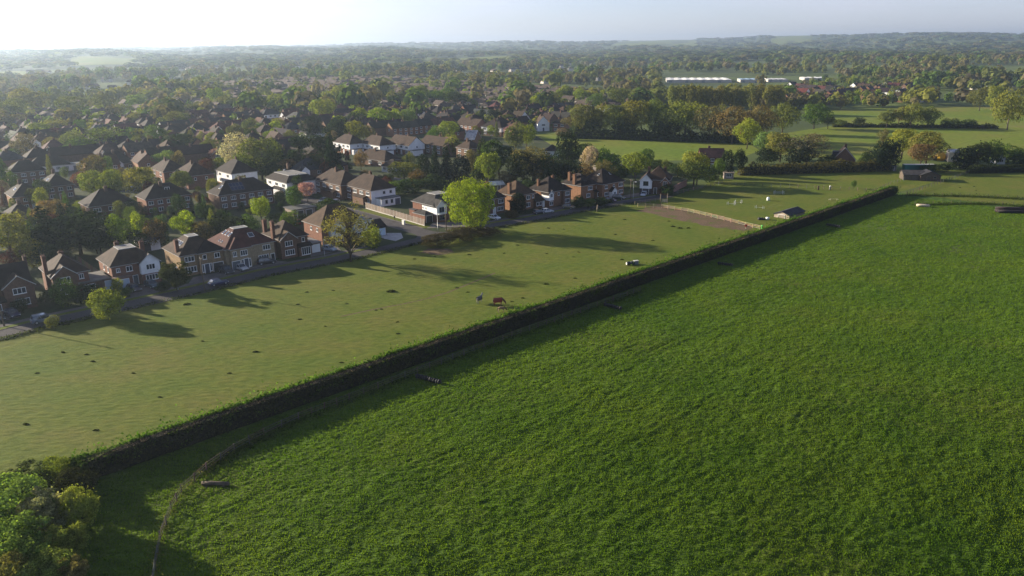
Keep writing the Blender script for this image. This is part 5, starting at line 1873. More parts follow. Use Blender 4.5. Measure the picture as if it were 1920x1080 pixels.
# garden trees: the larger ones as individuals, the rest as one mass
TP = [t[0].location.copy() for t in TREES]
rr = random.Random(41)
spots = []

SUB2 = SUB + []
tries = 0
while len(spots) < 1700 and tries < 40000:
    tries += 1
    a, d = rr.uniform(-0.66, 0.5), rr.uniform(290, 1250)
    p = Vector((math.sin(a) * d, math.cos(a) * d, 0))
    x, y = pr(p.x, p.y)
    vl = inside(VILLAGE, x, y)
    if not vl and (not inside(SUB, x, y) or any(inside(f, x, y) for f in FIELDS)):
        continue
    if not clear_of_houses(p, 1.5):
        continue
    spots.append((d, p, x, y))
spots.sort(key=lambda s: s[0])
left = max(0, 300 - sum(1 for t in TREES if t[0]['category'] == 'tree'))
indiv = spots[:left]
for d, p, x, y in indiv:
    c = tuple(GCOL[rr.randrange(len(GCOL))])
    c = min(CNAME, key=lambda q: sum((a - b) ** 2 for a, b in zip(q, c)))
    h = rr.uniform(4, 10)
    kd = rr.choice(['round', 'round', 'round', 'tall', 'cone', 'sparse', 'dome'])
    tree_at(p, h * rr.uniform(0.6, 0.95) * (0.55 if kd in ('cone', 'tall') else 1), h, kd, c, x, y)
rest = spots[left:]
rngm = np.random.default_rng(8)
n = len(rest)
P = np.array([[p.x, p.y, 0] for _, p, _, _ in rest])
Ht = rngm.uniform(4, 10.5, n)
CL1 = base_clouds(190, 0.165, ['round', 'round', 'tall', 'dome', 'round', 'cone', 'sparse'], 300)
CL2 = base_clouds(84, 0.25, ['round', 'round', 'dome', 'tall', 'round'], 330)
CL3 = base_clouds(30, 0.42, ['dome', 'round', 'round'], 360)
tree_mass('garden_trees', 'mass of small mixed green garden trees through the far suburb', P, Ht * rngm.uniform(0.55, 0.95, n), Ht, GCOL[rngm.integers(0, len(GCOL), n)] * rngm.uniform(0.8, 1.15, (n, 1)), CL1, 61)


def scatter(n, amin, amax, dmin, dmax, seed, keep):
    rng = np.random.default_rng(seed)
    out = []
    while len(out) < n:
        a = rng.uniform(amin, amax)
        d = math.exp(rng.uniform(math.log(dmin), math.log(dmax)))
        X, Y = math.sin(a) * d, math.cos(a) * d
        x, y = pr(X, Y)
        if keep(x, y, X, Y, d, rng) and not any(inside(f, x, y) for f in FIELDS):
            out.append((X, Y))
    A = np.array(out)
    return np.stack([A[:, 0], A[:, 1], terrain_z(A[:, 0], A[:, 1])], 1)


def dens(X, Y, s, seed):
    return float(vnoise(np.array([X + 9000.0]), np.array([Y + 9000.0]), s, seed)[0])


def k_mid(x, y, X, Y, d, rng):
    if y > 262 or (x > 1040 and y > 206):
        return False
    if inside(SUB, x, y):
        return rng.random() < 0.12
    if not clear_of_houses(Vector((X, Y, 0)), 4):
        return False
    return dens(X, Y, 0.006, 77) > (-0.22 if d < 1000 else -0.1)


P = scatter(3900, -0.78, 0.78, 560, 2300, 71, k_mid)
n = len(P)
Ht = rngm.uniform(7, 18, n)
patchc = np.array([dens(p[0], p[1], 0.008, 79) for p in P])
ci = np.clip(((patchc + 0.5) * len(WCOL) + rngm.normal(size=n) * 2.2), 0, len(WCOL) - 1).astype(int)
Ht = Ht * (0.75 + 0.7 * np.clip(patchc + 0.35, 0, 0.8))
tree_mass('woodland', 'continuous olive and brown woodland beyond the suburb and fields', P, Ht * rngm.uniform(0.75, 1.15, n), Ht, WCOL[ci] * rngm.uniform(0.85, 1.2, (n, 1)), CL2, 63, 'woodland')


def k_far(x, y, X, Y, d, rng):
    return dens(X, Y, 0.0022, 87) > -0.34


P = scatter(6500, -0.8, 0.8, 2100, 9800, 73, k_far)
n = len(P)
D = np.hypot(P[:, 0], P[:, 1])
Ht = rngm.uniform(10, 17, n)
tree_mass('distant_woodland', 'hazy blue green woods covering the hills at the horizon', P, Ht * rngm.uniform(1.3, 2.2, n) * (1 + D / 6000), Ht, FCOL[rngm.integers(0, len(FCOL), n)], CL3, 65, 'woodland')

# ------------------------------------------------------------------ fences
UNIT = {}


def unit_box(name, sx, sy, sz, mat, tip=0.0):
    key = (name, sx, sy, sz, mat)
    if key not in UNIT:
        m = MB()
        m.box(-sx / 2, sx / 2, -sy / 2, sy / 2, 0, sz)
        if tip:
            k = len(m.v)
            m.prism([(-sx / 2, -sy / 2, sz), (sx / 2, -sy / 2, sz), (sx / 2, sy / 2, sz), (-sx / 2, sy / 2, sz)], [(-sx / 8, -sy / 8, sz + tip), (sx / 8, -sy / 8, sz + tip), (sx / 8, sy / 8, sz + tip), (-sx / 8, sy / 8, sz + tip)])
        me = m.mesh(name)
        me.materials.append(MATS[mat])
        UNIT[key] = me
    return UNIT[key]


def resample(pts, step):
    out = [pts[0]]
    for a, b in zip(pts, pts[1:]):
        L = (b - a).length
        k = max(1, round(L / step))
        for i in range(1, k + 1):
            out.append(a.lerp(b, i / k))
    return out


def rail_fence(name, label, pts, step=2.2, hgt=1.25, rails=(0.4, 0.75, 1.1), color=(0.22, 0.17, 0.11), pw=0.13, rw=0.045, rh=0.12, lean=0.03, cat='fence', z=0.02):
    p = resample(pts, step)
    root = thing(name, label, cat, p[0])
    rr = random.Random(len(p))
    pm = unit_box('post', pw, pw, hgt + 0.1, 'timber', 0.03)
    for q in p:
        c = tuple(v * rr.uniform(0.75, 1.2) for v in color)
        obj('post', pm, None, root, c, (q - p[0]) + Vector((0, 0, z - 0.05)), (rr.normalvariate(0, lean), rr.normalvariate(0, lean), rr.random()))
    rm = unit_box('rail', 1.0, rw, rh, 'timber')
    for a, b in zip(p, p[1:]):
        d = b - a
        for h in rails:
            c = tuple(v * rr.uniform(0.75, 1.25) for v in color)
            obj('rail', rm, None, root, c, (a + b) / 2 - p[0] + Vector((0, 0, h + z + rr.normalvariate(0, 0.02))), (0, rr.normalvariate(0, 0.012), math.atan2(d.y, d.x)), (d.length * 1.0, 1, 1))
    return root


near_f = [gp(q[0], q[1] + (6 if q[1] < 900 else 10)) for q in ((284, 1120), (292, 1060), (302, 1005), (322, 950), (342, 916), (388, 878), (440, 842), (495, 812), (560, 782), (655, 746), (760, 704), (870, 662), (960, 628), (1055, 594), (1150, 560), (1200, 542))]
rail_fence('post_and_rail_fence', 'weathered grey post and rail fence curving through the meadow by the hedge', near_f, 2.4, 1.2, (0.45, 0.8, 1.1), (0.11, 0.095, 0.07), rh=0.06, pw=0.12)
# dry weeds tangled in its near end
rng = np.random.default_rng(3)
pp = resample(near_f[:8], 0.6)
C = np.concatenate([np.array([[q.x, q.y, 0.1]]) + np.stack([rng.normal(size=26) * 0.4, rng.normal(size=26) * 0.4, np.abs(rng.normal(size=26)) * 0.4], 1) for q in pp])
wt = leafcloud('fence_weeds', C, rng.normal(size=C.shape) + [0, 0, 0.3], rng.uniform(0.12, 0.34, len(C)), 'leaf', (0.12, 0.13, 0.04), None, rng, 0.35)
tag(wt, 'pale dry weeds and bramble tangled along the near fence', 'weeds')
pale = [gp(*q) for q in ((1196, 388), (1240, 390), (1290, 398), (1345, 411), (1425, 431))]
rail_fence('post_and_rail_fence', 'pale new post and rail fence across the paddock behind the bare earth', pale, 2.6, 1.2, (0.35, 0.7, 1.05), (0.33, 0.27, 0.16), rh=0.13)
rail_fence('post_and_rail_fence', 'short dark rail fence beside the road at the paddock gate', [gp(1190, 384), gp(1238, 377)], 2.2, 1.1, (0.4, 0.75, 1.05), (0.2, 0.16, 0.11))
rail_fence('post_and_rail_fence', 'grey rail fence running back from the gate along the dark gardens', [gp(1262, 366), gp(1300, 358), gp(1355, 345)], 3.0, 1.2, (0.5, 1.05), (0.14, 0.12, 0.1))
rail_fence('wire_fence', 'post and wire fence across the small jumping paddock', [gp(1380, 348), gp(1480, 352), gp(1560, 355), gp(1640, 360)], 3.0, 1.2, (0.5, 0.85, 1.12), (0.15, 0.13, 0.09), rw=0.02, rh=0.03)
rail_fence('wire_fence', 'post and wire fence running from hedge end to the stable', [gp(1640, 360), gp(1670, 346), gp(1700, 337)], 3.0, 1.2, (0.5, 0.85, 1.12), (0.16, 0.14, 0.1), rw=0.02, rh=0.03)
rail_fence('wire_fence', 'dark post and wire fence from hedge end to the right of the stable', [gp(1700, 366), gp(1740, 352), gp(1790, 335), gp(1820, 324)], 3.0, 1.3, (0.4, 0.8, 1.2), (0.1, 0.09, 0.07), rw=0.03, rh=0.06)
rail_fence('wire_fence', 'upper post and wire fence between meadow and right hand paddock', [gp(1700, 367), gp(1800, 368), gp(1925, 374), gp(2050, 381)], 3.0, 1.2, (0.4, 0.8, 1.15), (0.1, 0.1, 0.06), rw=0.02, rh=0.03)
rail_fence('wire_fence', 'lower post and wire fence at the top edge of the meadow', [gp(1715, 385), gp(1800, 383), gp(1860, 384), gp(2000, 392)], 3.0, 1.2, (0.4, 0.8, 1.15), (0.1, 0.1, 0.06), rw=0.02, rh=0.03)
# tall rough grass along those fence lines


def rough_grass(label, pts, n, h, color, spread=0.9):
    p = [pts[0].lerp(pts[-1], 0)]
    rng = np.random.default_rng(n)
    seg = rng.integers(0, len(pts) - 1, n)
    t = rng.random(n)
    A = np.array([[q.x, q.y] for q in pts])
    XY = A[seg] * (1 - t)[:, None] + A[seg + 1] * t[:, None] + rng.normal(size=(n, 2)) * spread
    hh = np.abs(rng.normal(size=n)) * h
    C = np.stack([XY[:, 0], XY[:, 1], 0.1 + hh], 1)
    o = leafcloud('rough_grass', C, rng.normal(size=(n, 3)) + [0, 0, 0.2], rng.uniform(0.25, 0.6, n), 'leaf', color, None, rng, 0.35)
    tag(o, label, 'grass')


rough_grass('strip of rough grass under the upper right wire fence', [gp(1700, 367), gp(1800, 368), gp(1925, 374), gp(2000, 378)], 4200, 0.28, (0.06, 0.085, 0.022))
rough_grass('strip of rough grass under the lower right wire fence', [gp(1715, 385), gp(1800, 383), gp(1860, 384), gp(2000, 392)], 4200, 0.28, (0.055, 0.085, 0.02))
rough_grass('rough grass tufts along the meadow side of the fence', near_f[5:], 4000, 0.18, (0.05, 0.08, 0.018), 0.8)
rough_grass('dark rough grass along the paddock edge by the road', near_edge[1:13], 5000, 0.16, (0.05, 0.065, 0.018), 0.5)

# close boarded timber fence on the side street, panel by panel
A, B = gp(686, 391), gp(796, 424)
pts = resample([A, B], 1.95)
cf = thing('timber_fence', 'grey close boarded timber fence along the side street', 'fence', A)
d = (pts[1] - pts[0])
ang = math.atan2(d.y, d.x)
L = d.length
bd = MB()
nb = 13
for k in range(nb):
    x0 = -L / 2 + 0.06 + (L - 0.12) * k / nb
    bd.box(x0, x0 + (L - 0.12) / nb - 0.012, -0.02 if k % 2 else -0.03, 0.012 if k % 2 else 0.002, 0.32, 1.95)
bd.box(-L / 2 + 0.05, L / 2 - 0.05, -0.045, 0.02, 1.96, 2.02)
pm_ = bd.mesh('panel'); pm_.materials.append(MATS['timber'])
gbm = unit_box('gravel_board', L - 0.1, 0.06, 0.3, 'render')
pom = unit_box('post', 0.12, 0.12, 2.15, 'render')
rr = random.Random(5)
for a, b in zip(pts, pts[1:]):
    mid = (a + b) / 2 - A
    s = rr.uniform(0.82, 1.15)
    obj('panel', pm_, None, cf, tuple(v * s for v in (0.24, 0.19, 0.15)), mid + Vector((0, 0, rr.uniform(-0.03, 0.03))), (0, 0, ang))
    obj('gravel_board', gbm, None, cf, (0.5, 0.46, 0.42), mid, (0, 0, ang))
for q in pts:
    obj('post', pom, None, cf, (0.4, 0.37, 0.33), q - A, (0, 0, ang))

# garden fences between the plots of the front row
gmesh = unit_box('panel', 1.76, 0.05, 1.75, 'timber')
gpost = unit_box('post', 0.1, 0.1, 1.85, 'timber')
for gi, (x, y, L_, nm_) in enumerate(((76, 560, 22, 'left edge house and the tall chimney house'), (208, 536, 22, 'tall chimney house and the white gabled house'), (318, 515, 20, 'white gabled house and the tan brick house'),
                                      (523, 484, 22, 'red roofed house and the bay fronted house'), (600, 462, 20, 'bay fronted house and the thin tree house'), (955, 392, 20, 'half hidden house and the orange brick house'))):
    A0 = gp(x, y) - RN * 8
    t = thing('garden_fence', 'brown panel fence between the ' + nm_, 'fence', A0, math.atan2(-RN.y, -RN.x), 'garden fences')
    for k in range(int(L_ / 1.86)):
        c = tuple(v * rr.uniform(0.75, 1.2) for v in (0.15, 0.105, 0.07))
        obj('panel', gmesh, None, t, c, (k * 1.86 + 0.93, 0, rr.uniform(-0.04, 0.04)))
        obj('post', gpost, None, t, c, (k * 1.86, 0, 0))

# ------------------------------------------------------------------ poles and street furniture


def pole(label, x, y, h, r=0.13, color=(0.13, 0.1, 0.075), arm=True, tilt=(0, 0)):
    P = gp(x, y)
    t = thing('telegraph_pole', label, 'pole', P, math.radians(90 - RAZ), 'poles')
    m = MB(); m.tube([(0, 0, -0.1), (tilt[0] * h / 2, tilt[1] * h / 2, h / 2), (tilt[0] * h, tilt[1] * h, h)], [r * 1.15, r, r * 0.8], 8)
    obj('shaft', m.mesh('shaft', True), 'timber', t, color)
    if arm:
        a = MB(); a.box(tilt[0] * h - 0.06, tilt[0] * h + 0.06, -0.6, 0.6, h - 0.5, h - 0.38)
        obj('crossarm', a.mesh('crossarm'), 'timber', t, color)
        for k in (-0.5, 0.5):
            i_ = MB(); i_.tube([(tilt[0] * h, k, h - 0.38), (tilt[0] * h, k, h - 0.22)], [0.05, 0.04], 6)
            obj('insulator', i_.mesh('insulator'), 'trim', t, (0.6, 0.6, 0.58))


def lamp_post(label, x, y, h=5.2):
    P = gp(x, y)
    t = thing('street_lamp', label, 'street lamp', P, math.radians(90 - RAZ), 'street lamps')
    m = MB(); m.tube([(0, 0, 0), (0, 0, 1.2), (0, 0, 1.25), (0, 0, h)], [0.11, 0.11, 0.07, 0.055], 8)
    obj('column', m.mesh('column', True), 'metal', t, (0.32, 0.33, 0.32))
    a = MB(); a.tube([(0, 0, h - 0.05), (0, -0.25, h + 0.1), (0, -0.7, h + 0.12)], [0.04, 0.035, 0.03], 6)
    obj('bracket', a.mesh('bracket', True), 'metal', t, (0.35, 0.36, 0.35))
    l_ = MB(); l_.box(-0.16, 0.16, -1.15, -0.55, h + 0.04, h + 0.19)
    obj('lantern', l_.mesh('lantern'), 'trim', t, (0.75, 0.75, 0.72))


lamp_post('slim grey street lamp in front of the large clipped shrub', 334, 544)
pole('tall brown telegraph pole beside the dark blue car', 384, 547, 7.8)
pole('telegraph pole cut by the left edge near the parked cars', 8, 612, 8.2)
pole('telegraph pole in front of the white gable by the lime tree', 837, 434, 7.0, 0.12)
lamp_post('street lamp left of the lime green tree', 821, 434, 5.0)
lamp_post('street lamp on the verge right of the brown house with bay', 609, 483, 4.6)
pole('telegraph pole beside the drive of the far end house', 1182, 374, 7.0)
lamp_post('street lamp at the drive of the far end house', 1187, 374, 6.0)
pole('short leaning timber post at the road edge by the paddock', 1119, 397, 2.2, 0.16, (0.3, 0.24, 0.16), False, (0.12, 0))
pole('tall bare post beyond the field edge cottage gardens', 1148, 318, 7.0, 0.1, (0.12, 0.1, 0.08))
# timber gate frame with ladder of rails by the end of the road
P = gp(1238, 382)
gf = thing('timber_gate_frame', 'tall timber frame with pale slatted hurdle beside the paddock gate', 'frame', P, math.radians(15), None)
for x in (0, 2.6):
    m = MB(); m.tube([(x, 0, 0), (x + (0.0 if x == 0 else -0.15), 0, 3.3)], [0.13, 0.11], 7)
    obj('post', m.mesh('post', True), 'timber', gf, (0.2, 0.16, 0.11))
for k in range(5):
    m = MB(); m.beam((0.35, -0.2 - 0.03 * k, 0.7 + 0.22 * k), (2.4, -0.25, 0.45 + 0.22 * k), 0.05, 0.13)
    obj('slat', m.mesh('slat'), 'timber', gf, (0.5, 0.42, 0.3))
# white utility cabinet and dark post by the timber fence
P = gp(757, 421)
uc = thing('utility_cabinet', 'white utility cabinet on the verge in front of the timber fence', 'cabinet', P, ang)
m = MB(); m.box(-0.55, 0.55, -0.25, 0.25, 0, 1.25); m.box(-0.6, 0.6, -0.3, 0.3, 1.252, 1.32)
obj('case', m.mesh('case'), 'render', uc, (0.72, 0.7, 0.64))
for x in (-0.28, 0.28):
    m = MB(); m.box(x - 0.24, x + 0.24, -0.275, -0.252, 0.1, 1.15)
    obj('door', m.mesh('door'), 'render', uc, (0.66, 0.65, 0.6))
P = gp(740, 412)
pb = thing('litter_bin', 'small dark post bin against the timber fence', 'bin', P, ang)
m = MB(); m.tube([(0, 0, 0), (0, 0, 0.7)], [0.05, 0.05], 6); obj('post', m.mesh('post'), 'metal', pb, (0.05, 0.05, 0.05))
m = MB(); m.tube([(0, 0, 0.5), (0, 0, 1.1)], [0.2, 0.24], 10); obj('bucket', m.mesh('bucket'), 'rubber', pb, (0.03, 0.03, 0.03))

# driveways


def slab(label, pts, color, z=0.045, name='driveway'):
    mb = MB()
    q = [gp(*p) for p in pts]
    mb.prism([(p.x, p.y, 0.0) for p in q], [(p.x, p.y, z) for p in q])
    o = obj(name, mb.mesh(name), 'paving', None, color)
    o['kind'] = 'structure'


slab('', [(8, 602), (38, 594), (40, 584), (6, 590)], (0.13, 0.11, 0.1))
slab('', [(225, 562), (310, 543), (300, 528), (232, 540)], (0.12, 0.10, 0.09))
slab('', [(352, 534), (430, 519), (428, 507), (362, 520)], (0.12, 0.11, 0.105))
slab('', [(436, 517), (545, 492), (520, 489), (436, 505)], (0.2, 0.18, 0.16))
slab('', [(583, 482), (640, 470), (625, 455), (580, 470)], (0.12, 0.105, 0.1))
slab('', [(700, 440), (724, 437), (752, 437), (756, 446), (742, 452), (722, 448)], (0.42, 0.4, 0.38))
slab('', [(800, 428), (880, 424), (870, 415), (812, 418)], (0.15, 0.13, 0.12))
slab('', [(1005, 402), (1095, 388), (1066, 384), (1000, 395)], (0.16, 0.12, 0.1))
slab('', [(1130, 383), (1230, 367), (1200, 361), (1140, 372)], (0.15, 0.13, 0.115))

# ------------------------------------------------------------------ cars


def car_meshes(suv):
    L, W = (4.6, 1.86) if suv else (4.2, 1.76)
    hb, hr, gc = (1.0, 1.72, 0.30) if suv else (0.86, 1.45, 0.22)
    x = [-L / 2, -L / 2 + 0.12, -L / 2 + 0.3, L / 2 - 1.25, L / 2 - 0.35, L / 2 - 0.05, L / 2]
    M = {}
    # body: cross sections along the length, rounded towards the ends
    st = [(-L / 2, 0.80, gc + 0.15, hb * 0.82), (-L / 2 + 0.15, 0.94, gc, hb * 0.97), (-L / 2 + 0.7, 1.0, gc, hb), (0.0, 1.0, gc, hb), (L / 2 - 1.25, 1.0, gc, hb * 0.98),
          (L / 2 - 0.5, 0.96, gc, hb * 0.86), (L / 2 - 0.12, 0.88, gc + 0.02, hb * 0.72), (L / 2, 0.74, gc + 0.14, hb * 0.55)]
    m = MB()
    rings = []
    for xx, wf, z0, z1 in st:
        w = W / 2 * wf
        rings.append([(xx, -w * 0.9, z0), (xx, -w, z0 + 0.14), (xx, -w, z1 - 0.16), (xx, -w * 0.9, z1), (xx, w * 0.9, z1), (xx, w, z1 - 0.16), (xx, w, z0 + 0.14), (xx, w * 0.9, z0)])
    for a, b in zip(rings, rings[1:]):
        for i in range(8):
            jn = (i + 1) % 8
            m.poly([a[i], a[jn], b[jn], b[i]])
    m.poly(rings[0]); m.poly(rings[-1])
    M['body'] = m.mesh('body')
    xr0, xr1 = -L / 2 + (0.25 if suv else 0.3), L / 2 - 1.3
    t0, t1 = xr0 + (0.25 if suv else 0.5), xr1 - 0.75
    wb, wt = W / 2 * 0.93, W / 2 * 0.76
    lo = [(xr0, -wb, hb - 0.02), (xr1, -wb, hb - 0.02), (xr1, wb, hb - 0.02), (xr0, wb, hb - 0.02)]
    hi = [(t0, -wt, hr - 0.05), (t1, -wt, hr - 0.05), (t1, wt, hr - 0.05), (t0, wt, hr - 0.05)]
    for nm, i in (('side_window', 0), ('windscreen', 1), ('side_window2', 2), ('rear_window', 3)):
        m = MB(); jn = (i + 1) % 4
        m.poly([lo[i], lo[jn], hi[jn], hi[i]])
        M[nm] = m.mesh(nm)
    m = MB()
    m.prism([(t0 - 0.06, -wt - 0.02, hr - 0.06), (t1 + 0.06, -wt - 0.02, hr - 0.06), (t1 + 0.06, wt + 0.02, hr - 0.06), (t0 - 0.06, wt + 0.02, hr - 0.06)],
            [(t0 + 0.1, -wt + 0.12, hr), (t1 - 0.1, -wt + 0.12, hr), (t1 - 0.1, wt - 0.12, hr), (t0 + 0.1, wt - 0.12, hr)])
    for s in (-1, 1):
        for (a, b) in ((0, 0), (1, 1)):
            pass
    for (xa, za, xb, zb) in ((xr0, hb, t0, hr), (xr1, hb, t1, hr), ((xr0 + xr1) / 2, hb, (t0 + t1) / 2, hr)):
        for s in (-1, 1):
            m.beam((xa, s * (wb + 0.0), za - 0.02), (xb, s * (wt + 0.005), zb - 0.05), 0.07, 0.09)
    M['roof'] = m.mesh('roof')
    R = 0.36 if suv else 0.31
    m = MB(); m.tube([(0, -0.11, 0), (0, -0.09, 0), (0, 0.09, 0), (0, 0.11, 0)], [R * 0.9, R, R, R * 0.9], 16)
    M['tyre'] = m.mesh('tyre')
    m = MB(); m.tube([(0, -0.118, 0), (0, 0.118, 0)], [R * 0.62, R * 0.62], 10)
    M['rim'] = m.mesh('rim')
    m = MB(); m.box(-0.05, 0.06, -0.2, 0.2, -0.07, 0.07)
    M['lamp'] = m.mesh('lamp')
    return M, L, W, hb, R


CARM = {s: car_meshes(s) for s in (False, True)}


def car(label, x, y, az, color, suv=False):
    M, L, W, hb, R = CARM[suv]
    P = gp(x, y)
    t = thing('parked_car', label, 'car', P + Vector((0, 0, 0.05)), math.radians(90 - az), 'cars parked on the drives and road')
    obj('body', M['body'], 'paint', t, color)
    obj('roof', M['roof'], 'paint', t, color)
    for nm in ('side_window', 'windscreen', 'side_window2', 'rear_window'):
        obj(nm.replace('2', ''), M[nm], 'glass', t)
    for sx in (-1, 1):
        for sy in (-1, 1):
            w = obj('wheel', M['tyre'], 'rubber', t, (0.02, 0.02, 0.02), (sx * L * 0.31, sy * (W / 2 - 0.08), R))
            obj('rim', M['rim'], 'metal', w, (0.45, 0.45, 0.46))
    for sy in (-1, 1):
        obj('headlight', M['lamp'], 'trim', t, (0.7, 0.7, 0.7), (L / 2 - 0.14, sy * W * 0.34, hb * 0.62))
        obj('tail_light', M['lamp'], 'trim', t, (0.3, 0.02, 0.02), (-L / 2 + 0.05, sy * W * 0.36, hb * 0.75))


car('silver blue estate car parked on the road at the left', 84, 604, 50, (0.11, 0.14, 0.18), True)
car('dark blue car parked on the road beyond the lamp post', 410, 534, 49, (0.02, 0.025, 0.075))
car('dark navy car on the drive of the left edge house', 24, 593, 128, (0.03, 0.03, 0.06))
car('black car cut by the left edge of the picture', -4, 600, 130, (0.02, 0.02, 0.025))
car('dark brown car on the drive below the dark front door', 252, 545, 130, (0.05, 0.035, 0.03))
car('grey green car on the drive beside the lower white window', 285, 538, 128, (0.06, 0.09, 0.10))
car('dark estate car on the drive in front of the black garage', 425, 512, 132, (0.035, 0.04, 0.045), True)
car('white car on the drive of the pale stone house', 453, 506, 130, (0.5, 0.5, 0.48))
car('black car on the drive of the pale stone house', 500, 495, 60, (0.02, 0.02, 0.025), True)
car('silver car on the drive left of the thin leafed tree', 618, 470, 120, (0.28, 0.32, 0.37))
car('small white car at the right foot of the lime green tree', 927, 411, 130, (0.6, 0.62, 0.64))
car('pale silver car on the drive of the orange brick house', 1026, 399, 70, (0.5, 0.52, 0.54))
car('dark car beside the pale silver car on the drive', 1010, 401, 60, (0.03, 0.03, 0.04))
car('olive gold car on the drive of the porch gable house', 1066, 391, 120, (0.16, 0.14, 0.08))
car('dark green estate car on the drive of the big hipped house', 1160, 374, 120, (0.025, 0.035, 0.035), True)
car('dark red car on the drive of the big hipped house', 1144, 378, 120, (0.07, 0.02, 0.03))
car('white silver car at the white gabled end house', 1207, 367, 200, (0.5, 0.53, 0.56))
car('bright red car behind the house with two tall chimneys', 562, 421, 70, (0.42, 0.015, 0.015))
car('pale grey car on the side street in front of the brown semi', 628, 382, 200, (0.4, 0.42, 0.45))
car('dark car on the side street beside the pale grey car', 606, 379, 200, (0.05, 0.06, 0.08))
car('white car between the yellow green trees at the left', 248, 353, 60, (0.7, 0.7, 0.68))
car('white van like car in front of the white gabled bungalow', 232, 320, 70, (0.7, 0.7, 0.7), True)
car('blue grey car beside the steep roofed cottage', 1608, 319, 70, (0.2, 0.28, 0.38), True)

# ------------------------------------------------------------------ horses


def skin_mesh(name, pts, edges, rad, sub=2):
    me = bpy.data.meshes.new(name)
    me.from_pydata(pts, edges, [])
    o = bpy.data.objects.new(name, me)
    COL.objects.link(o)
    sk = o.modifiers.new('skin', 'SKIN')
    for i, r in enumerate(rad):
        me.skin_vertices[0].data[i].radius = r if isinstance(r, tuple) else (r, r)
    me.skin_vertices[0].data[0].use_root = True
    sb_ = o.modifiers.new('sub', 'SUBSURF')
    sb_.levels = sub
    dg = bpy.context.evaluated_depsgraph_get()
    out = bpy.data.meshes.new_from_object(o.evaluated_get(dg))
    bpy.data.objects.remove(o)
    out.name = name
    out.polygons.foreach_set('use_smooth', [True] * len(out.polygons))
    return out


def horse(label, x, y, az, color, mane, graze=True, s=1.0, rug=None):
    """facing local +x"""
    P = gp(x, y)
    t = thing('horse', label, 'horse', P + Vector((0, 0, 0.01)), math.radians(90 - az), 'horses in the fields', scale=(s, s, s))
    pts = [(0, 0, 1.15), (-0.55, 0, 1.22), (-0.78, 0, 1.12), (0.5, 0, 1.18), (0.72, 0, 1.25)]
    rad = [(0.30, 0.33), (0.29, 0.31), 0.2, (0.27, 0.32), 0.22]
    edges = [(0, 1), (1, 2), (0, 3), (3, 4)]
    if graze:
        neck = [(1.0, 0, 1.02), (1.25, 0, 0.7), (1.38, 0, 0.48), (1.48, 0, 0.28), (1.5, 0, 0.14)]
    else:
        neck = [(0.92, 0, 1.5), (1.06, 0, 1.78), (1.16, 0, 1.86), (1.36, 0, 1.72), (1.52, 0, 1.58)]
    nr = [0.17, 0.125, 0.13, 0.1, 0.075]
    k = len(pts)
    prev = 4
    for p, r in zip(neck, nr):
        pts.append(p); rad.append(r); edges.append((prev, len(pts) - 1)); prev = len(pts) - 1
    for sy in (-1, 1):                       # front legs: elbow, knee, fetlock, hoof
        for a, b, p, r in ((3, 0, (0.52, 0.17 * sy, 0.9), 0.12), (None, 0, (0.55, 0.17 * sy, 0.52), 0.07), (None, 0, (0.54, 0.17 * sy, 0.16), 0.05), (None, 0, (0.58, 0.17 * sy, 0.04), 0.065)):
            pts.append(p); rad.append(r)
            edges.append((a if a is not None else len(pts) - 2, len(pts) - 1))
        # hind: stifle, hock back, fetlock, hoof
        for a, p, r in ((1, (-0.52, 0.17 * sy, 0.92), 0.17), (None, (-0.72, 0.17 * sy, 0.56), 0.085), (None, (-0.66, 0.17 * sy, 0.18), 0.052), (None, (-0.6, 0.17 * sy, 0.04), 0.065)):
            pts.append(p); rad.append(r)
            edges.append((a if a is not None else len(pts) - 2, len(pts) - 1))
    obj('body', skin_mesh('horse_body', pts, edges, rad), 'coat', t, color)
    h0 = Vector(neck[2])
    for sy in (-1, 1):
        m = MB(); m.tube([h0 + Vector((0.0, 0.06 * sy, 0.08)), h0 + Vector((-0.02 if not graze else -0.05, 0.08 * sy, 0.24))], [0.04, 0.008], 5)
        obj('ear', m.mesh('ear'), 'coat', t, color)
    m = MB(); m.tube([(-0.82, 0, 1.28), (-0.95, 0, 1.1), (-0.95, 0, 0.7), (-0.9, 0, 0.45)], [0.05, 0.07, 0.08, 0.02], 6)
    obj('tail', m.mesh('tail', True), 'coat', t, mane)
    m = MB()
    nk = [Vector((0.55, 0, 1.5))] + [Vector(q) for q in neck[:3]]
    for a, b in zip(nk, nk[1:]):
        d = (b - a).normalized()
        up = Vector((-d.z, 0, d.x))
        off = up * 0.15 if a is not nk[0] else up * 0.1
        m.beam(a + off, b + up * 0.13, 0.05, 0.14)
    obj('mane', m.mesh('mane'), 'coat', t, mane)
    if rug:
        m = MB()
        sec = []
        for xx in (-0.86, -0.6, -0.2, 0.2, 0.55, 0.72):
            w = 0.37 if -0.7 < xx < 0.6 else 0.3
            sec.append([(xx, -w * 1.02, 0.72), (xx, -w * 1.05, 1.1), (xx, -w * 0.75, 1.42), (xx, 0, 1.56), (xx, w * 0.75, 1.42), (xx, w * 1.05, 1.1), (xx, w * 1.02, 0.72)])
        for a, b in zip(sec, sec[1:]):
            for i in range(6):
                m.poly([a[i], a[i + 1], b[i + 1], b[i]])
        obj('rug', m.mesh('rug', True), 'coat', t, rug)


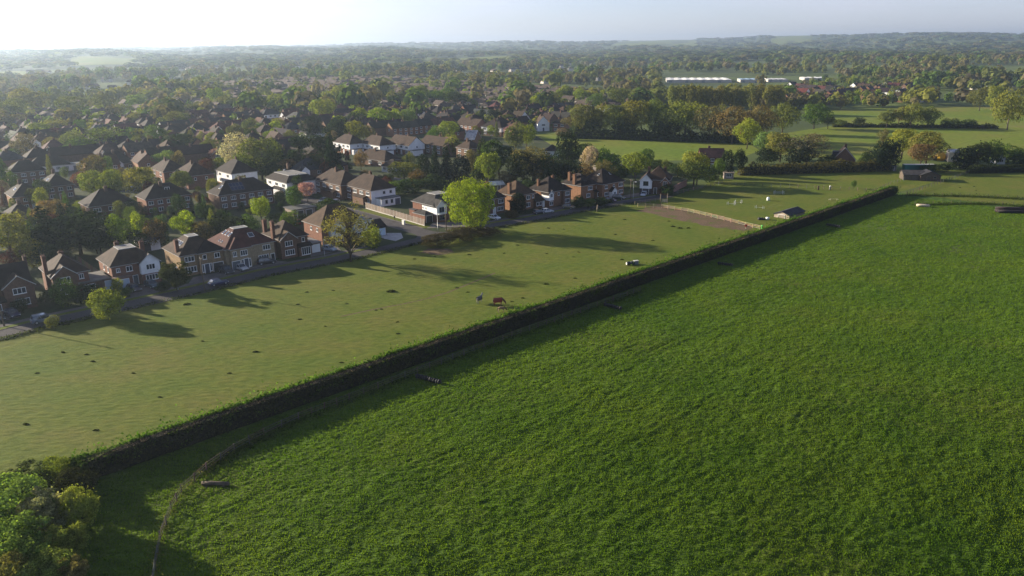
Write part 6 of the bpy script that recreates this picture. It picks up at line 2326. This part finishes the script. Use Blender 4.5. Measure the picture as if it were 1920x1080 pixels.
horse('chestnut horse in a red rug grazing beside the long hedge', 934, 573, 75, (0.13, 0.03, 0.014), (0.025, 0.015, 0.01), True, 1.08, (0.22, 0.025, 0.018))
horse('grey horse in a dark rug standing head up behind the chestnut', 899, 568, 30, (0.22, 0.21, 0.2), (0.4, 0.38, 0.35), False, 0.95, (0.07, 0.07, 0.072))
horse('dun pony with pale back grazing close against the hedge', 940, 586, 88, (0.26, 0.17, 0.09), (0.04, 0.03, 0.02), True, 0.82)
horse('distant dark horse grazing in the far right field', 1839, 243, 100, (0.03, 0.02, 0.016), (0.015, 0.012, 0.01), True, 1.4)

# ------------------------------------------------------------------ jumps, tyres, logs and stable things
tm_ = []
for R, r in ((0.42, 0.14), (0.36, 0.13)):
    m = MB()
    ring = []
    for i in range(14):
        a = 2 * math.pi * i / 14
        ring.append([((R - r + r * math.cos(q)) * math.cos(a), r * math.sin(q), (R - r + r * math.cos(q)) * math.sin(a)) for q in (0, 1.05, 2.1, 3.14, 4.19, 5.24)])
    for i in range(14):
        a, b = ring[i], ring[(i + 1) % 14]
        for q in range(6):
            m.poly([a[q], a[(q + 1) % 6], b[(q + 1) % 6], b[q]])
    tm_.append(m.mesh('tyre', True))


def tyre_row(label, xa, ya, xb, yb):
    A, B = gp(xa, ya), gp(xb, yb)
    d = B - A
    t = thing('tyre_jump', label, 'tyre jump', A + Vector((0, 0, 0.12)), math.atan2(d.y, d.x), 'tyre jumps in the meadow')
    n_ = max(6, int(d.length / 0.42))
    m = MB(); m.tube([(-0.3, 0, 0.5), (d.length + 0.3, 0, 0.5)], [0.06, 0.06], 7)
    obj('pole', m.mesh('pole'), 'timber', t, (0.08, 0.06, 0.045))
    rr = random.Random(int(xa))
    for k in range(n_):
        obj('tyre', tm_[k % 2], 'rubber', t, (0.016, 0.016, 0.018), (d.length * (k + 0.5) / n_, rr.uniform(-0.08, 0.08), 0.42), (rr.uniform(-0.15, 0.15), rr.uniform(-1, 1), math.pi / 2 + rr.uniform(-0.25, 0.25)))


tyre_row('row of black tyres nearest the camera beyond the fence', 781, 710, 826, 722)
tyre_row('row of black tyres at the edge of the hedge shadow, second nearest', 1133, 575, 1165, 583)
tyre_row('low row of black tyres in the hedge shadow, third from the camera', 1346, 497, 1374, 501)
tyre_row('farthest row of black tyres in the hedge shadow', 1549, 424, 1575, 428)


def log(label, x, y, az, L, r, color, name='log', n_=1, cat='log', z=0.15):
    P = gp(x, y)
    t = thing(name, label, cat, P + Vector((0, 0, z)), math.radians(90 - az), None)
    rr = random.Random(int(x))
    for k in range(n_):
        m = MB()
        yy = (k - (n_ - 1) / 2) * r * 2.05 if k < 3 else (k - 3.9) * r * 1.1
        zz = r + (r * 1.7 if k >= 3 else 0)
        m.tube([(-L / 2 + rr.uniform(-.1, .1), yy, zz), (-L / 6, yy + rr.uniform(-.04, .04), zz + 0.02), (L / 6, yy, zz), (L / 2 + rr.uniform(-.1, .1), yy, zz)], [r, r * 1.03, r * 0.97, r * 0.94], 10)
        obj('trunk' if n_ == 1 else 'timber', m.mesh('log', True), 'timber', t, tuple(c * rr.uniform(0.8, 1.15) for c in color))
    for sx in (-0.35, 0.35):
        m = MB(); m.box(sx * L - 0.12, sx * L + 0.12, -r * 1.5, r * 1.5, -0.15, 0.06)
        obj('bearer', m.mesh('bearer'), 'timber', t, (0.1, 0.08, 0.06))
    return t


log('grey fallen log lying in the grass right of the near fence', 405, 912, 92, 3.1, 0.26, (0.11, 0.085, 0.065))
log('pale cream timber jump lying at the top of the meadow', 1730, 388, 100, 3.6, 0.35, (0.62, 0.54, 0.38), n_=2)
# barrel jump in the paddock
P = gp(1178, 497)
bj = thing('barrel_jump', 'dark barrels with pale ends and white box in the paddock near the hedge', 'jump', P, math.radians(90 - 70))
for k in range(2):
    m = MB(); m.tube([(-0.5 + k * 1.15, 0, 0.42), (-0.45 + k * 1.15, 0, 0.42), (0.45 + k * 1.15, 0, 0.42), (0.5 + k * 1.15, 0, 0.42)], [0.36, 0.42, 0.42, 0.36], 14)
    b_ = obj('barrel', m.mesh('barrel', True), 'rubber', bj, (0.03, 0.035, 0.045))
    m = MB(); m.tube([(-0.515 + k * 1.15, 0, 0.42), (-0.502 + k * 1.15, 0, 0.42)], [0.3, 0.3], 14)
    obj('barrel_end', m.mesh('barrel_end'), 'trim', bj, (0.75, 0.72, 0.6))
m = MB(); m.box(1.45, 2.6, -0.3, 0.3, 0.0, 0.85)
obj('box', m.mesh('box'), 'trim', bj, (0.2, 0.22, 0.26))
m = MB(); m.box(1.4, 2.65, -0.38, 0.38, 0.852, 0.93)
obj('box_lid', m.mesh('box_lid'), 'trim', bj, (0.5, 0.49, 0.44))


def jump(label, x, y, az, w=2.6, h=1.3, color=(0.5, 0.52, 0.5), poles=2):
    P = gp(x, y)
    t = thing('show_jump', label, 'jump', P, math.radians(90 - az), 'show jumps in the small paddock')
    for s_ in (-1, 1):
        m = MB()
        m.box(s_ * w / 2 - 0.05, s_ * w / 2 + 0.05, -0.05, 0.05, 0, h)
        m.box(s_ * w / 2 - 0.04, s_ * w / 2 + 0.04, -0.35, 0.35, 0.002, 0.1)
        m.box(s_ * (w / 2 + 0.45) - 0.04, s_ * (w / 2 + 0.45) + 0.04, -0.04, 0.04, 0, h * 0.75)
        for q in (0.3, 0.6):
            m.box(min(s_ * w / 2, s_ * (w / 2 + 0.45)) + 0.05, max(s_ * w / 2, s_ * (w / 2 + 0.45)) - 0.05, -0.02, 0.02, q * h, q * h + 0.08)
        obj('wing', m.mesh('wing'), 'trim', t, color)
    for k in range(poles):
        m = MB(); m.tube([(-w / 2 + 0.06, 0.08, 0.35 + 0.4 * k), (w / 2 - 0.06, 0.08, 0.35 + 0.4 * k)], [0.05, 0.05], 7)
        obj('pole', m.mesh('pole'), 'trim', t, color)


jump('white show jump standing in shade in the small paddock', 1460, 364, 100, 2.6, 1.4)
jump('faint grey show jump left of the white drum', 1384, 381, 70, 2.2, 1.2, (0.4, 0.42, 0.4), 1)
jump('thin pale show jump nearest the pale fence', 1371, 384, 120, 2.0, 1.0, (0.55, 0.55, 0.5), 1)
jump('thin pale show jump in the open sunlit grass', 1424, 391, 120, 2.0, 1.0, (0.5, 0.55, 0.45), 1)
jump('low pale cavaletti near the clipped hedge', 1563, 375, 95, 2.2, 0.5, (0.6, 0.58, 0.4), 1)
P = gp(1440, 376)
wd = thing('white_drum', 'bright white drum standing alone in the small jumping paddock', 'drum', P)
m = MB(); m.tube([(0, 0, 0), (0, 0, 0.08), (0, 0, 1.0), (0, 0, 1.12)], [0.42, 0.5, 0.46, 0.3], 14); obj('shell', m.mesh('shell', True), 'trim', wd, (0.78, 0.8, 0.75))
m = MB(); m.tube([(0, 0, 1.122), (0, 0, 1.2)], [0.2, 0.16], 10); obj('lid', m.mesh('lid'), 'trim', wd, (0.7, 0.72, 0.68))
# pile by the shelter
P = gp(1424, 412)
pl_ = thing('feed_pile', 'heap of black sacks and a white tub near the shelter', 'sacks', P)
for k, (dx, dy, r, c) in enumerate(((0, 0, 0.55, (0.02, 0.02, 0.022)), (0.8, 0.2, 0.5, (0.03, 0.03, 0.03)), (1.3, -0.1, 0.45, (0.02, 0.02, 0.02)))):
    m = MB(); m.tube([(dx, dy, 0), (dx, dy, r * 0.5), (dx + 0.05, dy, r), (dx + 0.1, dy, r * 1.3)], [r, r * 1.1, r * 0.8, r * 0.2], 9)
    obj('sack', m.mesh('sack', True), 'rubber', pl_, c)
m = MB(); m.tube([(2.4, 0, 0), (2.4, 0, 0.7)], [0.45, 0.58], 12); obj('tub', m.mesh('tub', True), 'trim', pl_, (0.75, 0.75, 0.72))
# field shelter roof against the hedge
P = gp(1478, 411)
fs = thing('field_shelter', 'low field shelter with dark pitched roof against the clipped hedge', 'shelter', P, math.atan2(HD.y, HD.x))
blk = block(fs, 0, 10, -0.2, 4.6, 1.05, 'gx', 20, (0.42, 0.34, 0.26), (0.05, 0.05, 0.055), 0.35, fascia=False, wallmat='timber')
door(fs, 'l', blk, 2.2, 2.0, 0.95, (0.3, 0.24, 0.18), 'doorway')
# red wing and bits by the pale fence
P = gp(1398, 431)
rs = thing('red_jump_wing', 'red painted jump wing on a pole at the end of the pale fence', 'jump wing', P, math.radians(20))
m = MB(); m.prism([(-0.55, 0, 1.5), (0.55, 0, 1.5), (0.1, 0, 0.7)], [(-0.55, 0.06, 1.5), (0.55, 0.06, 1.5), (0.1, 0.06, 0.7)]); obj('board', m.mesh('board'), 'trim', rs, (0.5, 0.03, 0.03))
m = MB(); m.box(0.05, 0.13, 0.061, 0.14, 0, 1.5); obj('post', m.mesh('post'), 'timber', rs, (0.4, 0.36, 0.3))
P = gp(1430, 428)
gs = thing('coloured_blocks', 'small green and orange jump blocks beside the hedge', 'jump blocks', P, 0.3)
for k, c in enumerate(((0.1, 0.45, 0.08), (0.55, 0.12, 0.05))):
    m = MB(); m.box(k * 0.5 - 0.5, k * 0.5 - 0.05, -0.3, 0.3, 0, 0.9 - 0.35 * k); obj('block', m.mesh('block'), 'trim', gs, c)
# timber pile / jump at the right edge
log('stack of dark timber baulks at the right edge of the meadow', 1895, 398, 98, 9.0, 0.42, (0.042, 0.037, 0.03), 'timber_stack', 5, 'timber')
# stable and container


def put_block(name, label, cat, xl, xr, y, az, d, e, kind, pitch, wall, roof, **k):
    Pp, w, rz = place((xl + xr) / 2, y, xl, xr, az)
    t = thing(name, label, cat, Pp, rz)
    b = block(t, -w / 2, w / 2, 0, d, e, kind, pitch, wall, roof, fascia=False, **k)
    return t, b, w


t, b, w = put_block('timber_stable', 'weathered timber stable with dark sagging roof at the paddock corner', 'stable', 1693, 1732, 338, 192, 5.5, 2.15, 'gx', 24, (0.10, 0.078, 0.06), (0.07, 0.065, 0.062), wallmat='timber')
q = block(t, w / 2 - 1.6, w / 2 + 5.4, -1.2, 5.2, 2.1, 'gy', 22, (0.09, 0.07, 0.055), (0.035, 0.035, 0.038), fascia=False, wallmat='timber')
door(t, 'f', q, w / 2 + 1.3, 1.2, 1.7, (0.04, 0.035, 0.03), 'stable_door', frame=(0.07, 0.055, 0.045)); door(t, 'f', b, 0.3, 1.1, 1.7, (0.08, 0.06, 0.045), 'stable_door', frame=(0.07, 0.055, 0.045)); window(t, 'f', q, w / 2 + 3.4, 1.0, 0.9, 0.8, 1, (0.1, 0.09, 0.08))
t = thing('shipping_container', 'long teal green container behind the timber stable', 'container', gp(1724, 321), math.pi - math.radians(184))
m = MB(); m.box(-6.1, 6.1, 0, 2.45, 0.12, 2.55); obj('shell', m.mesh('shell'), 'metal', t, (0.012, 0.13, 0.12))
for k in range(24):
    m = MB(); m.box(-6.0 + k * 0.5, -5.75 + k * 0.5, -0.04, -0.004, 0.25, 2.4); obj('rib', m.mesh('rib'), 'metal', t, (0.014, 0.14, 0.13))
m = MB(); m.box(-6.15, 6.15, -0.06, 2.5, 2.552, 2.66); obj('roof', m.mesh('roof'), 'trim', t, (0.5, 0.52, 0.5))
t, b, w = put_block('small_shed', 'small grey shed left of the teal container', 'shed', 1667, 1680, 321, 190, 2.4, 2.0, 'slab', 0, (0.16, 0.14, 0.12), (0.14, 0.14, 0.13), wallmat='timber')
door(t, 'f', b, 0, 0.9, 1.8, (0.1, 0.09, 0.08), 'shed_door')
t, b, w = put_block('garden_shed', 'long garden shed with pale blue sunlit roof behind the brick houses', 'shed', 921, 946, 358, 160, 5, 2.2, 'gx', 20, (0.14, 0.13, 0.12), (0.42, 0.5, 0.54), wallmat='timber')
door(t, 'f', b, 0.5, 1.0, 1.9, (0.1, 0.1, 0.1), 'shed_door')
t, b, w = put_block('garage', 'low garage with white front edge and dark doors behind the red car', 'garage', 552, 592, 406, 138, 6, 2.5, 'slab', 0, (0.3, 0.24, 0.2), (0.09, 0.09, 0.085), wallmat='brick')
door(t, 'f', b, -1.5, 2.0, 2.0, (0.03, 0.03, 0.03), 'garage_door'); door(t, 'f', b, 1.5, 2.0, 2.0, (0.03, 0.03, 0.03), 'garage_door')
t, b, w = put_block('outbuilding', 'white walled outbuilding with dark opening behind the white gabled house', 'outbuilding', 266, 302, 470, 138, 6, 2.8, 'slab', 0, (0.6, 0.6, 0.58), (0.10, 0.095, 0.09), wallmat='render')
door(t, 'f', b, -1.2, 2.4, 2.1, (0.02, 0.02, 0.025), 'opening')
# yellow dome
P = gp(1761, 300)
yd = thing('yellow_dome', 'bright yellow dome with dark opening between the bronze tree and white house', 'dome tent', P, math.radians(200))
m = MB()
rings = []
for i in range(7):
    a = math.pi / 2 * i / 6
    rings.append([(2.6 * math.cos(a) * math.cos(q * math.pi / 8), 2.6 * math.cos(a) * math.sin(q * math.pi / 8), 1.0 + 3.2 * math.sin(a)) for q in range(16)])
rings.insert(0, [(x * 0.8, y * 0.8, 0) for x, y, z in rings[0]])
for a, b in zip(rings, rings[1:]):
    for q in range(16):
        m.poly([a[q], a[(q + 1) % 16], b[(q + 1) % 16], b[q]])
obj('canopy', m.mesh('canopy', True), 'trim', yd, (0.62, 0.36, 0.02))
m = MB(); m.prism([(2.2, -0.7, 0.0), (2.2, 0.7, 0.0), (2.35, 0.6, 1.9), (2.35, -0.6, 1.9)], [(2.72, -0.7, 0.0), (2.72, 0.7, 0.0), (2.62, 0.6, 1.9), (2.62, -0.6, 1.9)]); obj('opening', m.mesh('opening'), 'rubber', yd, (0.03, 0.02, 0.01))
# post with pale top and dark post on the wire fence
for (x, y, c0, c1, lb) in ((1534, 356, (0.07, 0.045, 0.03), (0.05, 0.035, 0.025), 'stout dark brown strainer post on the paddock wire fence'), (1556, 356, (0.2, 0.2, 0.21), (0.75, 0.72, 0.66), 'grey strainer post with white top on the paddock wire fence')):
    t = thing('strainer_post', lb, 'post', gp(x, y))
    m = MB(); m.tube([(0, 0, 0), (0, 0, 0.9), (0, 0, 1.15)], [0.3, 0.28, 0.26], 9); obj('shaft', m.mesh('shaft', True), 'timber', t, c0)
    m = MB(); m.tube([(0, 0, 1.152), (0, 0, 1.4), (0, 0, 1.55)], [0.3, 0.32, 0.14], 9); obj('cap', m.mesh('cap', True), 'trim', t, c1)

# ------------------------------------------------------------------ dark tussocks and molehills in the paddock
tus = []
for k in range(3):
    rng = np.random.default_rng(500 + k)
    n = 140
    a = rng.random(n) * 6.28
    r = np.sqrt(rng.random(n)) * 0.5
    C = np.stack([np.cos(a) * r, np.sin(a) * r * 0.6, (0.5 - r) * 0.45 * rng.random(n) + 0.03], 1)
    m = np_mesh('tussock', leaf_verts(C, rng.normal(size=(n, 3)) + [0, 0, 0.4], rng.uniform(0.1, 0.24, n), rng, 0.4), 4)
    m.materials.append(MATS['leaf'])
    tus.append(m)
TUS = [(733, 547, 3.0, 1), (746, 626, 1.2, 1), (118, 661, 1.3, 0), (162, 665, 1.2, 0), (174, 678, 1.3, 0), (49, 796, 1.4, 0), (180, 807, 1.2, 0), (350, 571, 2.2, 0), (575, 548, 1.2, 0), (625, 545, 1.0, 0), (558, 571, 1.2, 0),
       (562, 599, 1.2, 0), (479, 660, 1.6, 0), (505, 742, 1.2, 0), (300, 745, 1.0, 0), (650, 570, 1.0, 0), (777, 486, 1.3, 0), (815, 481, 1.0, 0), (880, 478, 1.6, 0), (857, 540, 1.2, 0), (877, 548, 1.1, 0), (715, 580, 1.0, 0), (705, 582, 0.9, 0),
       (745, 604, 1.0, 0), (980, 559, 1.2, 0), (960, 566, 1.0, 0), (1024, 533, 1.6, 0), (1078, 522, 1.2, 0), (1085, 473, 1.2, 0), (1025, 476, 1.1, 0), (1075, 482, 0.9, 0), (1166, 487, 1.3, 0), (1028, 428, 1.4, 0), (1057, 430, 1.0, 0),
       (1154, 440, 1.2, 0), (1224, 451, 1.3, 0), (1262, 425, 2.0, 0), (1275, 428, 2.2, 0), (1290, 428, 1.8, 0), (1171, 412, 1.5, 0), (1254, 415, 1.2, 0), (970, 460, 1.4, 0), (945, 475, 1.0, 0), (610, 612, 0.9, 0), (430, 700, 1.0, 0), (380, 640, 1.0, 0), (250, 700, 1.0, 0),
       (70, 700, 1.0, 0), (340, 800, 0.9, 0), (640, 680, 1.0, 0), (1800, 352, 1.3, 0), (1826, 350, 1.2, 0), (1830, 357, 1.1, 0), (1862, 392, 1.2, 0)]
rr = random.Random(6)
TUSL = []
for x, y, s_, ky in TUS:
    t = obj('grass_tussock', tus[rr.randrange(3)], None, None, (0.04, 0.05, 0.018), gp(x, y) + Vector((0, 0, 0.01)), (0, 0, rr.uniform(-0.6, 0.6)), (s_ * 0.7, s_ * 0.7, s_ * 0.8))
    if x in (733, 746):
        tag(t, {733: 'largest dark tussock in the middle of the paddock', 746: 'lone dark tussock with shadow in the near paddock'}[x], 'tussock', 'dark tussocks')
    else:
        tag(t, None, 'tussock', 'dark tussocks')
        TUSL.append((t, 'small dark grass tussock dotted in the short turf' if x < 1700 else 'small dark grass tussock near the right hand fences', x))

# ------------------------------------------------------------------ haze: one even box of air round everything
hz = MB()
hz.box(-12600, 12600, -12600, 12600, -40, 190)
ho = obj('haze', hz.mesh('haze'))
hm = bpy.data.materials.new('haze')
hm.use_nodes = True
hn = hm.node_tree.nodes
hn.clear()
pv = hn.new('ShaderNodeVolumePrincipled')
pv.inputs['Color'].default_value = (0.66, 0.82, 1.0, 1)
pv.inputs['Density'].default_value = 0.000125
pv.inputs['Anisotropy'].default_value = 0.6
om = hn.new('ShaderNodeOutputMaterial')
hm.node_tree.links.new(pv.outputs[0], om.inputs['Volume'])
ho.data.materials.append(hm)
tag(ho, None, None, kind='stuff')

# ------------------------------------------------------------------ labels that single out each repeat by its place from the left
ORD = ['leftmost', 'second from left', 'third from left', 'fourth from left', 'fifth from left', 'sixth from left', 'seventh from left', 'eighth from left', 'ninth from left', 'tenth from left',
       'eleventh from left', 'twelfth from left', 'thirteenth from left', 'fourteenth from left', 'fifteenth from left', 'sixteenth from left']


def nth(n):
    return str(n) + ('th' if 10 <= n % 100 <= 20 else {1: 'st', 2: 'nd', 3: 'rd'}.get(n % 10, 'th'))


def number_labels(items):
    by = {}
    for o, base, x in items:
        by.setdefault(base, []).append((x, o))
    for base, L in by.items():
        L.sort(key=lambda q: q[0])
        if len(L) == 1:
            L[0][1]['label'] = base
            continue
        for k, (x, o) in enumerate(L):
            o['label'] = f"{base}, {ORD[k] if k < len(ORD) else nth(k + 1) + ' from left'}"


number_labels([(t, b, x) for t, b, x, own in TREES])
number_labels(FARH)
number_labels(TUSL)
